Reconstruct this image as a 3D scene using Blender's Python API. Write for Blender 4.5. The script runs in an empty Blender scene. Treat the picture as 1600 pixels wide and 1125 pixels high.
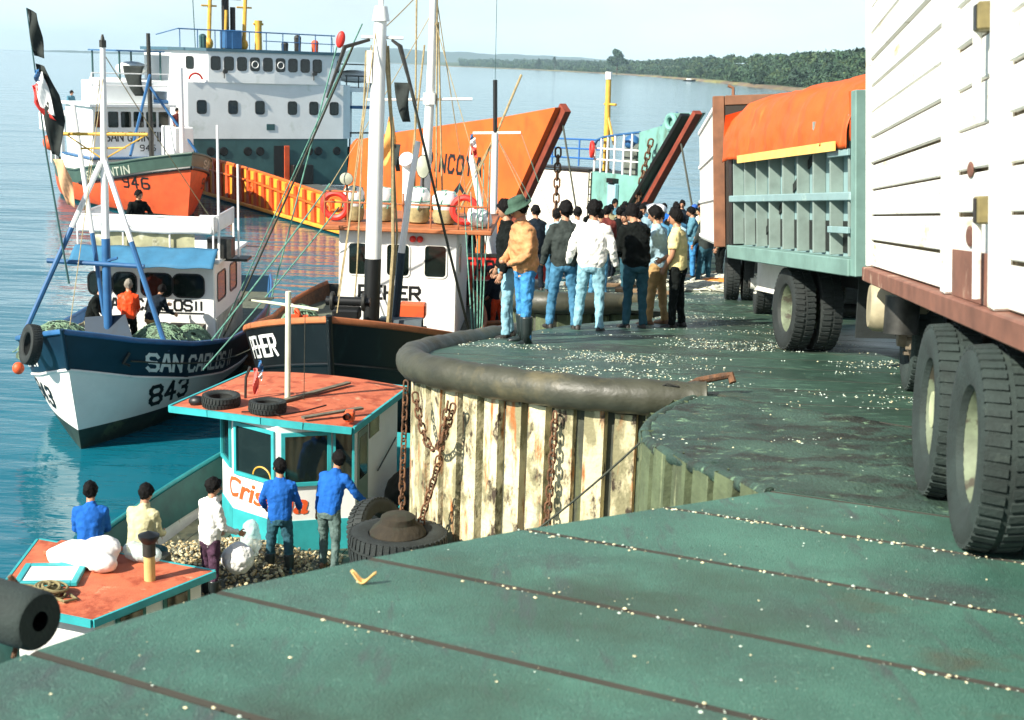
import bpy, bmesh, math, random
from mathutils import Vector, Matrix, Euler
R = math.radians
rnd = random.Random(7)
SC = bpy.context.scene
COL = SC.collection
# ------------------------------------------------------------------ camera
CAM_Z = 7.6
PITCH = math.atan(459 / 2100.0)
ROLL = R(1.9)
cam_d = bpy.data.cameras.new('camera'); cam = bpy.data.objects.new('camera', cam_d); COL.objects.link(cam)
cam_d.sensor_width = 36; cam_d.lens = 47.25; cam_d.clip_start = 0.1; cam_d.clip_end = 60000
_up0 = Vector((0, math.sin(PITCH), math.cos(PITCH))); _r0 = Vector((1, 0, 0))
_fw = Vector((0, math.cos(PITCH), -math.sin(PITCH)))
_rt = _r0 * math.cos(ROLL) + _up0 * math.sin(ROLL); _up = _up0 * math.cos(ROLL) - _r0 * math.sin(ROLL)
M3 = Matrix((_rt, _up, -_fw)).transposed()
cam.matrix_world = Matrix.Translation((0, 0, CAM_Z)) @ M3.to_4x4()
cam_d.dof.use_dof = True; cam_d.dof.focus_distance = 21; cam_d.dof.aperture_fstop = 4.0
SC.camera = cam
SC.view_settings.view_transform = 'Standard'; SC.view_settings.look = 'None'
SC.view_settings.exposure = 1.0; SC.view_settings.gamma = 1
# ------------------------------------------------------------------ sky and sun
SUN = Vector((-0.70, -0.57, 0.66)).normalized()          # towards the sun
w = bpy.data.worlds.new('World'); SC.world = w; w.use_nodes = True
nt = w.node_tree; N = nt.nodes; LK = nt.links
for n in list(N): N.remove(n)
wo = N.new('ShaderNodeOutputWorld'); bg = N.new('ShaderNodeBackground'); LK.new(bg.outputs[0], wo.inputs[0])
bg.inputs[1].default_value = 0.070
sky = N.new('ShaderNodeTexSky'); sky.sky_type = 'NISHITA'; sky.sun_disc = False
sky.sun_elevation = math.asin(SUN.z); sky.sun_rotation = math.atan2(SUN.x, SUN.y) % (2 * math.pi)
sky.air_density = 1.0; sky.dust_density = 1.2; sky.ozone_density = 1.6
tc = N.new('ShaderNodeTexCoord'); mp = N.new('ShaderNodeMapping'); mp.inputs['Scale'].default_value = (1, 1, 3.2)
LK.new(tc.outputs['Generated'], mp.inputs[0])
cn = N.new('ShaderNodeTexNoise'); cn.inputs['Scale'].default_value = 2.6; cn.inputs['Detail'].default_value = 8; cn.inputs['Roughness'].default_value = 0.58
LK.new(mp.outputs[0], cn.inputs['Vector'])
cr = N.new('ShaderNodeValToRGB'); cr.color_ramp.elements[0].position = 0.36; cr.color_ramp.elements[1].position = 0.60
cr.color_ramp.elements[0].color = (0.55, 0.55, 0.55, 1); cr.color_ramp.elements[1].color = (1, 1, 1, 1)
LK.new(cn.outputs['Fac'], cr.inputs[0])
sx = N.new('ShaderNodeSeparateXYZ'); LK.new(tc.outputs['Generated'], sx.inputs[0])
mr = N.new('ShaderNodeMapRange'); mr.inputs['From Min'].default_value = 0.06; mr.inputs['From Max'].default_value = 0.48; mr.inputs['To Min'].default_value = 1.0; mr.inputs['To Max'].default_value = 0.10
LK.new(sx.outputs['Z'], mr.inputs['Value'])                     # the thin cloud thickens towards the horizon
mu = N.new('ShaderNodeMath'); mu.operation = 'MULTIPLY'; LK.new(cr.outputs[0], mu.inputs[0]); LK.new(mr.outputs[0], mu.inputs[1])
mx = N.new('ShaderNodeMix'); mx.data_type = 'RGBA'; LK.new(mu.outputs[0], mx.inputs['Factor'])
LK.new(sky.outputs[0], mx.inputs['A']); mx.inputs['B'].default_value = (7.1, 8.6, 9.2, 1)
LK.new(mx.outputs['Result'], bg.inputs[0])
sl = bpy.data.lights.new('sun', 'SUN'); sl.energy = 5.0; sl.angle = R(0.5); sl.color = (1.0, 0.94, 0.82)
so = bpy.data.objects.new('sun', sl); COL.objects.link(so)
so.rotation_euler = (-SUN).to_track_quat('-Z', 'Y').to_euler(); so.location = SUN * 100

# ------------------------------------------------------------------ materials
MATS = {}
def mat(name, col, rough=0.6, metal=0.0, var=0.18, scale=3.0, bump=0.0, bscale=40.0, stain=None, sscale=2.0, sth=0.55, sstretch=(1, 1, 1),
        swid=0.08, spec=0.5, alpha=1.0, trans=0.0, coat=0.0, rvar=0.0):
    if name in MATS: return MATS[name]
    m = bpy.data.materials.new(name); m.use_nodes = True; MATS[name] = m
    n = m.node_tree.nodes; l = m.node_tree.links; b = n['Principled BSDF']
    t0 = n.new('ShaderNodeTexCoord'); oi = n.new('ShaderNodeObjectInfo'); ml = n.new('ShaderNodeMath'); ml.operation = 'MULTIPLY'; ml.inputs[1].default_value = 53.0
    l.new(oi.outputs['Random'], ml.inputs[0]); t = n.new('ShaderNodeMapping'); l.new(t0.outputs['Object'], t.inputs[0]); l.new(ml.outputs[0], t.inputs['Location'])   # every object takes another bit of the pattern
    b.inputs['Roughness'].default_value = rough; b.inputs['Metallic'].default_value = metal
    b.inputs['Specular IOR Level'].default_value = spec
    if trans: b.inputs['Transmission Weight'].default_value = trans
    if coat: b.inputs['Coat Weight'].default_value = coat
    if alpha < 1: b.inputs['Alpha'].default_value = alpha
    nz = n.new('ShaderNodeTexNoise'); nz.inputs['Scale'].default_value = scale; nz.inputs['Detail'].default_value = 6; nz.inputs['Roughness'].default_value = 0.6
    l.new(t.outputs[0], nz.inputs['Vector'])
    cr = n.new('ShaderNodeValToRGB'); e = cr.color_ramp.elements
    e[0].position = 0.30; e[1].position = 0.72
    e[0].color = tuple(max(0, c * (1 - var)) for c in col) + (1,); e[1].color = tuple(min(1, c * (1 + var)) for c in col) + (1,)
    l.new(nz.outputs['Fac'], cr.inputs[0]); out = cr.outputs[0]
    if rvar:
        mr = n.new('ShaderNodeMapRange'); mr.inputs['To Min'].default_value = max(0, rough - rvar); mr.inputs['To Max'].default_value = min(1, rough + rvar)
        l.new(nz.outputs['Fac'], mr.inputs['Value']); l.new(mr.outputs[0], b.inputs['Roughness'])
    for k, st in enumerate(stain or []):
        scol, th, sc_, stre = st
        mp = n.new('ShaderNodeMapping'); mp.inputs['Scale'].default_value = stre; mp.inputs['Location'].default_value = (3.1 * k, 1.7 * k, 0)
        l.new(t.outputs[0], mp.inputs[0])
        n2 = n.new('ShaderNodeTexNoise'); n2.inputs['Scale'].default_value = sc_; n2.inputs['Detail'].default_value = 7; n2.inputs['Roughness'].default_value = 0.65
        l.new(mp.outputs[0], n2.inputs['Vector'])
        r2 = n.new('ShaderNodeValToRGB'); r2.color_ramp.elements[0].position = th; r2.color_ramp.elements[1].position = th + swid
        l.new(n2.outputs['Fac'], r2.inputs[0])
        mxx = n.new('ShaderNodeMix'); mxx.data_type = 'RGBA'; l.new(r2.outputs[0], mxx.inputs['Factor']); l.new(out, mxx.inputs['A'])
        mxx.inputs['B'].default_value = tuple(scol) + (1,); out = mxx.outputs['Result']
    l.new(out, b.inputs['Base Color'])
    if bump:
        bn = n.new('ShaderNodeTexNoise'); bn.inputs['Scale'].default_value = bscale; bn.inputs['Detail'].default_value = 5
        l.new(t.outputs[0], bn.inputs['Vector'])
        bp = n.new('ShaderNodeBump'); bp.inputs['Strength'].default_value = bump; bp.inputs['Distance'].default_value = 0.02
        l.new(bn.outputs['Fac'], bp.inputs['Height']); l.new(bp.outputs[0], b.inputs['Normal'])
    return m
RUST = (0.22, 0.075, 0.025); GRIME = (0.05, 0.06, 0.045)
white = mat('white_paint', (0.80, 0.80, 0.76), 0.45, var=0.06, bump=0.1, bscale=12, stain=[((0.42, 0.30, 0.12), 0.70, 1.6, (4, 4, 0.5)), ((0.30, 0.33, 0.27), 0.66, 2.2, (1, 1, 1))], swid=0.2)
whiteclean = mat('white_clean', (0.82, 0.82, 0.80), 0.45, var=0.05)
whiterust = mat('white_rusty', (0.78, 0.77, 0.70), 0.5, var=0.1, stain=[((0.36, 0.17, 0.05), 0.62, 2.0, (5, 5, 0.4)), (RUST, 0.70, 3.0, (1, 1, 1))], swid=0.10)
black = mat('black_paint', (0.006, 0.007, 0.007), 0.45, var=0.3)
darkglass = mat('dark_glass', (0.008, 0.014, 0.012), 0.06, var=0.3, spec=0.6)
rubber = mat('rubber', (0.014, 0.019, 0.018), 0.75, var=0.35, scale=6, bump=0.3, bscale=60, stain=[((0.05, 0.06, 0.05), 0.62, 3.5, (1, 1, 1))], swid=0.25)
rubberdust = mat('rubber_dusty', (0.019, 0.031, 0.028), 0.85, var=0.35, scale=5, bump=0.3, bscale=50, stain=[((0.075, 0.10, 0.078), 0.60, 4, (1, 1, 1))], swid=0.3)
steel = mat('dark_steel', (0.05, 0.05, 0.045), 0.5, 0.6, var=0.4, scale=8)
rusty = mat('rusty_iron', (0.14, 0.065, 0.03), 0.85, var=0.5, scale=8, bump=0.4, bscale=50, stain=[((0.03, 0.025, 0.02), 0.52, 5, (1, 1, 1))], swid=0.2)
orange = mat('orange_hull', (0.62, 0.115, 0.015), 0.5, var=0.16, scale=0.9, bump=0.08, bscale=8, stain=[((0.50, 0.08, 0.012), 0.56, 0.9, (1, 1, 0.6)), ((0.26, 0.06, 0.02), 0.70, 2.2, (3, 3, 0.5))], swid=0.14)
yellowpan = mat('yellow_panel', (0.74, 0.33, 0.035), 0.5, var=0.14, scale=2, stain=[((0.62, 0.16, 0.03), 0.56, 1.5, (3, 3, 0.6))], swid=0.12)
redor = mat('red_orange', (0.62, 0.085, 0.02), 0.55, var=0.22, scale=2, stain=[((0.30, 0.05, 0.02), 0.62, 2, (1, 1, 1))], swid=0.15)
teal = mat('teal_hull', (0.035, 0.10, 0.10), 0.5, var=0.2, scale=1.2, stain=[((0.02, 0.05, 0.05), 0.6, 1.2, (2, 2, 0.5))], swid=0.2)
turq = mat('turquoise', (0.03, 0.34, 0.36), 0.5, var=0.16, scale=4, bump=0.1, bscale=30, stain=[((0.02, 0.16, 0.17), 0.66, 3, (1, 1, 1))], swid=0.12)
redroof = mat('red_roof', (0.50, 0.125, 0.055), 0.7, var=0.2, scale=5, bump=0.25, bscale=50, stain=[((0.30, 0.055, 0.02), 0.50, 2.4, (1, 1, 1)), ((0.62, 0.30, 0.17), 0.60, 4.5, (1, 1, 1))], swid=0.10)
blue = mat('blue_paint', (0.025, 0.11, 0.26), 0.45, var=0.2, scale=3, stain=[((0.015, 0.05, 0.10), 0.6, 2, (1, 1, 1))], swid=0.2)
navy = mat('navy_paint', (0.004, 0.022, 0.044), 0.42, var=0.25, scale=1.6, stain=[((0.003, 0.010, 0.018), 0.55, 1.2, (1, 1, 1))], swid=0.2)
wood = mat('old_wood', (0.20, 0.13, 0.07), 0.8, var=0.35, scale=6, bump=0.3, bscale=30)
woodgrey = mat('grey_wood', (0.13, 0.12, 0.085), 0.85, var=0.4, scale=7, bump=0.4, bscale=40)
ropegreen = mat('green_rope', (0.10, 0.26, 0.20), 0.8, var=0.4, scale=12)
ropedark = mat('dark_rope', (0.05, 0.055, 0.04), 0.85, var=0.4, scale=12)
ropetan = mat('tan_rope', (0.34, 0.27, 0.14), 0.85, var=0.35, scale=14)
yellowp = mat('yellow_paint', (0.62, 0.36, 0.05), 0.5, var=0.2, scale=5, stain=[(RUST, 0.64, 4, (1, 1, 1))])
brownpost = mat('brown_post', (0.20, 0.085, 0.04), 0.7, var=0.3, scale=5)
redpaint = mat('red_paint', (0.62, 0.03, 0.02), 0.5, var=0.15)

# ------------------------------------------------------------------ mesh helpers
class MB:
    def __init__(s): s.v = []; s.f = []; s.m = []; s.k = 0
    def mi(s, k): s.k = k; return s
    def add(s, vs, fs):
        o = len(s.v); s.v += [tuple(v) for v in vs]
        for f in fs: s.f.append(tuple(i + o for i in f)); s.m.append(s.k)
        return s
    def bx(s, x0, x1, y0, y1, z0, z1, M=None):
        vs = [Vector((x, y, z)) for x in (x0, x1) for y in (y0, y1) for z in (z0, z1)]
        if M is not None: vs = [M @ v for v in vs]
        return s.add(vs, [(0, 1, 3, 2), (4, 6, 7, 5), (0, 4, 5, 1), (2, 3, 7, 6), (0, 2, 6, 4), (1, 5, 7, 3)])
    def bar(s, a, b, wd, ht=None, upv=(0, 0, 1)):
        a = Vector(a); b = Vector(b); d = b - a; L = d.length; d = d / L; u = Vector(upv)
        if abs(d.dot(u)) > 0.98: u = Vector((1, 0, 0))
        y = u.cross(d).normalized(); z = d.cross(y)
        M = Matrix((d, y, z)).transposed().to_4x4(); M.translation = a
        ht = ht or wd
        return s.bx(0, L, -wd / 2, wd / 2, -ht / 2, ht / 2, M)
    def tube(s, pts, r, n=8, cap=True, closed=False, sq=1.0):
        pts = [Vector(p) for p in pts]; k = len(pts)
        rs = r if isinstance(r, (list, tuple)) else [r] * k
        vs = []; fr = None
        for i, p in enumerate(pts):
            if closed: t = pts[(i + 1) % k] - pts[i - 1]
            else: t = pts[min(i + 1, k - 1)] - pts[max(i - 1, 0)]
            if t.length < 1e-9: t = Vector((0, 0, 1))
            t.normalize()
            if fr is None:
                u = Vector((0, 0, 1)) if abs(t.z) < 0.9 else Vector((0, 1, 0))
                fr = (u - t * u.dot(t)).normalized()
            else:
                fr = fr - t * fr.dot(t)
                fr = fr.normalized() if fr.length > 1e-6 else t.orthogonal().normalized()
            q = t.cross(fr)
            rr = rs[i]
            ra, rb = (rr if isinstance(rr, (list, tuple)) else (rr, rr * sq))
            for j in range(n):
                a = 2 * math.pi * j / n
                vs.append(p + fr * math.cos(a) * ra + q * math.sin(a) * rb)
        fs = []
        for i in range(k if closed else k - 1):
            i2 = (i + 1) % k
            for j in range(n):
                j2 = (j + 1) % n
                fs.append((i * n + j, i * n + j2, i2 * n + j2, i2 * n + j))
        if cap and not closed:
            fs.append(tuple(range(n))[::-1]); fs.append(tuple((k - 1) * n + j for j in range(n)))
        return s.add(vs, fs)
    def ell(s, c, rx, ry, rz, n=12, m=8, M=None):
        c = Vector(c); vs = []
        for i in range(1, m):
            ph = math.pi * i / m
            for j in range(n):
                a = 2 * math.pi * j / n
                v = Vector((rx * math.sin(ph) * math.cos(a), ry * math.sin(ph) * math.sin(a), rz * math.cos(ph)))
                vs.append(c + (M @ v if M is not None else v))
        tp = Vector((0, 0, rz)); bt = Vector((0, 0, -rz))
        vs.append(c + (M @ tp if M is not None else tp)); vs.append(c + (M @ bt if M is not None else bt))
        fs = []
        for i in range(m - 2):
            for j in range(n):
                j2 = (j + 1) % n
                fs.append((i * n + j, (i + 1) * n + j, (i + 1) * n + j2, i * n + j2))
        T = (m - 1) * n
        for j in range(n):
            fs.append((T, j, (j + 1) % n)); fs.append((T + 1, (m - 2) * n + (j + 1) % n, (m - 2) * n + j))
        return s.add(vs, fs)
    def lathe(s, prof, n=24, M=None, caps=False):
        vs = []
        for r, z in prof:
            for j in range(n):
                a = 2 * math.pi * j / n; v = Vector((r * math.cos(a), r * math.sin(a), z)); vs.append(M @ v if M is not None else v)
        fs = []
        for i in range(len(prof) - 1):
            for j in range(n):
                j2 = (j + 1) % n; fs.append((i * n + j, i * n + j2, (i + 1) * n + j2, (i + 1) * n + j))
        if caps:
            fs.append(tuple(range(n))[::-1]); fs.append(tuple((len(prof) - 1) * n + j for j in range(n)))
        return s.add(vs, fs)
    def prism(s, poly, n, M=None):
        """poly: 3d points of a planar outline, extruded by the vector n"""
        n = Vector(n); a = [Vector(p) for p in poly]; k = len(a); b = [p + n for p in a]
        vs = a + b
        if M is not None: vs = [M @ v for v in vs]
        fs = [tuple(range(k))[::-1], tuple(range(k, 2 * k))] + [(i, (i + 1) % k, k + (i + 1) % k, k + i) for i in range(k)]
        return s.add(vs, fs)
    def grid(s, fn, nu, nv, closed_u=False):
        vs = [fn(i / nu, j / nv) for i in range(nu + (0 if closed_u else 1)) for j in range(nv + 1)]
        K = nu if closed_u else nu + 1; fs = []
        for i in range(nu):
            for j in range(nv):
                i2 = (i + 1) % K
                fs.append((i * (nv + 1) + j, i2 * (nv + 1) + j, i2 * (nv + 1) + j + 1, i * (nv + 1) + j + 1))
        return s.add(vs, fs)
    def mesh(s, name, mats, smooth=False):
        me = bpy.data.meshes.new(name); me.from_pydata(s.v, [], s.f)
        if not isinstance(mats, (list, tuple)): mats = [mats]
        for m in mats: me.materials.append(m)
        if len(mats) > 1: me.polygons.foreach_set('material_index', s.m)
        if smooth:
            me.polygons.foreach_set('use_smooth', [True] * len(me.polygons))
            if smooth != 'all':
                try: me.set_sharp_from_angle(angle=R(40))
                except Exception: pass
        me.update(); return me
    def build(s, name, mats, parent=None, smooth=False, loc=None, rot=None, bevel=0, mw=None):
        return link(name, s.mesh(name, mats, smooth), parent, loc, rot, bevel, mw)
def link(name, me, parent=None, loc=None, rot=None, bevel=0, mw=None):
    o = bpy.data.objects.new(name, me); COL.objects.link(o)
    if parent is not None: o.parent = parent
    if mw is not None: o.matrix_basis = mw
    if loc is not None: o.location = loc
    if rot is not None: o.rotation_euler = rot
    if bevel:
        b = o.modifiers.new('bevel', 'BEVEL'); b.width = bevel; b.segments = 1; b.limit_method = 'ANGLE'; b.angle_limit = R(40)
    return o
def tag(o, label, cat, group=None):
    o['label'] = label; o['category'] = cat
    if group: o['group'] = group
    return o
def thing(name, label, cat, loc=(0, 0, 0), rz=0, group=None, mw=None):
    o = bpy.data.objects.new(name, None); COL.objects.link(o); o.empty_display_size = 0.2
    if mw is not None: o.matrix_world = mw
    else: o.location = loc; o.rotation_euler = (0, 0, rz)
    return tag(o, label, cat, group)
def struct(o): o['kind'] = 'structure'; return o
def stuff(o): o['kind'] = 'stuff'; return o
def fix_normals(o):
    bm = bmesh.new(); bm.from_mesh(o.data); bmesh.ops.recalc_face_normals(bm, faces=bm.faces); bm.to_mesh(o.data); bm.free(); return o
def sag(a, b, s, n=10):
    a = Vector(a); b = Vector(b)
    return [a.lerp(b, i / n) - Vector((0, 0, s * 4 * (i / n) * (1 - i / n))) for i in range(n + 1)]
def rope(name, pts, r, m, label=None, cat='rope', parent=None, n=6, group=None):
    o = MB().tube(pts, r, n).build(name, m, parent, True)
    if label: tag(o, label, cat, group)
    return o

# ------------------------------------------------------------------ stroke lettering
GL = {
 'A': [[(0, 0), (.38, 1.0), (.62, 1.0), (1, 0)], [(.2, .36), (.8, .36)]], 'B': [[(0, 0), (0, 1), (.8, 1), (.95, .75), (.8, .52), (0, .52)], [(.8, .52), (1, .26), (.82, 0), (0, 0)]],
 'C': [[(1, .8), (.8, 1), (.2, 1), (0, .8), (0, .2), (.2, 0), (.8, 0), (1, .2)]], 'D': [[(0, 0), (0, 1), (.7, 1), (1, .7), (1, .3), (.7, 0), (0, 0)]],
 'E': [[(1, 1), (0, 1), (0, 0), (1, 0)], [(0, .5), (.8, .5)]], 'H': [[(0, 0), (0, 1)], [(1, 0), (1, 1)], [(0, .5), (1, .5)]],
 'I': [[(.5, 0), (.5, 1)]], 'L': [[(0, 1), (0, 0), (1, 0)]], 'N': [[(0, 0), (0, 1), (1, 0), (1, 1)]],
 'O': [[(.2, 0), (0, .2), (0, .8), (.2, 1), (.8, 1), (1, .8), (1, .2), (.8, 0), (.2, 0)]], 'P': [[(0, 0), (0, 1), (.85, 1), (1, .8), (1, .62), (.85, .45), (0, .45)]],
 'Q': [[(.2, 0), (0, .2), (0, .8), (.2, 1), (.8, 1), (1, .8), (1, .2), (.8, 0), (.2, 0)], [(.6, .3), (1, -.05)]],
 'R': [[(0, 0), (0, 1), (.85, 1), (1, .8), (1, .62), (.85, .48), (0, .48)], [(.45, .48), (1, 0)]],
 'S': [[(1, .85), (.8, 1), (.2, 1), (0, .85), (0, .65), (.2, .52), (.8, .48), (1, .35), (1, .15), (.8, 0), (.2, 0), (0, .15)]],
 'T': [[(0, 1), (1, 1)], [(.5, 1), (.5, 0)]], 'U': [[(0, 1), (0, .2), (.2, 0), (.8, 0), (1, .2), (1, 1)]], 'Y': [[(0, 1), (.5, .5), (1, 1)], [(.5, .5), (.5, 0)]],
 '8': [[(.2, .5), (0, .7), (0, .85), (.2, 1), (.8, 1), (1, .85), (1, .7), (.8, .5), (.2, .5), (0, .3), (0, .15), (.2, 0), (.8, 0), (1, .15), (1, .3), (.8, .5)]],
 '4': [[(.7, 0), (.7, 1), (0, .35), (1, .35)]], '3': [[(0, .85), (.2, 1), (.8, 1), (1, .85), (1, .65), (.75, .52), (.4, .52)], [(.75, .52), (1, .36), (1, .15), (.8, 0), (.2, 0), (0, .15)]],
 '9': [[(1, .5), (.2, .5), (0, .65), (0, .85), (.2, 1), (.8, 1), (1, .85), (1, .2), (.8, 0), (.1, 0)]], '6': [[(.9, 1), (.2, 1), (0, .8), (0, .15), (.2, 0), (.8, 0), (1, .15), (1, .35), (.8, .5), (0, .5)]]}
def text_polys(txt, h, wd, gap, sw, slant=0.0):
    """flat quads (lists of 2d points) of a stencil-like painted word; h height, wd letter width, sw stroke width"""
    out = []; x = 0
    for ch in txt:
        if ch == ' ': x += wd * 0.7; continue
        W = wd * (0.35 if ch == 'I' else 1.0)
        for pl in GL[ch]:
            P = [Vector((x + (px if ch != 'I' else 0.5) * W, py * h)) for px, py in pl]
            for a, b in zip(P[:-1], P[1:]):
                d = (b - a); L = d.length; d /= L; nn = Vector((-d.y, d.x)) * sw / 2; e = d * sw * 0.42
                k = max(1, int(L / (h * 0.3)))
                for i in range(k):
                    p0 = (a - e).lerp(b + e, i / k); p1 = (a - e).lerp(b + e, (i + 1) / k)
                    q = [p0 - nn, p1 - nn, p1 + nn, p0 + nn]
                    out.append([(v.x + slant * v.y, v.y) for v in q])
        x += W + gap
    return out, x - gap
def lettering(txt, h, wd, gap, sw, fn, m, parent, slant=0.0, name='letter', center=True):
    """fn(u, v) -> 3d point just proud of the surface"""
    W = sum(wd * 0.7 if c == ' ' else wd * (0.35 if c == 'I' else 1.0) + gap for c in txt) - gap; x = -W / 2 if center else 0
    for c in txt:                                           # every painted letter is a piece of its own
        if c == ' ': x += wd * 0.7; continue
        polys, w1 = text_polys(c, h, wd, gap, sw, slant); b = MB()
        for i, p in enumerate(polys): b.add([fn(u + x, v, 0.0004 * (i % 7)) for u, v in p], [(0, 1, 2, 3)])
        b.build(name, m, parent); x += w1 + gap
# ------------------------------------------------------------------ water
def ramp_z(x, y): return 5.98 - 0.105 * y if y < 30 else 2.83 - 0.075 * (y - 30)
wm = bpy.data.materials.new('sea_water'); wm.use_nodes = True
n = wm.node_tree.nodes; l = wm.node_tree.links; b = n['Principled BSDF']
b.inputs['Base Color'].default_value = (0.004, 0.105, 0.150, 1); b.inputs['Roughness'].default_value = 0.07; b.inputs['IOR'].default_value = 1.333
b.inputs['Specular IOR Level'].default_value = 0.5
b.inputs['Specular Tint'].default_value = (0.45, 0.86, 1.0, 1)
g = n.new('ShaderNodeNewGeometry')
def wv(sc, st, det, rot):
    mp = n.new('ShaderNodeMapping'); mp.inputs['Scale'].default_value = st; mp.inputs['Rotation'].default_value = (0, 0, rot)
    l.new(g.outputs['Position'], mp.inputs[0]); t = n.new('ShaderNodeTexNoise'); t.inputs['Scale'].default_value = sc; t.inputs['Detail'].default_value = det
    l.new(mp.outputs[0], t.inputs['Vector']); return t.outputs['Fac']
b1 = n.new('ShaderNodeBump'); b1.inputs['Strength'].default_value = 0.9; b1.inputs['Distance'].default_value = 0.075; l.new(wv(0.9, (0.55, 1.5, 1), 4, 0.2), b1.inputs['Height'])
b2 = n.new('ShaderNodeBump'); b2.inputs['Strength'].default_value = 0.6; b2.inputs['Distance'].default_value = 0.9; l.new(wv(0.06, (0.5, 1.6, 1), 4, -0.15), b2.inputs['Height'])
l.new(b1.outputs[0], b2.inputs['Normal']); l.new(b2.outputs[0], b.inputs['Normal'])
sea = MB().add([(-30000, -60, 0), (30000, -60, 0), (30000, 45000, 0), (-30000, 45000, 0)], [(0, 1, 2, 3)]).build('water', wm); struct(sea)

# ------------------------------------------------------------------ far shore: land, forest, hills
def interp(tab, x):
    if x <= tab[0][0]: return tab[0][1]
    for (a, ya), (b_, yb) in zip(tab[:-1], tab[1:]):
        if x <= b_: return ya + (yb - ya) * (x - a) / (b_ - a)
    return tab[-1][1]
from mathutils import noise as mnoise
def nz(x, y, s): return mnoise.noise(Vector((x * s, y * s, 0.37)))
# shoreline by direction (x/y) -> distance
SHORE = [(-0.10, 9000), (-0.054, 4200), (-0.007, 3500), (0.04, 2600), (0.086, 1830), (0.133, 1130), (0.17, 790), (0.246, 452), (0.40, 330)]
HILL = [(-0.10, 6), (-0.05, 14), (0.0, 17), (0.06, 15), (0.075, 15), (0.10, 17), (0.14, 17), (0.18, 14.5), (0.22, 14), (0.246, 13.5), (0.27, 13), (0.4, 12)]
def land_h(a, t, d0):
    """height at fraction t behind the shore"""
    hh = interp(HILL, a)
    base = 2.2 * min(1, t / 0.05)
    k = max(0, min(1, (t - 0.10) / 0.55)); k = k * k * (3 - 2 * k)
    return base + hh * k
def land_pt(i, j):
    a = -0.10 + 0.52 * i; d0 = interp(SHORE, a) * (1 + 0.03 * nz(a * 300, 0, 1.0)); t = j
    d = d0 * (1 + 0.75 * t)
    z = land_h(a, t, d0) * (1 + 0.10 * nz(a * 90, t * 4, 1)) - 0.4 + (0 if t > 0 else -1)
    return Vector((a * d, d, z))
beach = mat('beach_soil', (0.16, 0.115, 0.07), 0.9, var=0.3, scale=0.01, stain=[((0.20, 0.19, 0.06), 0.5, 0.02, (1, 1, 1))])
fieldm = mat('far_field', (0.045, 0.075, 0.03), 0.9, var=0.35, scale=0.02, stain=[((0.22, 0.19, 0.07), 0.60, 0.02, (1, 1, 1))])
bld = MB()
nu, nv = 200, 26
tv = [0, .02, .04, .06, .08, .10, .125, .15] + [0.15 + 0.85 * (k + 1) / (nv - 7) for k in range(nv - 7)]
bld.grid(lambda u, v: land_pt(u, tv[int(round(v * nv))]), nu, nv)
bld.m = [0 if (k % nv) < 5 else 1 for k in range(len(bld.f))]
land = bld.build('far_shore', [beach, fieldm], None, True); struct(land)
# the far blue ranges
hm = mat('far_range', (0.035, 0.06, 0.05), 0.95, var=0.3, scale=0.002)
def ridge(name, dist, a0, a1, prof, rough, seed, wid):
    b = MB(); K = 160
    def f(u, v):
        a = a0 + (a1 - a0) * u; d = dist * (1 + wid * v)
        h = interp(prof, a) * (1 + rough * mnoise.noise(Vector((a * 60 + seed, 0, 0))) + rough * 0.5 * mnoise.noise(Vector((a * 170 + seed, 3, 0)))) * math.sin(math.pi * v) ** 0.8
        return Vector((a * d, d, h - 2))
    b.grid(f, K, 8); return struct(b.build(name, hm, None, True))
ridge('hills', 9000, -0.17, 0.14, [(-0.17, 20), (-0.13, 70), (-0.12, 108), (-0.10, 112), (-0.085, 108), (-0.07, 96), (-0.045, 100), (-0.02, 92), (0.01, 96), (0.05, 84), (0.09, 70), (0.13, 40)], 0.07, 1.0, 0.25)
ridge('hills', 4700, -0.02, 0.12, [(-0.02, 18), (0.0, 34), (0.03, 42), (0.06, 36), (0.09, 34), (0.12, 30)], 0.12, 5.0, 0.2)
ridge('hills', 9500, -0.50, -0.13, [(-0.50, 2), (-0.36, 3), (-0.33, 18), (-0.30, 16), (-0.27, 22), (-0.22, 14), (-0.17, 24), (-0.14, 50), (-0.13, 60)], 0.25, 9.0, 0.15)

leafm = mat('forest_leaves', (0.030, 0.070, 0.034), 0.8, var=0.5, scale=0.06)
leafd = mat('forest_leaves_dark', (0.020, 0.052, 0.030), 0.8, var=0.5, scale=0.08)
leafl = mat('forest_leaves_light', (0.055, 0.095, 0.038), 0.8, var=0.5, scale=0.06)
bark = mat('bark', (0.06, 0.045, 0.03), 0.9, var=0.3)
def crown_faces(b, c, rx, rz, nf, rg, sz, k=1.0):
    for q in range(nf):
        th = rg.uniform(0, 6.283); ph = math.acos(rg.uniform(-0.75, 1)); rr = rg.uniform(0.55, 1.0) ** 0.5
        lob = 1 + 0.28 * math.sin(3 * th + c[0]) * math.sin(2.3 * ph + c[1])
        p = Vector((c[0] + rx * rr * lob * math.sin(ph) * math.cos(th), c[1] + rx * rr * lob * math.sin(ph) * math.sin(th), c[2] + rz * rr * lob * math.cos(ph)))
        d1 = Vector((rg.gauss(0, 1), rg.gauss(0, 1), rg.gauss(0, 1))).normalized() * sz * rg.uniform(0.6, 1.4)
        d2 = Vector((rg.gauss(0, 1), rg.gauss(0, 1), rg.gauss(0, 1))).normalized() * sz * rg.uniform(0.6, 1.4)
        b.add([p - d1 * 0.5 - d2 * 0.4, p + d1 * 0.6 - d2 * 0.3, p + d2 * 0.7], [(0, 1, 2)])
rg = random.Random(11); fb = MB()
cnt = 0
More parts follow.
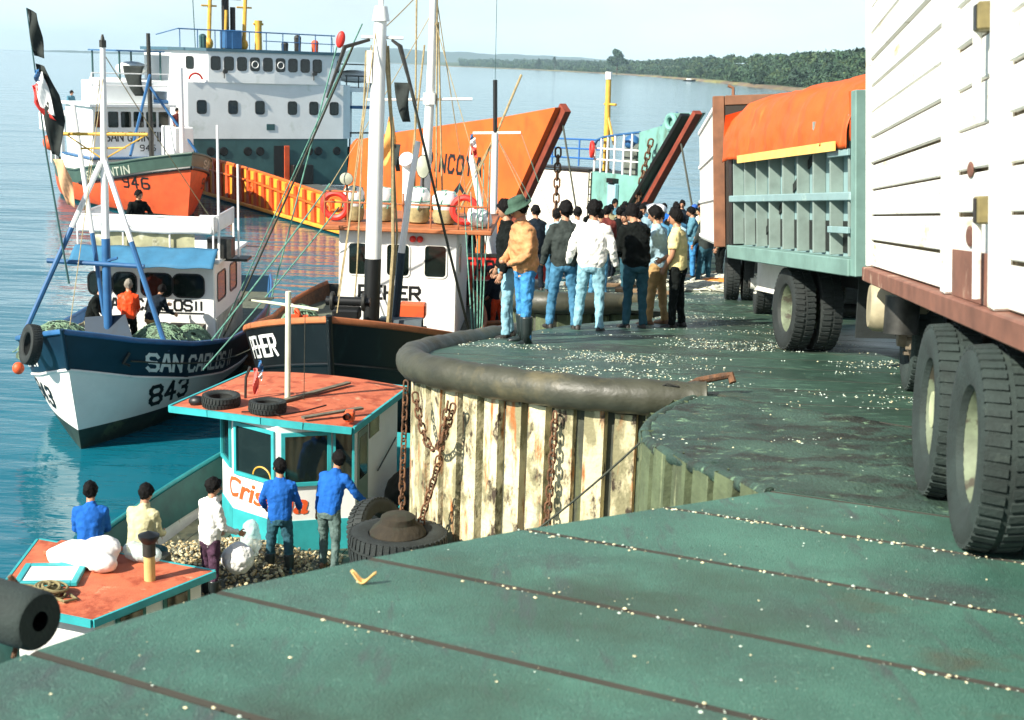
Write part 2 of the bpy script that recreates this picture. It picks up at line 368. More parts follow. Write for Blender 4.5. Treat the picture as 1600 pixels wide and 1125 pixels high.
while cnt < 4600:
    a = rg.uniform(-0.045, 0.262); t = rg.uniform(0.07, 0.80) if rg.random() < 0.8 else rg.uniform(0.055, 0.1)
    d0 = interp(SHORE, a); d = d0 * (1 + 0.75 * t)
    if t < 0.12 and mnoise.noise(Vector((a * 120, t * 10, 0))) < 0.12: continue
    if mnoise.noise(Vector((a * 60, t * 7, 4.0))) < -0.28 and a < 0.17: continue
    z = land_h(a, t, d0)
    hgt = (rg.uniform(1.8, 4.2) if rg.random() < 0.85 else rg.uniform(4.0, 6.0)) * (0.8 + d / 2600)
    fb.k = rg.choice((0, 0, 0, 1, 1, 2))
    crown_faces(fb, (a * d, d, z + hgt * 0.45), hgt * rg.uniform(0.42, 0.7), hgt * 0.55, 64, rg, hgt * 0.34)
    cnt += 1
forest = stuff(fb.build('forest', [leafm, leafd, leafl])); tag(forest, 'dark green wood covering the hillside on the far shore', 'forest')
def far_tree(px_a, dist, h, wd, label, seed, conif=False):
    r_ = random.Random(seed); base = (px_a * dist, dist, 1.6)
    t = thing('tree', label, 'tree', base, 0, 'single trees on the far shore')
    MB().tube([(0, 0, -1), (0.02 * h, 0, h * 0.3), (0, 0.01 * h, h * 0.75)], [h * 0.035, h * 0.026, h * 0.01], 7).build('trunk', bark, t, True)
    lb = MB()
    for q in range(5): 
        an = q * 1.3 + seed; lb.tube([(0, 0, h * (0.3 + 0.08 * q)), (wd * 0.35 * math.cos(an), wd * 0.35 * math.sin(an), h * (0.45 + 0.08 * q))], [h * 0.014, h * 0.005], 5)
    lb.build('limb', bark, t, True)
    cb = MB()
    for q in range(9):
        an = r_.uniform(0, 6.28); f = r_.uniform(0, 1); rad = wd * 0.5 * (1 - 0.65 * f if conif else math.sin(0.6 + 2.2 * f))
        cb.k = q % 2; crown_faces(cb, (rad * 0.6 * math.cos(an), rad * 0.6 * math.sin(an), h * (0.38 + 0.52 * f)), max(rad * 0.62, wd * 0.12), h * 0.16, 150, r_, h * 0.085)
    cb.build('crown', [leafm, leafd], t)
far_tree(0.0690, 2150, 36, 34, 'tall broad lone tree standing above the far beach', 3, True)
far_tree(0.0120, 3450, 26, 16, 'small pointed tree on the beach line left of the tall lone tree', 4, True)
far_tree(0.0240, 3350, 30, 20, 'second small pointed tree on the beach line left of the lone tree', 5, True)
far_tree(0.1735, 830, 9, 8, 'round dark tree on the shore just above the orange tarpaulin', 6)
far_tree(0.1300, 1260, 11, 11, 'low dark tree on the beach above the landing craft bow', 8)
# tiny white boat lying on the far beach
tb = thing('far_boat', 'tiny dark boat with white cabin lying off the far beach', 'boat', (0.1226 * 1130, 1130, 0), R(15))
MB().grid(lambda u, v: Vector((-5 + 10 * u, (1.5 * math.sin(math.pi * min(1, u * 0.6 + 0.38)) + 0.1) * math.cos(math.pi * v), -0.4 + 1.5 * (abs(2 * v - 1) ** 2) + 0.7 * u ** 3)), 12, 8).build('hull', black, tb, True)
MB().bx(-2.6, 1.0, -0.9, 0.9, 0.6, 2.4).build('cabin', whiteclean, tb, bevel=0.1)

# ------------------------------------------------------------------ the sloping ramp
EDGE_A = [(-8.0, -2.9), (-1.78, 4.26), (-1.57, 4.68), (-1.23, 5.23), (-0.57, 5.94), (0.13, 6.58), (0.89, 7.18), (1.6, 7.73)]
INFILL = [(1.6, 7.73), (1.38, 8.29), (1.12, 8.93), (1.01, 9.57), (1.14, 10.36), (1.46, 11.32), (1.79, 12.02)]
CELL1 = [(1.79, 12.02), (1.2, 12.06), (0.6, 12.2), (0.05, 12.62), (-0.45, 13.08), (-0.85, 13.6), (-1.03, 14.2), (-1.0, 14.9), (-0.76, 15.6), (-0.5, 16.3), (-0.18, 17.0), (0.2, 17.8), (0.7, 18.9), (1.3, 19.8), (2.2, 20.9)]
GAP2 = [(2.2, 20.9), (2.75, 22.3), (2.75, 24.0), (2.45, 25.0)]
CELL2 = [(2.45, 25.0), (1.5, 24.5), (0.7, 24.1), (0.2, 24.5), (0.0, 25.4), (0.1, 27.0), (0.6, 28.6), (1.3, 30.2), (2.0, 31.6)]
TAIL = [(2.0, 31.6), (2.3, 34), (2.6, 38), (2.9, 44), (3.2, 70)]
JD = Vector((0.857, -0.515))                                         # joint direction, near part
ZB = [(1.79, 12.02), (3.26, 10.32), (16, 1.2)]                        # near edge of the far part
slabm = mat('ramp_concrete', (0.050, 0.142, 0.104), 0.55, var=0.34, scale=1.1, bump=0.6, bscale=110, rvar=0.2,
            stain=[((0.042, 0.062, 0.055), 0.52, 0.8, (1, 1, 1)), ((0.135, 0.27, 0.21), 0.56, 55, (1, 1, 1)), ((0.014, 0.030, 0.024), 0.585, 38, (1, 1, 1)), ((0.075, 0.065, 0.038), 0.62, 1.3, (1, 1, 1)), ((0.030, 0.060, 0.036), 0.52, 0.33, (1, 1, 1)), ((0.055, 0.075, 0.07), 0.56, 2.6, (3.2, 0.5, 1))], swid=0.16)
slabwet = mat('ramp_concrete_wet', (0.030, 0.068, 0.048), 0.46, var=0.45, scale=0.8, bump=0.5, bscale=70, rvar=0.3, spec=0.45,
            stain=[((0.020, 0.026, 0.020), 0.50, 0.55, (1, 1, 1)), ((0.13, 0.26, 0.17), 0.55, 7.5, (0.5, 3.2, 1)), ((0.08, 0.065, 0.03), 0.62, 1.6, (1, 1, 1))], swid=0.14)
jointm = mat('joint_dirt', (0.025, 0.024, 0.018), 0.9, var=0.3)
ramp = struct(thing('ramp', 'green grey concrete boat ramp sloping down to the water', 'ramp'))
del ramp['category']
def strips(poly, jdir, spacing, offs, material, thick=0.05, gap=0.010, rimw=0.014):
    bm = bmesh.new(); vs = [bm.verts.new((x, y, 0)) for x, y in poly]; bm.faces.new(vs)
    nrm = Vector((-jdir.y, jdir.x, 0)).normalized()
    if nrm.y < 0: nrm = -nrm
    lo = min(Vector((x, y, 0)).dot(nrm) for x, y in poly); hi = max(Vector((x, y, 0)).dot(nrm) for x, y in poly)
    k = math.ceil((lo - offs) / spacing)
    while offs + k * spacing < hi:
        c = nrm * (offs + k * spacing + 0.05 * math.sin(k * 2.1)); k += 1
        bmesh.ops.bisect_plane(bm, geom=bm.verts[:] + bm.edges[:] + bm.faces[:], plane_co=c, plane_no=nrm)
    polys = [[v.co.copy() for v in f.verts] for f in bm.faces if f.calc_area() > 0.02]; bm.free()
    for P in polys:
        b2 = bmesh.new(); f = b2.faces.new([b2.verts.new(p) for p in P]); f.normal_update()
        if f.normal.z < 0: f.normal_flip()
        bmesh.ops.remove_doubles(b2, verts=b2.verts, dist=0.004)
        fs = b2.faces[:]
        r_ = bmesh.ops.inset_individual(b2, faces=fs, thickness=gap); bmesh.ops.delete(b2, geom=r_['faces'], context='FACES')
        fs = b2.faces[:]
        r_ = bmesh.ops.inset_individual(b2, faces=fs, thickness=rimw); rim = r_['faces']
        for fc in rim: fc.material_index = 1
        for v in b2.verts:
            top = all(fc in rim for fc in v.link_faces)
            v.co.z = ramp_z(v.co.x, v.co.y) - (0.014 if top else 0)
        ed = [e for e in b2.edges if len(e.link_faces) == 1]
        ex = bmesh.ops.extrude_edge_only(b2, edges=ed)
        for v in [g_ for g_ in ex['geom'] if isinstance(g_, bmesh.types.BMVert)]: v.co.z -= thick
        bmesh.ops.recalc_face_normals(b2, faces=b2.faces)
        me = bpy.data.meshes.new('slab'); b2.to_mesh(me); b2.free(); me.materials.append(material); me.materials.append(jointm)
        link('slab', me, ramp)
zoneA = EDGE_A + [(16, 7.73 - 14.4 * 0.6009), (16, -8), (-8, -8)]
strips(zoneA, JD, 0.90, 2.93, slabm, gap=0.012, rimw=0.022)
zoneB = [ZB[2], (16, 70)] + TAIL[::-1] + CELL2[::-1][1:] + GAP2[::-1][1:] + CELL1[::-1][1:] + [ZB[1]]
strips(zoneB, Vector((0.995, -0.098)), 0.95, 0.30, slabwet)
# bed under the slabs and the quay wall skirt
OUT = EDGE_A + INFILL[1:] + CELL1[1:] + GAP2[1:] + CELL2[1:] + TAIL[1:] + [(16, 70), (16, -8), (-8, -8)]
bm = bmesh.new(); bm.faces.new([bm.verts.new((x, y, 0)) for x, y in OUT])
bmesh.ops.bisect_plane(bm, geom=bm.verts[:] + bm.edges[:] + bm.faces[:], plane_co=(0, 30, 0), plane_no=(0, 1, 0))
for v in bm.verts: v.co.z = ramp_z(v.co.x, v.co.y) - 0.035
me = bpy.data.meshes.new('bed'); bm.to_mesh(me); bm.free(); me.materials.append(jointm); link('bed', me, ramp)
walldark = mat('quay_wall', (0.05, 0.055, 0.04), 0.85, var=0.4, scale=2, bump=0.4, bscale=20, stain=[((0.10, 0.11, 0.05), 0.55, 2, (3, 3, 0.4))])
b = MB()
inner = OUT[:-3]
for (x0, y0), (x1, y1) in zip(inner[:-1], inner[1:]):
    b.add([(x0, y0, ramp_z(x0, y0) - 0.05), (x1, y1, ramp_z(x1, y1) - 0.05), (x1, y1, -1.6), (x0, y0, -1.6)], [(0, 1, 2, 3)])
b.build('quay_wall', walldark, ramp)
# rough broken patch between the two parts
patchm = mat('rough_patch', (0.032, 0.066, 0.048), 0.6, var=0.5, scale=1.3, bump=0.8, bscale=40, rvar=0.25, stain=[((0.018, 0.022, 0.016), 0.50, 1.6, (1, 2, 1)), ((0.16, 0.27, 0.16), 0.58, 7.0, (1, 1.8, 1)), ((0.12, 0.075, 0.035), 0.66, 2.0, (1, 1, 1))], swid=0.10)
def inside(p, poly):
    c = False
    for (x0, y0), (x1, y1) in zip(poly, poly[1:] + poly[:1]):
        if (y0 > p[1]) != (y1 > p[1]) and p[0] < (x1 - x0) * (p[1] - y0) / (y1 - y0) + x0: c = not c
    return c
PATCH = INFILL + [(3.26, 10.30), (16, 1.18), (16, -0.92)]
bm = bmesh.new(); bm.faces.new([bm.verts.new((x, y, 0)) for x, y in PATCH])
for k in range(0, 52):
    bmesh.ops.bisect_plane(bm, geom=bm.verts[:] + bm.edges[:] + bm.faces[:], plane_co=(0.9 + 0.10 * k, 0, 0), plane_no=(1, 0, 0))
for k in range(0, 90):
    bmesh.ops.bisect_plane(bm, geom=bm.verts[:] + bm.edges[:] + bm.faces[:], plane_co=(0, 3.2 + 0.10 * k, 0), plane_no=(0, 1, 0))
bmesh.ops.triangulate(bm, faces=bm.faces)
for v in bm.verts:
    bd = any(len(e.link_faces) == 1 for e in v.link_edges)
    n1 = mnoise.noise(Vector((v.co.x * 2.2, v.co.y * 3.2, 1))); n2 = mnoise.noise(Vector((v.co.x * 6, v.co.y * 8, 5)))
    v.co.z = ramp_z(v.co.x, v.co.y) - 0.004 + (0 if bd else 0.015 + 0.026 * n1 + 0.030 * n2)
for f in bm.faces: f.smooth = True
me = bpy.data.meshes.new('rough_patch'); bm.to_mesh(me); bm.free(); me.materials.append(patchm); link('rough_patch', me, ramp)
# second, cobbly strip by the far truck
bm = bmesh.new(); bmesh.ops.create_grid(bm, x_segments=60, y_segments=26, size=1)
for v in bm.verts:
    x = 4.6 + v.co.x * 2.6; y = 23.4 + v.co.y * 1.1 - 0.1 * (x - 4.6); e_ = max(abs(v.co.x), abs(v.co.y))
    v.co = Vector((x, y, ramp_z(x, y) + (0.006 + 0.05 * max(0, mnoise.noise(Vector((x * 6, y * 6, 2))) + 0.25)) * (1 - e_ ** 6) - 0.008 * e_ ** 6))
for f in bm.faces: f.smooth = True
me = bpy.data.meshes.new('cobble_strip'); bm.to_mesh(me); bm.free(); me.materials.append(patchm); link('cobble_strip', me, ramp)
# crushed shell litter: along the joints and in drifts on the far part
shellm = mat('shell_bits', (0.72, 0.66, 0.42), 0.6, var=0.3, scale=20)
shellc = mat('shell_bits_pale', (0.58, 0.68, 0.58), 0.6, var=0.3, scale=20)
rg = random.Random(5)
def shell_patch(b, x, y, s):
    z = ramp_z(x, y) + 0.004; a = rg.uniform(0, 6.28); p = []
    for q in range(5):
        t = a + q * 1.2566; rr = s * rg.uniform(0.6, 1.2); p.append(Vector((x + rr * math.cos(t), y + rr * math.sin(t), z + 0.001)))
    top = Vector((x, y, z + s * rg.uniform(0.35, 0.8)))
    b.add(p + [top], [(q, (q + 1) % 5, 5) for q in range(5)])
sb = MB(); nrmA = Vector((0.515, 0.857))
for q in range(3400):
    if rg.random() < 0.8:
        k = rg.randint(-2, 4); off = 2.93 + 0.9 * k + 0.05 * math.sin((k) * 2.1) + rg.gauss(0.0, 0.022) - 0.03; u = rg.uniform(-3.6, 3.5); p = nrmA * off + JD * u
        if mnoise.noise(Vector((p.x * 1.3, p.y * 1.3, k))) + 0.35 * p.x - 0.25 < rg.uniform(-0.5, 0.4): continue
        s = 0.002 + 0.010 * rg.random() ** 2
    else:
        p = Vector((rg.uniform(-2, 3), rg.uniform(3.4, 8))); s = 0.0015 + 0.007 * rg.random() ** 3
        if mnoise.noise(Vector((p.x * 1.5, p.y * 1.5, 3))) < -0.1: continue
    if not inside((p.x, p.y), zoneA): continue
    sb.k = rg.choice((0, 0, 1)); shell_patch(sb, p.x, p.y, s)
for q in range(34000):
    y = rg.uniform(7.8, 30); x = rg.uniform(-0.9, 4.5)
    dr = mnoise.noise(Vector((x * 0.5, y * 1.3, 7))) + 0.5 * mnoise.noise(Vector((x * 1.6, y * 4.0, 9)))
    if dr < rg.uniform(0.0, 0.55): continue
    if not inside((x, y), OUT): continue
    sb.k = rg.choice((0, 1, 1)); shell_patch(sb, x, y, rg.uniform(0.004, 0.013))
o = stuff(sb.build('shell_litter', [shellm, shellc])); tag(o, 'crushed pale shells scattered over the concrete ramp', 'shells')
# curled yellow peel in the foreground
pm = mat('yellow_peel', (0.80, 0.47, 0.16), 0.6, var=0.2, scale=30)
b = MB(); b.grid(lambda u, v: Vector((-0.055 + 0.11 * u, (v - 0.5) * 0.04 * (1 - (2 * u - 1) ** 2 * 0.7) + 0.02 * (2 * u - 1) ** 2, 0.012 + 0.030 * abs(2 * u - 1) ** 2.2 + 0.008 * math.sin(9 * u) + 0.01 * (2 * v - 1) ** 2)), 12, 4)
o = b.build('peel', pm, None, True, (-0.61, 5.42, ramp_z(0, 5.42)), (0, 0, R(-12))); o.modifiers.new('s', 'SOLIDIFY').thickness = 0.004
tag(o, 'curled yellow scrap of peel on the green foreground concrete', 'peel')

# ------------------------------------------------------------------ sheet pile cells
pilem = mat('sheet_pile_paint', (0.62, 0.55, 0.34), 0.75, var=0.22, scale=3, bump=0.5, bscale=22,
            stain=[((0.24, 0.22, 0.12), 0.48, 3.4, (1, 1, 0.5)), ((0.34, 0.12, 0.03), 0.555, 3.0, (2.4, 2.4, 0.40)), ((0.045, 0.03, 0.018), 0.54, 6.5, (1, 1, 0.5))], swid=0.09)
pileg = mat('sheet_pile_weedy', (0.085, 0.11, 0.055), 0.8, var=0.4, scale=4, bump=0.5, bscale=20, stain=[((0.05, 0.06, 0.03), 0.52, 3, (2, 2, 0.4)), ((0.30, 0.33, 0.18), 0.58, 3, (3, 3, 0.4))], swid=0.12)
pipem = mat('coping_rubber', (0.045, 0.046, 0.030), 0.5, var=0.3, scale=3, bump=0.3, bscale=18, rvar=0.2, stain=[((0.10, 0.088, 0.048), 0.55, 1.6, (1, 1, 1)), ((0.025, 0.028, 0.022), 0.60, 4, (1, 1, 1))], swid=0.12)
def resample(path, step):
    pts = [Vector(p) for p in path]; out = [pts[0].copy()]; acc = 0
    for a, b_ in zip(pts[:-1], pts[1:]):
        L = (b_ - a).length; d = step - acc
        while d <= L: out.append(a.lerp(b_, d / L)); d += step
        acc = (acc + L) % step if L >= step - acc else acc + L
    return out
def smooth_path(path, it=3):
    p = [Vector(q) for q in path]
    for _ in range(it):
        q = [p[0]]
        for a, b_ in zip(p[:-1], p[1:]): q += [a.lerp(b_, 0.25), a.lerp(b_, 0.75)]
        p = q + [p[-1]]
    return p
def pile_wall(name, label, path, wd, material, ztop, depth, outside, group=None):
    t = thing(name, label, 'quay wall', (0, 0, 0), 0, group)
    P = resample(smooth_path(path, 2), wd)
    for i, (a, b_) in enumerate(zip(P[:-1], P[1:])):
        d = (b_ - a); L = d.length; d /= L; nn = Vector((d.y, -d.x)) * outside
        off = 0.03; g_ = 0.024
        prof = [(0.0, -0.06), (g_, -0.06), (g_ + 0.022, depth), (L - g_ - 0.022, depth + 0.012 * math.sin(i * 1.7)), (L - g_, -0.06), (L, -0.06)]
        zt = ramp_z(0, a.y) - ztop + 0.02 * math.sin(i * 2.3); zb = -1.4
        vs = []; nzs = 5
        for kz in range(nzs + 1):
            z = zt + (zb - zt) * kz / nzs
            for (u, o_) in prof: q = a + d * u + nn * (o_ + off); vs.append((q.x - a.x, q.y - a.y, z))
        k = len(prof); fs = [(kz * k + j, kz * k + j + 1, (kz + 1) * k + j + 1, (kz + 1) * k + j) for kz in range(nzs) for j in range(k - 1)]
        ob = MB().add(vs, fs).build('sheet_pile', material, t, False, (a.x, a.y, 0)); fix_normals(ob)
    return t, P
def coping(name, label, path, r, drop, outside, group=None):
    P = smooth_path(path, 3); pts = []
    for i, p in enumerate(P):
        d = (P[min(i + 1, len(P) - 1)] - P[max(i - 1, 0)]).normalized(); nn = Vector((d.y, -d.x)) * outside
        q = p + nn * r * 0.55; pts.append((q.x, q.y, ramp_z(q.x, q.y) - drop))
    rr = [r * (1 + 0.035 * math.sin(i * 1.9) + 0.03 * math.sin(i * 0.7)) for i in range(len(pts))]
    o = MB().tube(pts, rr, 16).build(name, pipem, None, True); tag(o, label, 'fender pipe', group); return o
pile_wall('sheet_pile_wall', 'rusty cream painted sheet pile wall of the nearest round quay cell', CELL1[:13], 0.285, pilem, 0.20, 0.055, -1, 'sheet pile quay walls')
pile_wall('sheet_pile_wall', 'low weedy sheet pile wall under the rough patch beside the round cell', INFILL, 0.30, pileg, 0.03, 0.05, -1, 'sheet pile quay walls')
pile_wall('sheet_pile_wall', 'weedy sheet pile wall of the second cell behind the standing men', CELL2[:8], 0.38, pileg, 0.24, 0.05, -1, 'sheet pile quay walls')
coping('coping_pipe', 'thick grey rubber fender pipe round the rim of the nearest cell', CELL1[:12], 0.165, 0.045, -1, 'fender pipes on the quay rim')
coping('coping_pipe', 'thick dark fender pipe on the second cell behind the men in jeans', CELL2[:7], 0.20, 0.03, -1, 'fender pipes on the quay rim')
o = coping('kerb_lip', 'rounded broken concrete lip along the rough patch edge', INFILL, 0.05, 0.035, -1, 'fender pipes on the quay rim'); o.data.materials[0] = patchm
# the fender tube at the lower left corner, open end to the right
t = thing('fender_tube', 'fat hollow rubber fender tube at the lower left ramp edge', 'fender', (-1.89, 5.12, ramp_z(0, 5.16) - 0.115), R(178 - 24)); t.scale = (0.84,) * 3
L_ = 2.6; prof = [(0.05, 0), (0.10, -0.0), (0.135, 0.0), (0.148, 0.02), (0.15, 0.1), (0.153, 0.6), (0.15, 1.3), (0.15, L_)]
rotX = Matrix.Rotation(R(90), 4, 'Y')
MB().lathe(prof, 24, rotX).build('tube', rubberdust, t, True)
MB().lathe([(0.098, 0.002), (0.098, 0.5), (0.0, 0.5)], 24, rotX).build('bore', black, t, True)
MB().tube([(0.30, -0.1, 0.14), (0.27, -0.14, 0.07), (0.26, -0.15, -0.06), (0.3, -0.1, -0.3)], 0.014, 6).build('hook', rusty, t, True)
# chains and shackle
def link_mesh(l_, w_, r):
    b = MB(); pts = []
    for q in range(16):
        a = 2 * math.pi * q / 16; x = math.cos(a) * w_ / 2; z = math.sin(a) * w_ / 2 + (l_ - w_) / 2 * (1 if math.sin(a) > 0 else -1); pts.append((x, 0, z))
    b.tube(pts, r, 6, closed=True); return b.mesh('chain_link', rusty, True)
LINK = link_mesh(0.115, 0.065, 0.0105); LINKB = link_mesh(0.34, 0.20, 0.035)
def chain(label, pts, me, pitch, group='chains hanging on the quay', m=None):
    t = thing('chain', label, 'chain', pts[0], 0, group); o0 = Vector(pts[0]); P = resample([Vector(p) for p in pts], pitch)
    for i, (a, b_) in enumerate(zip(P[:-1], P[1:])):
        q = (b_ - a).to_track_quat('Z', 'Y').to_matrix() @ Matrix.Rotation(R(90) * (i % 2) + 0.3, 3, 'Z')
        mw = q.to_4x4(); mw.translation = (a + b_) / 2 - o0; link('chain_link', me, t, mw=mw)
    return t
chain('rusty chain hanging in a loop at the left of the cell wall', sag((-0.98, 13.33, 4.30), (-0.55, 12.82, 4.38), 0.55, 12) , LINK, 0.080)
chain('rusty chain hanging down the cell wall beside the tyre fender', [(-0.62, 12.84, 4.34), (-0.70, 12.82, 3.7), (-0.86, 12.95, 3.1), (-0.9, 13.0, 2.5)], LINK, 0.080)
chain('rusty chain hanging down the dark gap in the middle of the cell wall', [(0.42, 12.16, 4.45), (0.40, 12.14, 3.8), (0.37, 12.12, 3.0), (0.30, 12.1, 2.5)], LINK, 0.080)
chain('thin rusty chain down the left rim of the cell', [(-1.13, 14.05, 4.25), (-1.15, 14.0, 3.2), (-1.15, 14.0, 2.0)], LINK, 0.080)
t = thing('shackle', 'long iron shackle lying at the end of the grey fender pipe', 'shackle', (1.66, 12.0, ramp_z(0, 12) + 0.10))
MB().tube([(-0.10, -0.14, -0.12), (-0.06, -0.06, -0.02), (0.05, 0, 0.02), (0.30, 0.10, 0.05), (0.36, 0.10, 0.06), (0.38, 0.06, 0.0)], [0.02, 0.03, 0.034, 0.034, 0.04, 0.035], 8).build('bar', rusty, t, True)
MB().tube([(-0.30, -0.10, -0.02), (-0.25, -0.16, 0.02), (-0.15, -0.16, 0.0), (-0.08, -0.1, -0.06), (-0.2, -0.06, -0.08)], 0.008, 6).build('wire_loop', steel, t, True)
rope('mooring_line', sag((1.0, 9.55, 4.96), (-0.1, 11.6, 3.2), 0.05, 8), 0.010, ropedark, 'thin dark mooring line slanting across the cream sheet piles', 'rope')
# ------------------------------------------------------------------ boats
class Hull:
    def __init__(s, L, hb, rake, zk, sheer, p=2.6, s0=0.42, stern=0.75, a0=0.10, a1=0.45):
        s.L, s.hb, s.rake, s.zk, s.sh, s.p, s.s0, s.stern, s.a0, s.a1 = L, hb, rake, zk, sheer, p, s0, stern, a0, a1
        s.zb = s.sheer(1)
    def sheer(s, u): return interp(s.sh, -s.L + u * s.L)
    def bg(s, u):
        if u > s.s0: return s.hb * max(0.0, 1 - ((u - s.s0) / (1 - s.s0)) ** s.p)
        q = (s.s0 - u) / s.s0; return s.hb * (1 - (1 - s.stern) * q * q)
    def pt(s, u, z, side, off=0.0):
        sh = s.sheer(u); t = (sh - z) / (sh - s.zk); t = max(0, min(1, t))
        a = s.a0 + (s.a1 - s.a0) * max(0, u) ** 3
        y = s.bg(u) * (1 - a * t - (1 - a) * t ** 5)
        x = -s.L + u * (s.L + s.rake * (z / s.zb if z > 0 else 0.5 * z / s.zb))
        return Vector((x + off * 0.35 * u, side * (y + off), z))
    def u_at(s, x): return (x + s.L) / s.L
    def mesh(s, bands, nu=44):
        b = MB()
        us = [1 - (1 - k / nu) ** 1.6 for k in range(nu + 1)]
        for side in (-1, 1):
            for (zt, zb, nr, mi) in bands:
                b.k = mi
                b.grid(lambda U, V: s.pt(us[int(round(U * nu))], zt(us[int(round(U * nu))]) * (1 - V) + zb(us[int(round(U * nu))]) * V, side), nu, nr)
        # transom
        K = 10; sh = s.sheer(0); vs = []
        for q in range(K + 1):
            z = sh + (s.zk - sh) * q / K; vs += [s.pt(0, z, -1), s.pt(0, z, 1)]
        b.k = bands[0][3]; b.add(vs, [(2 * q, 2 * q + 1, 2 * q + 3, 2 * q + 2) for q in range(K)])
        return b
    def rail(s, dz, r, off=0.0, u0=0.0, u1=1.0, n=40, side=None, sq=1.0):
        b = MB()
        for sd in ((-1, 1) if side is None else (side,)):
            P = []
            for k in range(n + 1):
                u = u0 + (u1 - u0) * (1 - (1 - k / n) ** 1.6); P.append(s.pt(u, s.sheer(u) + dz, sd, off))
            b.tube(P, r, 8, sq=sq)
        return b
    def deck(s, zd, inset=0.06, nu=30, umax=0.985):
        b = MB()
        def f(U, V):
            u = umax * (1 - (1 - U) ** 1.5); z = zd(u) if callable(zd) else zd
            p = s.pt(u, z, 1); y = max(0.0, p.y - inset); return Vector((p.x, y * (2 * V - 1), z))
        b.grid(f, nu, 6); return b
    def inner(s, zd, nu=36, inset=0.06):
        b = MB()
        for sd in (-1, 1):
            def f(U, V):
                u = 0.99 * (1 - (1 - U) ** 1.5); z = s.sheer(u) * (1 - V) + (zd(u) if callable(zd) else zd) * V
                p = s.pt(u, z, sd, 0); p.y = sd * max(0.0, abs(p.y) - inset); return p
            b.grid(f, nu, 2)
        return b
    def text(s, txt, h, wd, gap, sw, x0, z0, side, m, parent, sheerfollow=True, slant=0.0, name='letter'):
        """x0: local x where the word's first letter starts; reads left to right seen from outside"""
        dirx = -1 if side > 0 else 1                                # port bow (side +1): word runs from bow to stern
        def fn(u, v, e):
            x = x0 + dirx * u; uu = s.u_at(x); z = (s.sheer(uu) if sheerfollow else 0) + z0 + v
            return s.pt(min(0.999, uu), z, side, 0.012 + e)
        return lettering(txt, h, wd, gap, sw, fn, m, parent, slant, name, center=False)
def rwin(parent, o, u, v, w_, h_, rr=0.3, frame=None, fw=0.035, name='window', glass=darkglass, prot=0.02):
    """rounded window: origin o is its centre, u right, v up, normal u x v; frame with a pane set into it"""
    o = Vector(o); u = Vector(u).normalized(); v = Vector(v).normalized(); nn = u.cross(v).normalized()
    def ring(W, H, r):
        P = []
        for cx, cy, a0 in ((1, 1, 0), (-1, 1, 90), (-1, -1, 180), (1, -1, 270)):
            for k in range(5):
                a = R(a0 + 22.5 * k); P.append((cx * (W / 2 - r) + r * math.cos(a), cy * (H / 2 - r) + r * math.sin(a)))
        return P
    r = rr * min(w_, h_)
    oi = ring(w_, h_, r); oo = ring(w_ + 2 * fw, h_ + 2 * fw, r + fw)
    to = lambda q, d: o + u * q[0] + v * q[1] + nn * d
    k = len(oi); b = MB(); vs = [to(q, prot) for q in oo] + [to(q, prot) for q in oi] + [to(q, -0.03) for q in oo] + [to(q, -0.03) for q in oi]
    fs = []
    for i in range(k):
        j = (i + 1) % k; fs += [(i, j, k + j, k + i), (k + i, k + j, 3 * k + j, 3 * k + i), (2 * k + i, 2 * k + j, j, i)]
    b.add(vs, fs); fo = b.build(name, frame or black, parent); 
    g_ = MB().add([to(q, 0.004) for q in oi], [tuple(range(k))]).build('pane', glass, fo)
    return fo
def house_box(b, x0, x1, y0, y1, z0, z1): b.bx(x0, x1, y0, y1, z0, z1)
def torus(b, c, R_, r, axis=(0, 0, 1), n=28, m=10, sq=1.0):
    q = Vector(axis).to_track_quat('Z', 'Y').to_matrix(); c = Vector(c)
    P = [c + q @ Vector((R_ * math.cos(2 * math.pi * k / n), R_ * math.sin(2 * math.pi * k / n), 0)) for k in range(n)]
    b.tube(P, r, m, closed=True, sq=sq); return b
def tyre_mesh(name='old_tyre', R_=0.48, w_=0.24, hole=0.27, lugs=40, m=None, n=40):
    """tyre around the local z axis: carcass with a sidewall dish and separate tread blocks"""
    b = MB()
    prof = [(hole, -w_ * .30), (hole + .02, -w_ * .42), ((R_ + hole) / 2, -w_ * .52), (R_ - .05, -w_ * .50), (R_ - .018, -w_ * .42), (R_ - .014, 0), (R_ - .018, w_ * .42), (R_ - .05, w_ * .50), ((R_ + hole) / 2, w_ * .52), (hole + .02, w_ * .42), (hole, w_ * .30), (hole + .015, 0), (hole, -w_ * .30)]
    b.lathe(prof, n)
    for k in range(lugs):
        for sd in (-1, 1):
            a = 2 * math.pi * (k + (0.5 if sd > 0 else 0)) / lugs; da = 2 * math.pi / lugs * 0.30
            vs = []
            for rr in (R_ - .022, R_):
                for (aa, zz) in ((a - da, sd * w_ * .06), (a + da, sd * w_ * .06), (a + da * 1.4, sd * w_ * .47), (a - da * .6, sd * w_ * .47)):
                    r2 = rr - (0.012 if abs(zz) > w_ * .4 else 0); vs.append((r2 * math.cos(aa), r2 * math.sin(aa), zz))
            b.add(vs, [(0, 1, 2, 3), (7, 6, 5, 4), (0, 4, 5, 1), (1, 5, 6, 2), (2, 6, 7, 3), (3, 7, 4, 0)])
    return b
CARTYRE = tyre_mesh('old_tyre', 0.31, 0.19, 0.18, 34, n=32).mesh('old_tyre', rubber, True)
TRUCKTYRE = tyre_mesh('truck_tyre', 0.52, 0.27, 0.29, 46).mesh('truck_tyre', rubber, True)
TRUCKTYRED = tyre_mesh('truck_tyre', 0.52, 0.27, 0.29, 46).mesh('truck_tyre', rubberdust, True)
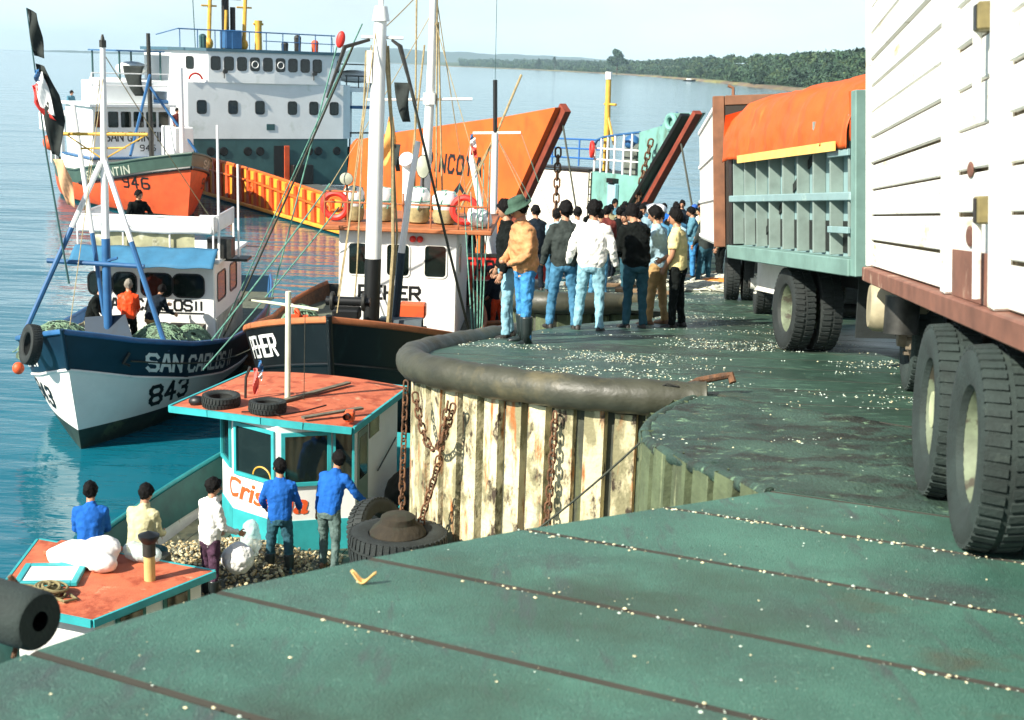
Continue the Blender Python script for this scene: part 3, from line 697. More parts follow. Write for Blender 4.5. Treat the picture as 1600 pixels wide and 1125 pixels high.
def tyre(me, label, loc, rot, scale=1.0, group=None):
    o = link('tyre', me, None, loc, rot); o.scale = (scale,) * 3; tag(o, label, 'tyre', group); return o

def sc_w(x, y, z): a = R(-89); return Vector((-8.38 + x * math.cos(a) - y * math.sin(a), 25.3 + x * math.sin(a) + y * math.cos(a), z))
# ================= SAN CARLOS II : white and navy fishing boat =================
sc_ = thing('fishing_boat', 'navy and white fishing boat SAN CARLOS II with blue A-frame mast', 'fishing boat', (-8.38, 25.3, 0), R(-89), 'fishing boats at the quay')
H1 = Hull(12.5, 2.2, 0.85, -0.75, [(-12.5, 1.55), (-9, 1.30), (-5.8, 1.32), (-4.2, 1.45), (-2.3, 1.78), (-1.0, 2.12), (0, 2.50)], p=4.6, s0=0.40, a1=0.62)
rustwhite = mat('san_carlos_white', (0.80, 0.80, 0.75), 0.45, var=0.06, scale=2, stain=[((0.55, 0.36, 0.10), 0.66, 1.2, (5, 5, 0.35)), ((0.35, 0.40, 0.34), 0.66, 1.4, (1, 1, 1))], swid=0.16)
boot = mat('bottom_paint', (0.020, 0.035, 0.026), 0.5, var=0.4, scale=3, stain=[((0.06, 0.09, 0.05), 0.58, 2, (1, 1, 1))])
zb = lambda u: H1.sheer(u) - 0.78
b = H1.mesh([(lambda u: H1.sheer(u), zb, 6, 0), (zb, lambda u: 0.42, 8, 1), (lambda u: 0.42, lambda u: -0.75, 6, 2)])
b.build('hull', [navy, rustwhite, boot], sc_, 'all')
H1.rail(0.01, 0.055, 0.0, sq=0.8).build('gunwale', blue, sc_, True)
H1.rail(-0.78, 0.028, 0.012).build('rub_rail', rustwhite, sc_, True)
MB().tube([H1.pt(1, z, 1) + Vector((0.01, 0, 0)) for z in (2.56, 2.2, 1.95, 1.74)], 0.045, 8).build('stem_post', navy, sc_, True)
deckm = mat('boat_deck', (0.10, 0.11, 0.075), 0.8, var=0.35, scale=4, stain=[(GRIME, 0.55, 3, (1, 1, 1))])
H1.deck(1.08).build('deck', deckm, sc_); H1.inner(1.08).build('bulwark_lining', blue, sc_, True)
wht = mat('letter_white', (0.80, 0.82, 0.78), 0.6, var=0.12, stain=[((0.5, 0.45, 0.2), 0.62, 6, (1, 1, 1))])
H1.text('SAN CARLOS II', 0.34, 0.23, 0.085, 0.075, -1.25, -0.62, 1, wht, sc_, slant=-0.12)
H1.text('SAN CARLOS II', 0.34, 0.23, 0.085, 0.075, -4.35, -0.58, -1, wht, sc_)
H1.text('843', 0.40, 0.26, 0.12, 0.085, -1.45, 0.60, 1, black, sc_, False, slant=-0.15)
H1.text('843', 0.40, 0.22, 0.12, 0.085, -1.75, 0.66, -1, black, sc_, False)
# wheelhouse
hx0, hx1, hy0, hy1, hz0, hz1 = -8.0, -4.75, -1.05, 1.67, 1.05, 3.02
greyside = mat('grey_planks', (0.42, 0.44, 0.38), 0.65, var=0.2, scale=3, stain=[((0.22, 0.24, 0.19), 0.55, 2, (2, 2, 0.4))])
b = MB(); b.k = 0; b.bx(hx0, hx1, hy0, hy1, hz0, hz1); b.build('wheelhouse', [white], sc_, bevel=0.03)
b = MB()
for k in range(9): b.bx(hx0 + 0.02 + 0.36 * k, hx0 + 0.36 + 0.36 * k - 0.015, hy1 + 0.002, hy1 + 0.022, hz0, 1.75)
b.build('side_planking', greyside, sc_)
for yc, w_ in ((0.36, 0.68), (1.08, 0.68), (-0.36, 0.5), (-0.92, 0.5)):
    rwin(sc_, (hx1, yc, 2.50), (0, 1, 0), (0, 0, 1), w_, 0.50, 0.28, black, 0.03)
rwin(sc_, (-5.5, hy1, 2.42), (-1, 0, 0), (0, 0, 1), 0.9, 0.62, 0.15, black, 0.03); rwin(sc_, (-6.9, hy1, 2.42), (-1, 0, 0), (0, 0, 1), 0.8, 0.62, 0.15, black, 0.03)
lettering('SAN CARLOS', 0.23, 0.165, 0.055, 0.052, lambda u, v, e: Vector((hx1 + 0.006 + e, 0.12 + u, 1.93 + v)), black, sc_)
lettering('II', 0.18, 0.17, 0.06, 0.045, lambda u, v, e: Vector((hx1 + 0.006 + e, 1.30 + u, 1.95 + v)), black, sc_)
MB().bx(hx1 + 0.003, hx1 + 0.02, 0.2, 1.42, 1.86, 1.885).build('name_line', black, sc_)
MB().bx(hx0 - 0.2, hx1 + 0.12, hy0 - 0.12, hy1 + 0.14, hz1, hz1 + 0.07).build('roof', white, sc_, bevel=0.02)
# blue awning on the front, dingy screen and white dodger around the top steering place
aw = MB(); aw.grid(lambda u, v: Vector((hx1 + 0.04 + 0.66 * v + 0.02 * math.sin(18 * u), -1.42 + 3.2 * u, 3.36 - 0.36 * v ** 1.3 + 0.012 * math.sin(25 * u + 4 * v))), 40, 6)
o = aw.build('awning', mat('blue_canvas', (0.03, 0.15, 0.27), 0.75, var=0.18, scale=3, bump=0.2, bscale=30), sc_, True); o.modifiers.new('s', 'SOLIDIFY').thickness = 0.015
dingy = mat('dingy_canvas', (0.36, 0.36, 0.22), 0.8, var=0.3, scale=2.5, stain=[((0.62, 0.62, 0.5), 0.55, 2.2, (1, 1, 1)), ((0.16, 0.16, 0.09), 0.6, 2.5, (1, 1, 1))], swid=0.12)
o = MB().grid(lambda u, v: Vector((hx1 - 0.18 + 0.02 * math.sin(14 * u), -1.15 + 2.35 * u, 3.10 + 0.58 * v)), 30, 4).build('wind_screen', dingy, sc_, True)
canv = mat('white_canvas', (0.80, 0.80, 0.77), 0.8, var=0.08, scale=2, bump=0.25, bscale=14)
dg = MB()
dg.grid(lambda u, v: Vector((hx1 - 0.10 + 0.015 * math.sin(40 * u + 3 * v), -1.42 + 3.05 * u, 3.66 + 0.36 * v - 0.01 * math.sin(math.pi * u * 4))), 50, 5)
for yy in (-1.42, 1.63): dg.grid(lambda u, v: Vector((hx1 - 0.10 - 2.4 * u, yy, 3.66 + 0.36 * v)), 12, 3)
o = dg.build('dodger', canv, sc_, True); o.modifiers.new('s', 'SOLIDIFY').thickness = 0.012
b = MB()
for y in (-1.42, -0.4, 0.65, 1.63): b.tube([(hx1 - 0.12, y, 3.08), (hx1 - 0.12, y, 4.04)], 0.022, 6)
for y in (-1.42, 1.63):
    b.tube([(hx1 - 2.5, y, 3.08), (hx1 - 2.5, y, 4.04)], 0.022, 6); b.tube([(hx1 - 0.12, y, 4.04), (hx1 - 2.5, y, 4.04)], 0.022, 6)
b.tube([(hx1 - 0.12, -1.42, 4.04), (hx1 - 0.12, 1.63, 4.04)], 0.022, 6); b.build('hand_rail', whiteclean, sc_, True)
b = MB(); b.tube([(hx1 - 0.3, 1.72, 3.05), (hx1 - 0.3, 1.72, 6.1)], 0.03, 6); b.tube([(hx1 - 0.9, 2.05, 2.95), (hx1 - 0.9, 2.05, 5.2)], 0.025, 6); b.tube([(hx1 - 0.3, 1.3, 4.05), (hx1 - 0.3, 1.74, 4.05)], 0.03, 6)
b.build('whip_pole', whiteclean, sc_, True)
b = MB(); b.bx(hx1 - 1.2, hx1 - 0.6, 1.66, 2.3, 3.0, 3.06); b.bx(hx1 - 0.75, hx1 - 0.3, 1.45, 2.0, 3.1, 3.55); b.build('side_shelf', steel, sc_, bevel=0.02)
# mast and A-frame (white above, blue below)
b = MB(); b.k = 0; b.tube([(-1.95, 0.05, 3.9), (-1.98, 0.06, 5.5), (-2.0, 0.10, 7.72)], [0.085, 0.075, 0.055], 10); b.k = 1; b.tube([(-1.9, 0.05, 1.05), (-1.95, 0.05, 3.9)], 0.09, 10)
b.build('mast', [whiteclean, blue], sc_, True)
b = MB(); b.tube([(-2.0, 0.10, 7.70), (-2.0, 0.10, 7.84)], 0.07, 8); b.tube([(-2.0, 0.1, 7.84), (-2.0, 0.1, 7.95)], [0.045, 0.02], 8); b.build('mast_lamp', steel, sc_, True)
b = MB(); b.tube([(-1.98, -0.75, 5.98), (-1.98, 0.95, 6.02)], 0.035, 8); b.tube([(-1.98, -0.4, 5.7), (-1.98, 0.5, 5.74)], 0.02, 8); b.tube([(-1.98, -0.7, 5.98), (-1.97, 0.04, 5.5)], 0.015, 6); b.tube([(-1.98, 0.9, 6.0), (-1.97, 0.06, 5.5)], 0.015, 6); b.build('spreader', yellowp, sc_, True)
def leg2(top, bot, split, r, nm='mast_leg'):
    T = Vector(top); B_ = Vector(bot); m_ = T.lerp(B_, split); q = MB(); q.k = 0; q.tube([T, m_], r, 8); q.k = 1; q.tube([m_, B_], r, 8); return q.build(nm, [whiteclean, blue], sc_, True)
leg2((-1.9, 0.02, 5.45), H1.pt(0.845, 1.80, -1, -0.03), 0.36, 0.055); leg2((-1.9, 0.1, 5.45), H1.pt(0.865, 1.74, 1, -0.03), 0.42, 0.055)
leg2((-2.3, -0.62, 6.55), (-2.05, 0.02, 1.6), 0.52, 0.05, 'boom')
MB().tube([(-1.86, -1.13, 3.42), (-1.86, 0.84, 3.36)], 0.05, 8).build('cross_bar', blue, sc_, True)
MB().tube([(-1.9, 0.0, 3.42), (-1.86, 0.3, 3.52)], 0.03, 6).build('bracket', blue, sc_, True)
b = MB(); b.tube([H1.pt(0.93, 1.9, 1, 0.02), H1.pt(0.94, 1.70, 1, 0.05), H1.pt(0.93, 1.62, 1, 0.03)], 0.03, 6); b.build('fairlead', steel, sc_, True)
_q = Vector((-0.78, -0.58, 0.22)).to_track_quat('Z', 'Y').to_euler(); tyre(TRUCKTYRE, 'black tyre hung over the bow of the navy and white boat', sc_w(0.26, -0.80, 2.12), _q, 0.76)
# orange ball fender at the shoulder
o = MB().ell((0, 0, 0), 0.12, 0.12, 0.13, 14, 10).build('ball_fender', redor, None, 'all', (-10.18, 27.0, 1.18)); tag(o, 'small orange ball fender on the left shoulder of SAN CARLOS II', 'fender')
# cargo on the foredeck
def net_heap(label, c, rx, ry, h, mats, seed, n=70, rr=0.013):
    g_ = random.Random(seed); b = MB(); c = Vector(c)
    b.k = 1; b.grid(lambda u, v: Vector((rx * 0.97 * v * math.cos(6.283 * u), ry * 0.97 * v * math.sin(6.283 * u), h * 0.9 * max(0, 1 - v ** 2.2) * (1 + 0.15 * math.sin(6.283 * 3 * u)))), 20, 8)
    b.k = 0
    for k in range(n):
        a0 = g_.uniform(0, 6.28); r0 = g_.uniform(0.05, 0.95); P = []
        cx, cy = r0 * math.cos(a0) * rx * 0.75, r0 * math.sin(a0) * ry * 0.75; rl = g_.uniform(0.12, 0.38); ph = g_.uniform(0, 6.28); ec = g_.uniform(0.4, 1)
        for q in range(10):
            t = q / 9 * g_.uniform(4.5, 5.5); x = cx + rl * math.cos(t + ph); y = cy + rl * ec * math.sin(t + ph)
            v = min(1.0, math.hypot(x / rx, y / ry)); P.append((x, y, h * 0.93 * max(0, 1 - v ** 2.2) + g_.uniform(0, 0.05)))
        b.tube(P, rr * g_.uniform(0.7, 1.5), 4, cap=False)
    o = b.build('net_heap', mats, None, True, c); tag(o, label, 'net', 'heaps of net'); return o
netg = mat('net_green', (0.17, 0.27, 0.17), 0.85, var=0.5, scale=9); netd = mat('net_dark', (0.05, 0.075, 0.045), 0.9, var=0.5, scale=6)
net_heap('heap of green net at the right of the bow of SAN CARLOS II', sc_w(-2.6, 0.95, 1.42), 0.80, 0.85, 0.62, [netg, netd], 1, 80)
net_heap('smaller green net heap before the white wheelhouse', sc_w(-3.7, 1.35, 1.25), 0.55, 0.75, 0.55, [netg, netd], 2, 60)
net_heap('heap of green and brown net on the left of the bow', sc_w(-1.75, -0.95, 1.55), 0.80, 1.15, 0.62, [netg, netd], 3, 80)
o = MB().prism([(0, 0, 0), (1.0, -0.10, 0), (0.92, 0.62, 0), (0.1, 0.78, 0)], (0, 0, 0.03)).build('hatch_cover', navy, None); tag(o, 'dark blue hatch cover leaning on the foredeck below the mast', 'hatch cover')
o.matrix_world = Matrix.Translation(sc_w(-1.55, -0.33, 1.62)) @ Matrix.Rotation(R(-14), 4, 'Y') @ Matrix.Rotation(R(10), 4, 'Z') @ Matrix.Rotation(R(52), 4, 'X')
t = thing('crate', 'weathered yellow crate standing against the white wheelhouse front', 'crate', sc_w(-4.45, 0.75, 1.08), R(-91))
cm_ = mat('crate_lid', (0.52, 0.42, 0.18), 0.8, var=0.3, scale=6, stain=[((0.22, 0.17, 0.09), 0.55, 4, (1, 1, 1))])
MB().bx(-0.02, 0.28, -0.02, 0.78, 0, 0.62).build('box', woodgrey, t, bevel=0.01); MB().bx(0.285, 0.315, 0.02, 0.74, 0.06, 0.58).build('lid', cm_, t, bevel=0.008)
o = MB().ell((0, 0, 0), 0.26, 0.17, 0.12, 14, 9).build('white_sack', canv, None, 'all', sc_w(-2.5, -0.55, 1.78), (0.2, 0.1, 0.6)); d = o.modifiers.new('d', 'DISPLACE'); tx = bpy.data.textures.new('crumple', 'CLOUDS'); tx.noise_scale = 0.15; d.texture = tx; d.strength = 0.08; tag(o, 'small white sack lying beside the navy hatch cover', 'sack')
b = MB()
for k in range(4): b.tube([(0, 0, 0), (0.25 + 0.1 * k, 0.2 * k - 0.3, 0.18 + 0.05 * k)], 0.02, 6)
o = b.build('stick_bundle', woodgrey, None, True, sc_w(-2.9, -1.3, 1.62)); tag(o, 'few grey sticks and hoops poking out of the left net', 'sticks')
chain_pts = [H1.pt(0.93, 1.72, 1, 0.06), Vector((-1.8, 1.7, 1.35)), Vector((-3.0, 2.4, 1.22)), Vector((-3.8, 3.1, 1.55))]
rope('mooring_rope', [sc_w(*p) for p in smooth_path(chain_pts, 2)], 0.018, ropedark, 'dark mooring rope hanging across the white 843 bow', 'rope')
# flag line with black marker flags and the national flag
t = thing('flag_pole', 'thin leaning pole with black pennants above the navy boat', 'flag pole', sc_w(-1.6, -0.62, 3.0))
MB().tube([(0.0, 0, 0), (-0.35, 0, 2.6), (-0.62, 0, 5.4)], [0.022, 0.018, 0.012], 6).build('pole', teal, t, True)
blackcloth = mat('black_cloth', (0.012, 0.018, 0.016), 0.85, var=0.5, scale=8)
def cloth(parent, pts_l, pts_r, m, name='pennant'):
    """strip between two polylines with folds"""
    k = len(pts_l) - 1; b = MB()
    def f(u, v):
        i = min(k - 1, int(u * k)); q = u * k - i; a = Vector(pts_l[i]).lerp(Vector(pts_l[i + 1]), q); c = Vector(pts_r[i]).lerp(Vector(pts_r[i + 1]), q)
        p = a.lerp(c, v); p.y += 0.05 * math.sin(7 * u + 4 * v); return p
    b.grid(f, k * 5, 5); o = b.build(name, m, parent, True); o.modifiers.new('s', 'SOLIDIFY').thickness = 0.006; return o
cloth(t, [(-0.62, 0, 5.4), (-0.58, 0, 5.0), (-0.52, 0, 4.5)], [(-0.42, 0, 5.3), (-0.36, 0.05, 4.85), (-0.30, 0, 4.45)], blackcloth)
cloth(t, [(-0.50, 0.02, 4.35), (-0.42, 0, 3.7), (-0.33, 0, 3.1), (-0.25, 0, 2.6)], [(-0.32, 0.02, 4.3), (-0.08, 0.1, 3.75), (0.02, 0.05, 3.25), (-0.08, 0, 2.55)], blackcloth)
fl = thing('national_flag', 'small white red and blue national flag hanging among black pennants', 'flag', sc_w(-1.55, -0.66, 3.0))
cloth(fl, [(-0.46, 0, 4.15), (-0.44, 0, 3.9), (-0.36, 0, 3.42)], [(-0.30, 0, 4.2), (-0.22, 0, 3.9), (-0.08, 0, 3.35)], whiteclean, 'white_field')
cloth(fl, [(-0.52, 0, 3.92), (-0.49, 0, 3.6), (-0.30, 0, 3.32)], [(-0.41, 0, 3.98), (-0.36, 0, 3.55), (-0.06, 0, 3.26)], redpaint, 'red_field')
cloth(fl, [(-0.47, 0, 4.22), (-0.46, 0, 4.0)], [(-0.36, 0, 4.25), (-0.36, 0, 4.02)], blue, 'blue_canton')
o = thing('rag_pennant', 'faded orange rag tied below the black pennants', 'rag', sc_w(-1.6, -0.62, 3.0))
cloth(o, [(-0.22, 0, 2.5), (-0.12, 0, 2.1), (0.02, 0, 1.6)], [(-0.02, 0, 2.5), (0.12, 0, 2.1), (0.2, 0, 1.55)], mat('orange_rag', (0.7, 0.40, 0.22), 0.85), 'cloth')

# ================= black hulled boat with orange rail =================
pe = thing('fishing_boat', 'black fishing boat with orange rail and white PEHER lettering', 'fishing boat', (-3.30, 24.6, 0), R(-92), 'fishing boats at the quay')
H2 = Hull(9.4, 2.45, 0.75, -0.8, [(-9.4, 2.0), (-6, 1.75), (-3.0, 2.05), (-1.5, 2.5), (0, 3.0)], p=4.2, s0=0.38, a1=0.6)
blackhull = mat('black_hull', (0.005, 0.007, 0.008), 0.4, var=0.4, scale=1.5, stain=[((0.012, 0.020, 0.020), 0.58, 1.5, (2, 2, 0.5))])
H2.mesh([(lambda u: H2.sheer(u), lambda u: 0.3, 10, 0), (lambda u: 0.3, lambda u: -0.8, 5, 1)]).build('hull', [blackhull, boot], pe, 'all')
railor = mat('rail_orange_brown', (0.40, 0.13, 0.045), 0.6, var=0.25, scale=4, stain=[((0.2, 0.09, 0.04), 0.58, 4, (1, 1, 1))])
H2.rail(0.02, 0.065, 0.0, sq=0.7).build('gunwale', railor, pe, True)
H2.rail(-0.85, 0.03, 0.012).build('rub_rail', blackhull, pe, True)
MB().tube([H2.pt(1, z, 1) + Vector((0.01, 0, 0)) for z in (3.1, 2.4, 1.6, 0.8, 0, -0.5)], 0.06, 8).build('stem_post', blackhull, pe, True)
H2.deck(1.62).build('deck', deckm, pe); H2.inner(1.62).build('bulwark_lining', rusty, pe, True)
H2.text('PEHER', 0.40, 0.17, 0.06, 0.065, -2.05, -0.62, -1, wht, pe); H2.text('PEHER', 0.34, 0.26, 0.10, 0.06, -1.95, -0.58, 1, mat('letter_faded', (0.34, 0.36, 0.24), 0.7), pe)
# wheelhouse
px0, px1, py0, py1, pz0, pz1 = -7.6, -4.55, -0.72, 1.88, 1.6, 4.02
MB().bx(px0, px1, py0, py1, pz0, pz1).build('wheelhouse', white, pe, bevel=0.03)
for yc, w_ in ((-0.30, 0.38), (0.58, 0.48), (1.40, 0.46)): rwin(pe, (px1, yc, 3.38), (0, 1, 0), (0, 0, 1), w_, 0.68, 0.16, whiterust, 0.03)
rwin(pe, (-5.2, py1, 3.35), (-1, 0, 0), (0, 0, 1), 0.5, 0.6, 0.15, whiterust, 0.03)
lettering('PEHER', 0.27, 0.205, 0.075, 0.062, lambda u, v, e: Vector((px1 + 0.006 + e, 0.40 + u, 2.52 + v)), black, pe)
MB().bx(px0 - 0.2, px1 + 0.30, py0 - 0.30, py1 + 0.75, pz1, pz1 + 0.10).build('roof', railor, pe, bevel=0.02)
b = MB()
for y in (-1.0, -0.5, 0.7, 1.3, 1.9, 2.55): b.tube([(px1 + 0.2, y, 4.1), (px1 + 0.2, y, 4.85)], 0.018, 6)
b.tube([(px1 + 0.2, -1.0, 4.62), (px1 + 0.2, 2.55, 4.62)], 0.02, 6)
b.tube([(px1 + 0.2, -1.0, 4.85), (px1 + 0.2, -0.3, 4.85)], 0.02, 6)
b.build('roof_rail', railor, pe, True)
b = MB(); b.ell((px1 + 0.05, 1.06, 3.86), 0.075, 0.075, 0.075, 10, 8); b.ell((px1 + 0.05, 0.90, 3.86), 0.075, 0.075, 0.075, 10, 8); b.build('red_lamp', redpaint, pe, 'all')
# mast
b = MB(); b.k = 1; b.tube([(-1.35, 0.10, 1.6), (-1.42, 0.14, 3.85)], 0.16, 14); b.k = 0; b.tube([(-1.42, 0.14, 3.85), (-1.5, 0.17, 6.5), (-1.55, 0.22, 8.55)], [0.16, 0.145, 0.115], 14)
b.build('mast', [white, black], pe, True, (0, 0.34, 0))
b = MB(); b.tube([(-1.55, 0.22, 8.35), (-1.55, 0.22, 8.62)], [0.17, 0.12], 12); b.tube([(-1.55, -0.15, 8.05), (-1.55, 0.65, 8.05)], 0.03, 6); b.tube([(-1.55, 0.22, 8.6), (-1.55, 0.24, 9.5)], 0.05, 8)
b.bx(-1.7, -1.4, -0.02, 0.08, 7.2, 7.8); b.build('mast_head', white, pe, True, (0, 0.34, 0))
b = MB(); b.tube([(-1.5, 0.02, 8.0), (-1.3, -0.42, 7.85), (-1.25, -0.75, 6.9)], [0.03, 0.045, 0.02], 6); b.tube([(-1.5, 0.45, 8.0), (-1.3, 0.62, 7.9), (-1.25, 0.95, 6.8)], [0.03, 0.05, 0.02], 6); b.build('mast_block', steel, pe, True, (0, 0.34, 0))
b = MB(); b.k = 0; b.tube([(-2.0, 0.62, 3.9), (-2.1, 0.78, 5.3), (-2.15, 0.9, 6.1)], [0.07, 0.06, 0.055], 8); b.k = 1; b.tube([(-1.95, 0.5, 2.2), (-2.0, 0.62, 3.9)], 0.08, 8); b.build('derrick', [whiteclean, navy], pe, True, (0, 0.34, 0))
b = MB(); b.tube([(-1.2, 0.42, 1.7), (-1.5, 0.52, 4.0), (-1.6, 0.46, 6.3), (-1.55, 0.30, 8.0)], 0.035, 6); b.tube([(-1.25, 0.46, 1.7), (-1.6, 0.58, 4.3), (-1.6, 0.36, 7.9)], 0.02, 6)
b.tube([(-1.15, -0.28, 1.7), (-1.45, -0.18, 3.6), (-1.5, -0.05, 7.8)], 0.015, 6); b.tube([(-1.2, -0.7, 1.8), (-1.48, -0.35, 4.5), (-1.52, 0.05, 7.9)], 0.012, 6)
for k in range(7): torus(b, (-1.15, -0.30 + 0.02 * k, 2.35 - 0.015 * k), 0.17 + 0.01 * (k % 3), 0.016, (0.3, 1, 0.1 * k), 20, 5)
for k in range(7): torus(b, (-1.1, 0.55 + 0.02 * k, 2.25 - 0.02 * k), 0.26 + 0.012 * (k % 3), 0.016, (0.25, 1, 0.12 * k - 0.3), 20, 5)
b.build('rigging', ropetan, pe, True, (0, 0.34, 0))
# second, thinner mast on the wheelhouse
b = MB(); b.tube([(-6.2, 0.95, 4.1), (-6.2, 1.05, 7.0), (-6.2, 1.10, 9.9)], [0.13, 0.10, 0.07], 10); b.tube([(-6.2, -0.4, 6.75), (-6.2, 2.0, 6.85)], 0.03, 6); b.tube([(-6.2, 1.05, 6.7), (-6.2, 1.05, 6.95)], 0.16, 8); b.build('second_mast', white, pe, True)
b = MB()
for y0, y1, z1 in ((0.75, 0.70, 9.8), (1.25, 1.15, 9.8), (0.55, 0.9, 8.0), (1.4, 1.2, 8.5)): b.tube(sag((-6.1, y0, 4.2), (-6.2, y1, z1), 0.03, 8), 0.022, 5)
b.build('halyard', ropetan, pe, True)
def pennant(label, M_, w_, h_, m=blackcloth, grp='black pennants'):
    b = MB(); b.grid(lambda u, v: Vector((w_ * (v * (1 - 0.55 * u) + 0.55 * u * u), 0.06 * math.sin(5 * u + 3 * v), -h_ * u)), 12, 5)
    o = b.build('pennant', m, None, True, M_); o.modifiers.new('s', 'SOLIDIFY').thickness = 0.006; tag(o, label, 'pennant', grp); return o
def pe_w(x, y, z): a = R(-92); return Vector((-3.30 + x * math.cos(a) - y * math.sin(a), 24.6 + x * math.sin(a) + y * math.cos(a), z))
pennant('black pennant hanging at the right of the thick white mast', pe_w(-3.2, 0.62, 7.2), 0.34, 0.78)
pennant('small black pennant on the mast above the white ferry bridge rail', pe_w(-3.4, 0.58, 5.95), 0.16, 0.55)
pennant('black pennant at the top edge beside the thinner mast', pe_w(-6.2, 1.5, 9.85), 0.55, 0.75)
pennant('narrow black pennant drooping along the thinner mast', pe_w(-6.1, 1.12, 10.1), 0.14, 1.0)
o = thing('rag_pennant', 'long orange rag hanging between the two masts', 'rag', pe_w(-6.0, 0.15, 5.4)); cloth(o, [(0, 0, 1.0), (-0.1, 0, 0.5), (-0.22, 0, -0.1)], [(0.1, 0, 1.0), (0.18, 0, 0.45), (-0.05, 0, -0.1)], mat('orange_cloth', (0.75, 0.33, 0.08), 0.85), 'cloth')
# floodlights, wrapped drums and rings on the wheelhouse roof
def drum(label, loc, r, h):
    t = thing('wrapped_drum', label, 'drum', loc, rnd.uniform(0, 3), 'wrapped white drums on the roof')
    MB().lathe([(r * 0.55, 0), (r * 0.86, 0.04), (r * 0.98, h * 0.25), (r * 0.9, h * 0.5)], 18).build('sacking', mat('sacking', (0.30, 0.25, 0.12), 0.9, var=0.4, scale=8), t, True)
    MB().lathe([(r * 0.92, h * 0.45), (r * 1.02, h * 0.6), (r * 0.98, h * 0.82), (r * 0.72, h * 0.97), (0.0, h)], 18).build('white_cover', canv, t, True)
    b = MB()
    for k in range(5):
        a = k * 1.256; b.tube([(r * 1.0 * math.cos(a), r * 1.0 * math.sin(a), h * 0.4), (r * 1.03 * math.cos(a + 0.25), r * 1.03 * math.sin(a + 0.25), h * 0.68), (r * 0.8 * math.cos(a + 0.6), r * 0.8 * math.sin(a + 0.6), h * 0.95), (0, 0, h * 1.01)], 0.016, 5)
    b.tube([(r * 1.03 * math.cos(a), r * 1.03 * math.sin(a), h * 0.62) for a in [k * 0.35 for k in range(18)]], 0.014, 5, closed=True)
    b.build('lashing', ropegreen, t, True)
drum('white wrapped drum on the roof beside the derrick', pe_w(-5.3, 0.92, 4.12), 0.27, 0.80); drum('white wrapped drum on the roof left of the red ring', pe_w(-5.3, 1.52, 4.12), 0.29, 0.74)
drum('white wrapped drum at the left end of the orange roof', pe_w(-5.2, -0.50, 4.12), 0.24, 0.78); drum('white wrapped drum half hidden behind the thick mast', pe_w(-5.4, 0.1, 4.12), 0.28, 0.76)
o = MB().ell((0, 0, 0), 0.30, 0.34, 0.20, 14, 10).build('white_bundle', canv, None, 'all', pe_w(-5.0, 2.32, 4.32), (0.2, 0.4, 0)); tag(o, 'white tied bundle at the right edge of the orange roof', 'bundle'); d = o.modifiers.new('d', 'DISPLACE'); d.texture = tx; d.strength = 0.1
for lab, y in (('red life ring standing on the right of the roof drums', 1.98), ('red life ring standing on the left end of the roof', -0.88)):
    b = MB(); torus(b, (0, 0, 0.36), 0.27, 0.07, (0.15, 1, 0), 24, 8); o = b.build('life_ring', redpaint, None, True, pe_w(-5.0, y, 4.12)); tag(o, lab, 'life ring', 'red life rings on the roof')
def flood(label, loc, h, w_):
    t = thing('floodlight', label, 'floodlight', loc, R(-91), 'floodlights on the wheelhouse roof')
    b = MB(); b.lathe([(0.02, -0.22), (w_ * 0.6, -0.16), (w_, 0.0), (w_ * 1.04, 0.02)], 16, Matrix.Rotation(R(90), 4, 'Y') @ Matrix.Scale(h / w_, 4, (1, 0, 0))); b.build('lamp_housing', steel, t, True)
    MB().lathe([(w_ * 0.97, 0.022), (w_ * 0.5, 0.05), (0, 0.055)], 16, Matrix.Rotation(R(90), 4, 'Y') @ Matrix.Scale(h / w_, 4, (1, 0, 0))).build('lens', mat('lamp_lens', (0.45, 0.47, 0.36), 0.15, var=0.2), t, True)
    MB().tube([(-0.1, 0, -h), (-0.1, 0, -h - 0.45)], 0.025, 6).build('stand', steel, t, True)
flood('grey oval floodlight above the wrapped drums', pe_w(-5.6, 0.98, 5.35), 0.26, 0.15)
flood('dark round floodlight at the left end of the roof rail', pe_w(-4.9, -0.62, 5.08), 0.14, 0.15)
o = thing('cowl_vent', 'white and green cowl vent behind the floodlight', 'vent', pe_w(-5.9, 0.62, 4.1)); MB().tube([(0, 0, 0), (0, 0, 0.9), (0.02, 0, 1.25), (-0.05, -0.2, 1.4)], [0.13, 0.13, 0.16, 0.18], 12).build('pipe', whiteclean, o, True)
# deck gear
t = thing('winch_cover', 'grey tarpaulin covered winch on the foredeck of the black boat', 'winch', pe_w(-1.75, 0.98, 1.62), R(-91))
MB().grid(lambda u, v: Vector((0.42 * math.cos(math.pi * (1.0 - u)) , -0.40 + 0.85 * v, 0.62 + 0.36 * math.sin(math.pi * u) ** 0.7)) if 0 else Vector((0.40 * (1 - 2 * u), -0.40 + 0.85 * v, 1.0 - 0.95 * max(0, (abs(2 * u - 1) - 0.55) / 0.45) ** 0.8)), 16, 6).build('cover', mat('grey_tarp', (0.075, 0.10, 0.115), 0.7, var=0.2, scale=4), t, True)
MB().bx(-0.38, 0.38, -0.38, 0.43, 0, 0.6).build('base', black, t)
b = MB(); torus(b, (0.0, 0.5, 0.62), 0.2, 0.05, (0, 1, 0), 18, 6); b.build('drum_end', black, t, True)
o = MB().bx(-0.2, 0.2, -0.28, 0.28, 0, 0.30).build('orange_box', redor, None, False, pe_w(-3.4, 1.05, 2.35), (0, 0, R(-91)), 0.03); tag(o, 'small orange box on the hatch before the PEHER wheelhouse', 'box')
t = thing('windlass', 'dark iron windlass at the stem of the black boat', 'windlass', pe_w(-0.55, 0.12, 2.5), R(-91))
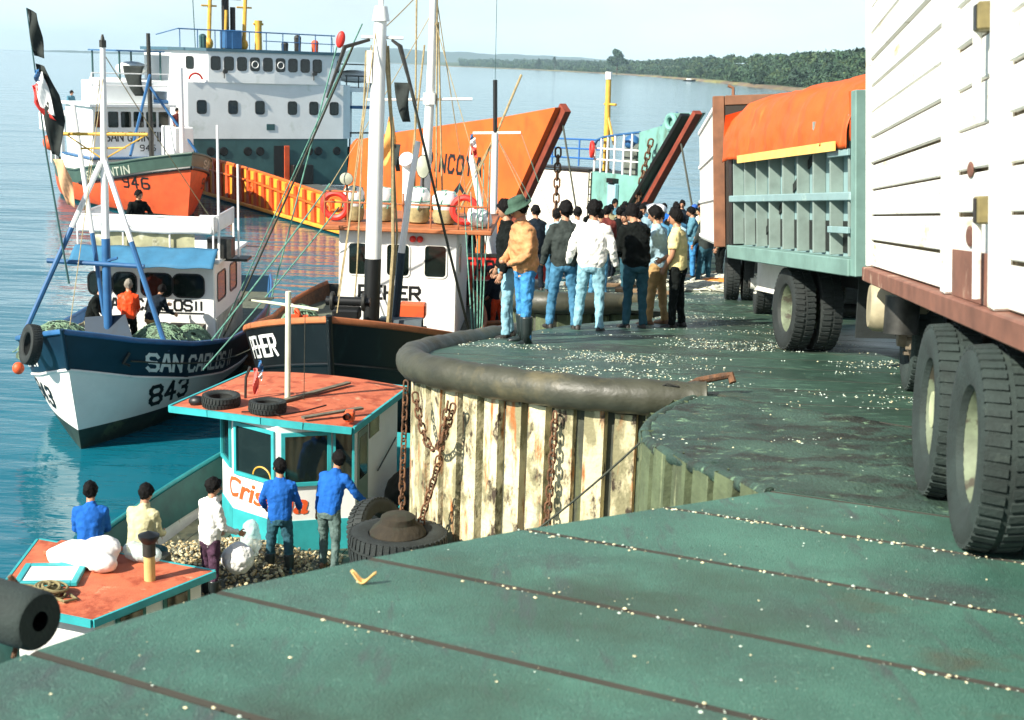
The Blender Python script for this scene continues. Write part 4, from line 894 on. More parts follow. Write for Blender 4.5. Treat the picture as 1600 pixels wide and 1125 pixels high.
MB().bx(-0.18, 0.3, -0.25, 0.25, 0.30, 0.52).build('bed', black, t, bevel=0.03); b = MB(); b.tube([(-0.1, -0.42, 0.62), (-0.1, 0.42, 0.62)], 0.09, 12); b.build('barrel', black, t, True)
b = MB(); [torus(b, (-0.1, y, 0.62), 0.15, 0.04, (0, 1, 0), 16, 6) for y in (-0.3, 0.3)]; b.build('drum', steel, t, True)
b = MB(); b.tube([(0, 0, 0), (0.02, 0, 0.9)], 0.045, 8); b.tube([(-0.1, -0.3, 0.05), (0, 0, 0.5)], 0.02, 6); o = b.build('samson_post', white, None, True, pe_w(-1.9, -1.25, 1.9)); tag(o, 'short pale post near the left rail of the black boat', 'post')
# orange mooring ring on the left rail
b = MB(); torus(b, (0, 0, 0.07), 0.08, 0.03, (0.6, 0.4, 0.3), 14, 6); b.bx(-0.2, 0.2, -0.05, 0.05, -0.02, 0.04); o = b.build('rail_cleat', redor, None, True, pe_w(-0.65, -0.85, 2.78)); tag(o, 'orange cleat on the left rail of the black boat', 'cleat')
# brown bulwark of the well behind, barrel and yellow sack
t = thing('work_raft', 'low brown timber raft moored behind the black boat', 'raft', (-5.2, 33.2, 0), R(4))
for k in range(6): MB().bx(-2.2, 2.2, -1.2 + 0.4 * k, -0.82 + 0.4 * k, 0.55, 0.68).build('plank', wood, t)
MB().bx(-2.25, 2.25, -1.3, -1.2, 0.3, 0.85).build('side_beam', rusty, t); MB().bx(-2.1, 2.1, -1.1, 1.1, -0.3, 0.5).build('float', woodgrey, t)
t = thing('barrel', 'green plastic barrel on the raft left of the PEHER wheelhouse', 'barrel', (-4.55, 33.0, 0.68)); gb = mat('green_barrel', (0.05, 0.20, 0.13), 0.45)
MB().lathe([(0.0, 0.0), (0.26, 0.0), (0.29, 0.05), (0.30, 0.28), (0.31, 0.30), (0.30, 0.32), (0.30, 0.6), (0.31, 0.62), (0.29, 0.85), (0.26, 0.9), (0, 0.9)], 20).build('body', gb, t, True); b = MB(); torus(b, (0, 0, 0.89), 0.27, 0.018, (0, 0, 1), 20, 6); b.build('rim', gb, t, True)
o = MB().ell((0, 0, 0.35), 0.3, 0.28, 0.42, 14, 10).build('yellow_sack', mat('yellow_sack', (0.62, 0.42, 0.08), 0.85, var=0.3, scale=6), None, 'all', (-3.95, 33.0, 0.7)); d = o.modifiers.new('d', 'DISPLACE'); d.texture = tx; d.strength = 0.15; tag(o, 'lumpy yellow sack beside the green barrel', 'sack')
# mooring lines from the black boat to the left
for k, (a_, b__) in enumerate((((-4.75, 26.2, 2.6), (-0.0, 0, 0)), ((-4.7, 26.3, 2.35), (0, 0, 0)))):
    pass
rope('mooring_rope', sag(pe_w(-4.4, -0.9, 5.0), pe_w(-0.2, -2.4, 2.35), 0.05), 0.018, ropegreen, 'upper green mooring rope from the roof of the black boat', 'rope', None, 6, 'green mooring ropes')
rope('mooring_rope', sag(pe_w(-4.4, -0.7, 4.5), pe_w(-0.3, -2.6, 1.75), 0.05), 0.016, ropegreen, 'lower green mooring rope from the roof of the black boat', 'rope', None, 6, 'green mooring ropes')
rope('stay_line', sag(pe_w(-2.0, 0.14, 8.3), pe_w(-5.0, -3.6, 1.2), 0.0), 0.014, ropegreen, 'long thin green stay slanting left from the white mast', 'rope', None, 6, 'green mooring ropes')
rope('stay_line', sag(pe_w(-1.6, 0.04, 7.9), pe_w(-4.2, -3.2, 1.6), 0.05), 0.022, ropedark, 'dark brown stay slanting left from the mast head', 'rope', None, 6, 'dark stays')
rope('stay_line', sag(pe_w(-1.6, 0.94, 7.9), pe_w(-3.2, 2.3, 2.0), 0.05), 0.030, ropedark, 'thick dark stay slanting right from the mast head', 'rope', None, 6, 'dark stays')
for k in range(5):
    rope('shroud', sag(pe_w(-4.6 - 0.2 * k, 2.0 + 0.12 * k, 4.6 + 0.3 * k), pe_w(-2.8 - 0.25 * k, 2.38 + 0.03 * k, 1.95), 0.02), 0.014, ropegreen, ('leftmost', 'second from left', 'middle', 'fourth from left', 'rightmost')[k] + ' green shroud rope right of the PEHER wheelhouse', 'rope', None, 5, 'green shrouds')
# ================= CRISTINA : small white and turquoise boat with red roofs =================
CA = R(-101); CO = Vector((-3.4, 18.9))
def cr_w(x, y, z): return Vector((CO.x + x * math.cos(CA) - y * math.sin(CA), CO.y + x * math.sin(CA) + y * math.cos(CA), z))
cr_ = thing('fishing_boat', 'white and turquoise boat with red roofs and red script name', 'fishing boat', (CO.x, CO.y, 0), CA, 'fishing boats at the quay')
# hull is modelled about the axis y = -0.25
hull_o = bpy.data.objects
H3 = Hull(12.0, 1.95, 0.6, -0.5, [(-12, 1.05), (-6, 0.85), (-2.6, 1.0), (0, 1.5)], p=2.6, s0=0.45, a1=0.4)
hm4 = Matrix.Translation((7.2, -0.30, 0))
hb = H3.mesh([(lambda u: H3.sheer(u), lambda u: H3.sheer(u) - 0.22, 2, 1), (lambda u: H3.sheer(u) - 0.22, lambda u: 0.1, 5, 0), (lambda u: 0.1, lambda u: -0.5, 3, 2)])
hb.build('hull', [whiterust, turq, boot], cr_, 'all', mw=hm4)
H3.rail(0.01, 0.05, 0.0, sq=0.6).build('gunwale', turq, cr_, True, mw=hm4)
db = mat('wet_deck', (0.075, 0.075, 0.045), 0.5, var=0.5, scale=5, stain=[((0.035, 0.04, 0.025), 0.5, 3, (1, 1, 1))])
for k in range(13):
    y0 = -1.75 + 0.27 * k
    MB().bx(-4.4, 3.9, y0, y0 + 0.255, 0.38, 0.42 + 0.004 * (k % 3)).build('deck_plank', db, cr_)
H3.inner(0.38).build('bulwark_lining', mat('dark_turq', (0.02, 0.10, 0.09), 0.6, var=0.3), cr_, True, mw=hm4)
# wheelhouse: faceted front
zs0, zs1, zs2, zs3 = 0.42, 1.02, 1.62, 2.36
FP = [(-2.75, -1.32), (-1.05, -1.30), (-0.42, -0.86), (0.0, 0.02), (-0.38, 0.72), (-0.52, 1.04), (-2.75, 1.04)]
def facet(a, b_, z0, z1): return [(a[0], a[1], z0), (b_[0], b_[1], z0), (b_[0], b_[1], z1), (a[0], a[1], z1)]
b = MB(); k = len(FP); b.add([(x, y, zs0) for x, y in FP] + [(x, y, zs3) for x, y in FP], [(i, (i + 1) % k, k + (i + 1) % k, k + i) for i in range(k)] + [tuple(range(k, 2 * k))])
o = b.build('wheelhouse', white, cr_); fix_normals(o)
def off2(a, b_, d):
    v = Vector((b_[0] - a[0], b_[1] - a[1])).normalized(); n2 = Vector((v.y, -v.x)); return n2 * d
def panel_on(a, b_, u0, u1, z0, z1, th, m, name, parent=cr_, base=0.003):
    A = Vector(a); B_ = Vector(b_); n2 = off2(a, b_, 1)
    if n2.dot(Vector((a[0] + b_[0], a[1] + b_[1])) / 2 - Vector((-1.5, -0.1))) < 0: n2 = -n2
    p = A.lerp(B_, u0) + n2 * base; q = A.lerp(B_, u1) + n2 * base
    return MB().prism([(p.x, p.y, z0), (q.x, q.y, z0), (q.x, q.y, z1), (p.x, p.y, z1)], (n2.x * th, n2.y * th, 0)).build(name, m, parent)
for (a, b_), band in zip(zip(FP[1:-2], FP[2:-1]), (1, 1, 1, 1)):
    panel_on(a, b_, -0.0, 1.0, zs0, 0.90, 0.012, turq, 'lower_band')
def win_on(a, b_, u0, u1, z0, z1, fw=0.055):
    L = (Vector(b_) - Vector(a)).length; du = fw / L
    fr = panel_on(a, b_, u0, u1, z0, z0 + fw, 0.035, turq, 'window'); 
    for q in (panel_on(a, b_, u0, u1, z1 - fw, z1, 0.035, turq, 'frame', fr), panel_on(a, b_, u0, u0 + du, z0 + fw, z1 - fw, 0.035, turq, 'frame', fr), panel_on(a, b_, u1 - du, u1, z0 + fw, z1 - fw, 0.035, turq, 'frame', fr),
              panel_on(a, b_, u0 + du, u1 - du, z0 + fw, z1 - fw, 0.006, darkglass, 'pane', fr)): pass
win_on(FP[1], FP[2], 0.05, 0.93, 1.52, 2.30); win_on(FP[2], FP[3], 0.06, 0.95, 1.46, 2.28); win_on(FP[3], FP[4], 0.06, 0.98, 1.44, 2.26); win_on(FP[4], FP[5], 0.05, 0.95, 1.44, 2.26, 0.035)
panel_on(FP[5], FP[6], 0.30, 0.52, 1.95, 2.22, 0.012, darkglass, 'side_window')
dpo = panel_on(FP[5], FP[6], 0.04, 0.26, 0.55, 2.2, 0.014, mat('door_grey', (0.18, 0.24, 0.19), 0.6), 'door'); panel_on(FP[5], FP[6], 0.07, 0.23, 1.45, 2.1, 0.02, darkglass, 'door_pane', dpo)
# steering wheel behind the glass line
b = MB(); b.tube([Vector((-0.130 + 0.43 * 0.19 * math.cos(a), -0.28 + 0.9 * 0.19 * math.cos(a), 1.52 + 0.16 * math.sin(a))) for a in [R(5 + 17 * k) for k in range(11)]], 0.014, 6); b.build('steering_wheel', yellowp, cr_, True)
# script name, painted across the two front facets
cu = bpy.data.curves.new('name_font', 'FONT'); cu.body = 'Cristina'; cu.size = 0.52; cu.shear = 0.25; cu.offset = 0.012; cu.align_x = 'CENTER'; cu.resolution_u = 3
to = bpy.data.objects.new('name_font', cu); COL.objects.link(to); bpy.context.view_layer.update()
tm = bpy.data.meshes.new_from_object(to.evaluated_get(bpy.context.evaluated_depsgraph_get())); bpy.data.objects.remove(to)
redletter = mat('letter_red', (0.74, 0.10, 0.02), 0.5, var=0.15)
A1, A2, A3 = Vector(FP[2]), Vector(FP[3]), Vector(FP[4]); L1 = (A2 - A1).length; L2 = (A3 - A2).length
n1 = Vector((0.9, -0.43)).normalized(); n2_ = Vector((0.88, 0.48)).normalized()
bm = bmesh.new(); bm.from_mesh(tm)
bmesh.ops.bisect_plane(bm, geom=bm.verts[:] + bm.edges[:] + bm.faces[:], plane_co=(0.40, 0, 0), plane_no=(1, 0, 0))
bmesh.ops.bisect_plane(bm, geom=bm.verts[:] + bm.edges[:] + bm.faces[:], plane_co=(0.40 - L1, 0, 0), plane_no=(1, 0, 0))
for v in bm.verts:
    u = v.co.x - 0.40; zz = 1.06 + v.co.y * 0.85 - 0.06 * v.co.x
    if u < -L1: p = A1 + (Vector(FP[1]) - A1).normalized() * (-u - L1) + Vector((0.57, -0.82)) * 0.008
    elif u <= 0: p = A2 + (A1 - A2).normalized() * (-u) + n1 * 0.008
    else: p = A2 + (A3 - A2).normalized() * u + n2_ * 0.008
    v.co = Vector((p.x, p.y, zz))
bm.to_mesh(tm); bm.free(); tm.materials.clear(); tm.materials.append(redletter); link('lettering', tm, cr_)
# roof
RP = [cr_w(0, 0, 0)] and [(-5.2, 19.9), (-4.5, 19.42), (-3.63, 19.0), (-3.0, 18.88), (-2.3, 18.92), (-1.72, 21.6), (-4.45, 22.25)]
def w2c(x, y): d = Vector((x, y)) - CO; return (d.x * math.cos(CA) + d.y * math.sin(CA), -d.x * math.sin(CA) + d.y * math.cos(CA))
RL = [w2c(*p) for p in RP]; cx_, cy_ = sum(p[0] for p in RL) / 7, sum(p[1] for p in RL) / 7
bm = bmesh.new(); bm.faces.new([bm.verts.new((x, y, 0)) for x, y in RL])
for k in range(14): bmesh.ops.bisect_plane(bm, geom=bm.verts[:] + bm.edges[:] + bm.faces[:], plane_co=(0, -2.2 + 0.3 * k, 0), plane_no=(0, 1, 0))
for v in bm.verts: v.co.z = 2.36 + 0.09 * (1 - ((v.co.y - cy_) / 1.5) ** 2)
bmesh.ops.recalc_face_normals(bm, faces=bm.faces); me = bpy.data.meshes.new('roof'); bm.to_mesh(me); bm.free(); me.materials.append(redroof); o = link('roof', me, cr_); sm = o.modifiers.new('s', 'SOLIDIFY'); sm.thickness = 0.05; sm.offset = -1
for k in range(7):
    a = Vector(RL[k]); b_ = Vector(RL[(k + 1) % 7]); d = (b_ - a).normalized(); nn = Vector((d.y, -d.x)); 
    if nn.dot((a + b_) / 2 - Vector((cx_, cy_))) < 0: nn = -nn
    za = 2.36 + 0.09 * (1 - ((a.y - cy_) / 1.5) ** 2); zb_ = 2.36 + 0.09 * (1 - ((b_.y - cy_) / 1.5) ** 2)
    c0 = Vector((a.x + nn.x * 0.022, a.y + nn.y * 0.022, za - 0.035)); c1 = Vector((b_.x + nn.x * 0.022, b_.y + nn.y * 0.022, zb_ - 0.035))
    MB().bar(c0 + Vector((d.x, d.y, 0)) * 0.003, c1 - Vector((d.x, d.y, 0)) * 0.003, 0.04, 0.10).build('roof_edge', turq, cr_)
for (a, b_) in (((-0.35, -0.55), (-2.45, 0.30)), ((-0.15, 0.35), (-0.95, 1.0))):
    MB().bar((a[0], a[1], 2.485), (b_[0], b_[1], 2.49), 0.09, 0.03).build('roof_batten', woodgrey, cr_)
b = MB(); b.tube([(-1.2, -0.28, 2.42), (-1.2, -0.26, 4.15)], 0.045, 10); b.tube([(-1.2, -0.85, 3.98), (-1.2, 0.22, 3.90)], 0.025, 6); b.build('mast', mat('mast_pale', (0.62, 0.66, 0.5), 0.6), cr_, True)
b = MB(); b.tube([(-1.2, -0.9, 3.98), (-1.2, -0.5, 4.03)], 0.02, 6); b.tube([(-1.3, -0.05, 2.45), (-1.22, 0.0, 3.9)], 0.006, 4); b.build('stay', ropedark, cr_, True)
b = MB(); b.bx(-0.10, 0.10, -0.07, 0.07, 0, 0.16); o = b.build('roof_box', redor, cr_, False, (-0.42, 0.98, 2.42), (0, 0, 0.2), 0.02)
MB().lathe([(0.05, 0), (0.05, 0.1)], 10, Matrix.Translation((-0.33, 0.98, 2.52)) @ Matrix.Rotation(R(90), 4, 'Y')).build('horn', black, cr_, True)
MB().tube([(-1.5, 1.09, 1.35), (-2.5, 1.09, 1.62)], 0.012, 6).build('grab_rail', steel, cr_, True)
t = thing('vent_pole', 'short bent pole with a flag scrap on the red roof', 'pole', cr_w(-1.15, -0.95, 2.44), CA)
MB().tube([(0, 0, 0), (0, 0.01, 0.32), (0, 0.08, 0.5)], 0.022, 6).build('pole', steel, t, True)
fl = thing('national_flag', 'small red white and blue flag on the short pole of the red roof', 'flag', cr_w(-1.15, -0.78, 2.5), 0)
cloth(fl, [(-0.03, 0, 0.42), (-0.04, 0, 0.2), (-0.03, 0, 0.0)], [(0.04, 0, 0.42), (0.05, 0, 0.2), (0.02, 0, 0.02)], mat('flag_red', (0.62, 0.12, 0.10), 0.8), 'red_field'); cloth(fl, [(0.04, 0, 0.55), (0.05, 0, 0.40)], [(0.10, 0, 0.55), (0.12, 0, 0.38)], blue, 'blue_canton'); cloth(fl, [(0.05, 0, 0.38), (0.05, 0, 0.25)], [(0.11, 0, 0.36), (0.10, 0, 0.24)], whiteclean, 'white_field')
tyre(CARTYRE, 'black tyre at the left front of the red wheelhouse roof', cr_w(-0.62, -1.12, 2.52), (0.05, 0, 0.4), 0.95)
tyre(CARTYRE, 'black tyre near the middle of the red roof by the mast foot', cr_w(-0.42, -0.30, 2.54), (0.0, 0.04, 1.4), 0.92)
b = MB(); b.ell((0, 0, 0.08), 0.14, 0.10, 0.09, 10, 7); b.tube([(0.1, 0, 0.04), (0.25, 0.05, 0.03)], 0.03, 6); o = b.build('black_float', black, None, True, cr_w(-0.72, -1.55, 2.36)); tag(o, 'small black float at the left corner of the red roof', 'float')
rope('roof_cable', [cr_w(-0.2, -0.62, 2.48), cr_w(-0.3, -0.2, 2.49), cr_w(-0.12, 0.0, 2.50), cr_w(-0.5, 0.25, 2.49), cr_w(-0.9, 0.45, 2.5)], 0.012, black, 'black cable lying across the red roof between the tyres', 'cable')
MB().bx(2.25, 2.75, -1.95, -0.6, 0.42, 1.18).build('thwart', db, cr_, bevel=0.02)
# cuddy at the bow
CP = [(5.75, -0.98), (5.95, 0.28), (4.33, 0.92), (3.95, -1.50)]
b = MB(); k = 4; ins = [(5.55, -0.82), (5.72, 0.18), (4.30, 0.74), (4.0, -1.3)]
b.add([(x, y, 0.4) for x, y in ins] + [(x, y, 1.80) for x, y in ins], [(i, (i + 1) % k, k + (i + 1) % k, k + i) for i in range(k)]); o = b.build('cuddy', white, cr_); fix_normals(o)
o = MB().prism([(x, y, 1.80) for x, y in CP], (0, 0, 0.055)).build('cuddy_roof', redroof, cr_, bevel=0.01)
for i in range(4):
    a = Vector(CP[i]); b_ = Vector(CP[(i + 1) % 4]); d = (b_ - a).normalized(); nn = Vector((d.y, -d.x))
    if nn.dot((a + b_) / 2 - Vector((5.0, -0.3))) < 0: nn = -nn
    MB().bar((a.x + nn.x * 0.016, a.y + nn.y * 0.016, 1.815), (b_.x + nn.x * 0.016, b_.y + nn.y * 0.016, 1.815), 0.03, 0.085).build('roof_edge', turq, cr_)
for (u0, u1) in ((0.18, 0.45), (0.62, 0.88)):
    a = Vector(ins[1]).lerp(Vector(ins[2]), u0); b_ = Vector(ins[1]).lerp(Vector(ins[2]), u1); d = (b_ - a).normalized(); nn = Vector((-d.y, d.x)); nn = nn if nn.y > 0 else -nn
    fr = MB().prism([(a.x, a.y, 1.45), (b_.x, b_.y, 1.45), (b_.x, b_.y, 1.72), (a.x, a.y, 1.72)], (nn.x * 0.02, nn.y * 0.02, 0)).build('window', mat('dark_turq2', (0.02, 0.15, 0.13), 0.5), cr_)
    a2 = a.lerp(b_, 0.12) + nn * 0.022; b2 = a.lerp(b_, 0.88) + nn * 0.022
    MB().prism([(a2.x, a2.y, 1.50), (b2.x, b2.y, 1.50), (b2.x, b2.y, 1.66), (a2.x, a2.y, 1.66)], (nn.x * 0.004, nn.y * 0.004, 0)).build('pane', darkglass, fr)
MB().bx(4.05, 4.45, -1.15, -0.35, 1.865, 1.92).build('red_board', redroof, cr_, bevel=0.01)
b = MB(); zc = 1.868
hatch = MB().bx(-0.225, 0.225, -0.265, 0.265, 0.0, 0.035).build('hatch', whiteclean, cr_, False, (5.02, -0.72, zc), (0, 0, R(18)))
for (x0, x1, y0, y1) in ((-0.30, 0.30, -0.34, -0.27), (-0.30, 0.30, 0.27, 0.34), (-0.30, -0.23, -0.27, 0.27), (0.23, 0.30, -0.27, 0.27)): MB().bx(x0, x1, y0, y1, 0, 0.05).build('frame', turq, hatch, bevel=0.006)
hatch['label'] = 'white hatch with turquoise frame on the near red roof'
t = thing('stove_pipe', 'stubby yellow and grey stove pipe on the near red roof', 'stove pipe', cr_w(4.78, 0.35, 1.855))
MB().tube([(0, 0, 0), (0, 0, 0.30)], 0.062, 16).build('lower_pipe', mat('pipe_yellow', (0.55, 0.42, 0.16), 0.6, var=0.25), t, True); MB().tube([(0, 0, 0.29), (0, 0, 0.46)], 0.072, 16).build('upper_pipe', steel, t, True); MB().lathe([(0.075, 0.44), (0.115, 0.50), (0.12, 0.53), (0.0, 0.58)], 16).build('cowl', black, t, True)
b = MB(); g_ = random.Random(3)
for k in range(9): torus(b, (0.05 * math.sin(k), 0.06 * math.cos(2 * k), 0.02 + 0.014 * k), 0.10 + 0.03 * math.sin(k * 1.3), 0.017, (0.2 * math.sin(k), 0.2 * math.cos(k), 1), 18, 6)
b.tube([(-0.1, -0.1, 0.02), (-0.15, -0.3, 0.02), (-0.05, -0.45, 0.06), (0.05, -0.4, 0.03), (0.0, -0.2, 0.02)], 0.017, 6); b.tube([(0.08, 0.08, 0.02), (0.15, 0.25, 0.02), (0.05, 0.33, 0.02), (-0.05, 0.2, 0.02)], 0.017, 6)
o = b.build('rope_coil', mat('rope_olive', (0.20, 0.17, 0.08), 0.85, var=0.4, scale=20), None, True, cr_w(5.5, -0.45, 1.86), (0, 0, CA)); tag(o, 'coil of olive rope on the near red roof', 'rope')
def lump(name, label, cat, loc, rs, m, seed, strength=0.1, nscale=0.2, rot=(0, 0, 0), parts=None):
    g_ = random.Random(seed); b = MB()
    for (cx, cy, cz, rx, ry, rz) in (parts or [(0, 0, 0) + tuple(rs)]): b.ell((cx, cy, cz), rx, ry, rz, 18, 12)
    o = b.build(name, m, None, 'all', loc, rot)
    rm = o.modifiers.new('r', 'REMESH'); rm.mode = 'VOXEL'; rm.voxel_size = max(rs) * 0.07; rm.use_smooth_shade = True
    d = o.modifiers.new('d', 'DISPLACE'); t_ = bpy.data.textures.new('lump%d' % seed, 'CLOUDS'); t_.noise_scale = nscale; d.texture = t_; d.strength = strength; d.mid_level = 0.5
    return tag(o, label, cat)
bagm = mat('bag_white', (0.82, 0.81, 0.78), 0.6, var=0.06, scale=4, bump=0.25, bscale=25)
lump('white_bag', 'big white cloth bag lying on the near red roof', 'bag', cr_w(4.55, -0.55, 1.95), (0.42, 0.24, 0.16), bagm, 31, 0.07, 0.16, (0, 0, CA + R(82)), [(0, 0, 0.02, 0.40, 0.22, 0.15), (0.15, 0.1, 0.10, 0.24, 0.2, 0.13), (-0.25, -0.06, 0, 0.22, 0.16, 0.12), (0.28, -0.1, 0.0, 0.2, 0.14, 0.12)])
clearbag = mat('clear_plastic', (0.60, 0.72, 0.70), 0.25, var=0.1, alpha=0.55, bump=0.5, bscale=14)
lump('plastic_bag', 'clear plastic bag with white stuff beside the white bag', 'bag', cr_w(4.25, 0.0, 1.95), (0.26, 0.16, 0.10), clearbag, 32, 0.07, 0.12, (0, 0.1, CA + R(75)))
# clams on deck
clam1 = mat('clam_tan', (0.36, 0.28, 0.14), 0.5, var=0.5, scale=30); clam2 = mat('clam_grey', (0.10, 0.105, 0.075), 0.5, var=0.5, scale=30); clam3 = mat('clam_pale', (0.58, 0.52, 0.32), 0.5, var=0.3, scale=30)
g_ = random.Random(9); b = MB()
def clam_h(x, y): return 0.42 + max(0, 0.36 * math.exp(-((x - 0.75) / 0.75) ** 2 - ((y + 0.35) / 0.95) ** 2) + 0.22 * math.exp(-((x - 1.9) / 0.6) ** 2 - ((y + 1.0) / 0.6) ** 2))
b.k = 1; b.grid(lambda u, v: Vector((-0.2 + 3.5 * u, -1.75 + 2.8 * v, clam_h(-0.2 + 3.5 * u, -1.75 + 2.8 * v) - 0.03)), 24, 20)
k = 0
while k < 2600:
    x = g_.uniform(-0.1, 3.3); y = g_.uniform(-1.7, 1.1); h = clam_h(x, y) - 0.42
    if h < g_.uniform(0.0, 0.16): continue
    s = g_.uniform(0.022, 0.042); M_ = Euler((g_.uniform(-1, 1), g_.uniform(-1, 1), g_.uniform(0, 6))).to_matrix(); b.k = g_.choice((0, 0, 1, 1, 2)); b.ell((x, y, h + 0.42 + g_.uniform(-0.01, 0.03)), s, s * 0.78, s * 0.45, 6, 4, M_); k += 1
o = stuff(b.build('clam_heap', [clam1, clam2, clam3], None, True, (CO.x, CO.y, 0), (0, 0, CA))); tag(o, 'heap of brown and pale clams on the deck of the turquoise boat', 'clams')
lump('white_sack', 'full white sack held at the hip of the man in the white shirt', 'sack', cr_w(1.75, 0.12, 0.98), (0.22, 0.18, 0.22), bagm, 33, 0.06, 0.12)
lump('plastic_bag', 'clear plastic bag of clams in front of the middle blue sweater man', 'bag', cr_w(0.95, -0.02, 0.95), (0.15, 0.14, 0.30), clearbag, 34, 0.06, 0.1)
lump('clam_sack', 'net sack of clams lying by the ramp edge below the white shirt man', 'sack', cr_w(2.35, 0.72, 0.62), (0.26, 0.2, 0.22), clam1, 35, 0.06, 0.07)
lump('plastic_bag', 'blue and white plastic bag lying on the clams', 'bag', cr_w(2.35, -0.75, 0.78), (0.2, 0.14, 0.1), mat('bag_blue', (0.45, 0.66, 0.78), 0.4, var=0.4, scale=8), 36, 0.09, 0.1)
lump('black_tarp_bundle', 'black covered bundle on the side deck behind the turquoise wheelhouse', 'bundle', cr_w(-1.6, 1.65, 0.95), (0.45, 0.32, 0.5), black, 37, 0.12, 0.3)
lump('plastic_bag', 'clear plastic bag beside the seated man in the cream jacket', 'bag', cr_w(3.2, -1.05, 1.05), (0.13, 0.12, 0.26), clearbag, 38, 0.06, 0.12)
# ------------------------------------------------------------------ bollard pile with tyre fenders
t = thing('bollard_pile', 'rusty conical mooring pile with a domed cap beside the cell wall', 'bollard', (-1.08, 12.72, 0))
capm = mat('mossy_cap', (0.026, 0.020, 0.011), 0.9, var=0.4, scale=6, bump=0.6, bscale=20, stain=[((0.02, 0.022, 0.012), 0.5, 4, (1, 1, 1))])
MB().lathe([(0.22, -1.2), (0.22, 3.0)], 20).build('pile', rusty, t, True)
MB().lathe([(0.22, 2.98), (0.28, 2.99), (0.285, 3.03), (0.25, 3.08), (0.18, 3.13), (0.17, 3.19), (0.14, 3.21), (0, 3.215)], 24).build('cap', capm, t, True)
for k, z in enumerate((2.94, 2.68, 2.42, 2.16)): tyre(TRUCKTYRE, ('topmost', 'second', 'third', 'lowest')[k] + ' black tyre stacked on the mooring pile beside the cell', (-1.08 + 0.02 * k, 12.72 - 0.015 * k, z - 0.03), (0.05 * (k % 2) - 0.03, 0.04 * (k % 3), k * 0.8), 0.96, 'tyres stacked on the mooring pile')
tyre(TRUCKTYRE, 'big black tyre hanging between the boat and the mooring pile', (-1.50, 14.9, 2.20), (R(70), 0, R(60)), 0.85)

# ================= ANTARTICA : red boat half hidden behind the men =================
an = thing('fishing_boat', 'red boat with ARTICA name board half hidden behind the standing men', 'fishing boat', (-0.75, 32.4, 0), R(-90), 'fishing boats at the quay')
H4 = Hull(9.5, 1.75, 0.3, -0.6, [(-9.5, 1.7), (0, 1.45)], p=7, s0=0.5, a1=0.3)
H4.mesh([(lambda u: H4.sheer(u), lambda u: 0.1, 6, 0), (lambda u: 0.1, lambda u: -0.6, 3, 1)]).build('hull', [redor, boot], an, 'all')
H4.rail(0.02, 0.06).build('gunwale', railor, an, True); H4.deck(1.02).build('deck', deckm, an); H4.inner(1.02).build('bulwark_lining', rusty, an, True)
MB().bx(-1.30, -1.22, -1.35, 1.55, 2.30, 2.88).build('name_board', redpaint, an, bevel=0.01)
lettering('ANTARTICA', 0.36, 0.19, 0.075, 0.06, lambda u, v, e: Vector((-1.213 + e, 0.05 + u, 2.42 + v)), black, an)
MB().bx(-1.34, -1.2, -1.4, 1.6, 2.885, 2.96).build('board_cap', steel, an); MB().bx(-4.2, -1.36, -1.2, 1.4, 1.0, 2.25).build('cabin', black, an, bevel=0.03)
b = MB()
for y in (-1.2, -0.4, 0.5, 1.4): b.bx(-1.36, -1.30, y, y + 0.08, 1.02, 2.9)
b.build('stanchion', redor, an)
b = MB(); b.k = 0; b.tube([(-1.8, 0.18, 2.2), (-1.8, 0.14, 5.95)], [0.10, 0.085], 12); b.k = 1; b.tube([(-1.8, 0.14, 5.95), (-1.8, 0.10, 7.25)], 0.055, 8); b.build('mast', [white, black], an, True)
MB().bar((-1.8, -0.42, 5.93), (-1.8, 0.78, 5.98), 0.07, 0.06).build('cross_tree', white, an)
MB().tube([(-1.8, 0.10, 7.2), (-1.8, 0.06, 11.5)], 0.008, 5).build('antenna', teal, an, True)
b = MB(); b.tube([(-1.75, -0.42, 5.2), (-1.6, -0.1, 3.8), (-1.5, 0.1, 2.9)], 0.075, 8); b.tube([(-1.75, -0.42, 5.2), (-1.75, -0.46, 5.6)], [0.09, 0.02], 6); b.build('boom', white, an, True)
MB().tube([(-1.9, 0.75, 7.4), (-1.8, 0.2, 6.0), (-1.7, -0.7, 4.0)], 0.03, 6).build('sprit', ropetan, an, True)
b = MB(); b.tube([(-1.5, -0.1, 2.9), (-1.55, -0.1, 4.0)], 0.06, 8); b.build('grey_post', steel, an, True)
b = MB()
for y, z in ((-0.42, 5.93), (0.78, 5.98)): b.tube([(-1.8, y, z), (-1.3, y * 2.6, 2.9)], 0.008, 4)
b.tube([(-1.8, 0.14, 5.9), (-1.3, 1.9, 3.0)], 0.008, 4); b.build('stay', ropegreen, an, True)
fl = thing('national_flag', 'tiny national flag at the head of the slanting white boom', 'flag', (-1.2, 34.1, 5.3))
cloth(fl, [(-0.02, 0, 0.55), (-0.02, 0, 0.3)], [(0.10, 0, 0.52), (0.13, 0, 0.28)], whiteclean, 'white_field'); cloth(fl, [(-0.02, 0, 0.3), (0.0, 0, 0.05)], [(0.13, 0, 0.28), (0.16, 0, 0.02)], redpaint, 'red_field'); cloth(fl, [(-0.03, 0, 0.6), (-0.03, 0, 0.45)], [(0.04, 0, 0.6), (0.04, 0, 0.45)], blue, 'blue_canton')
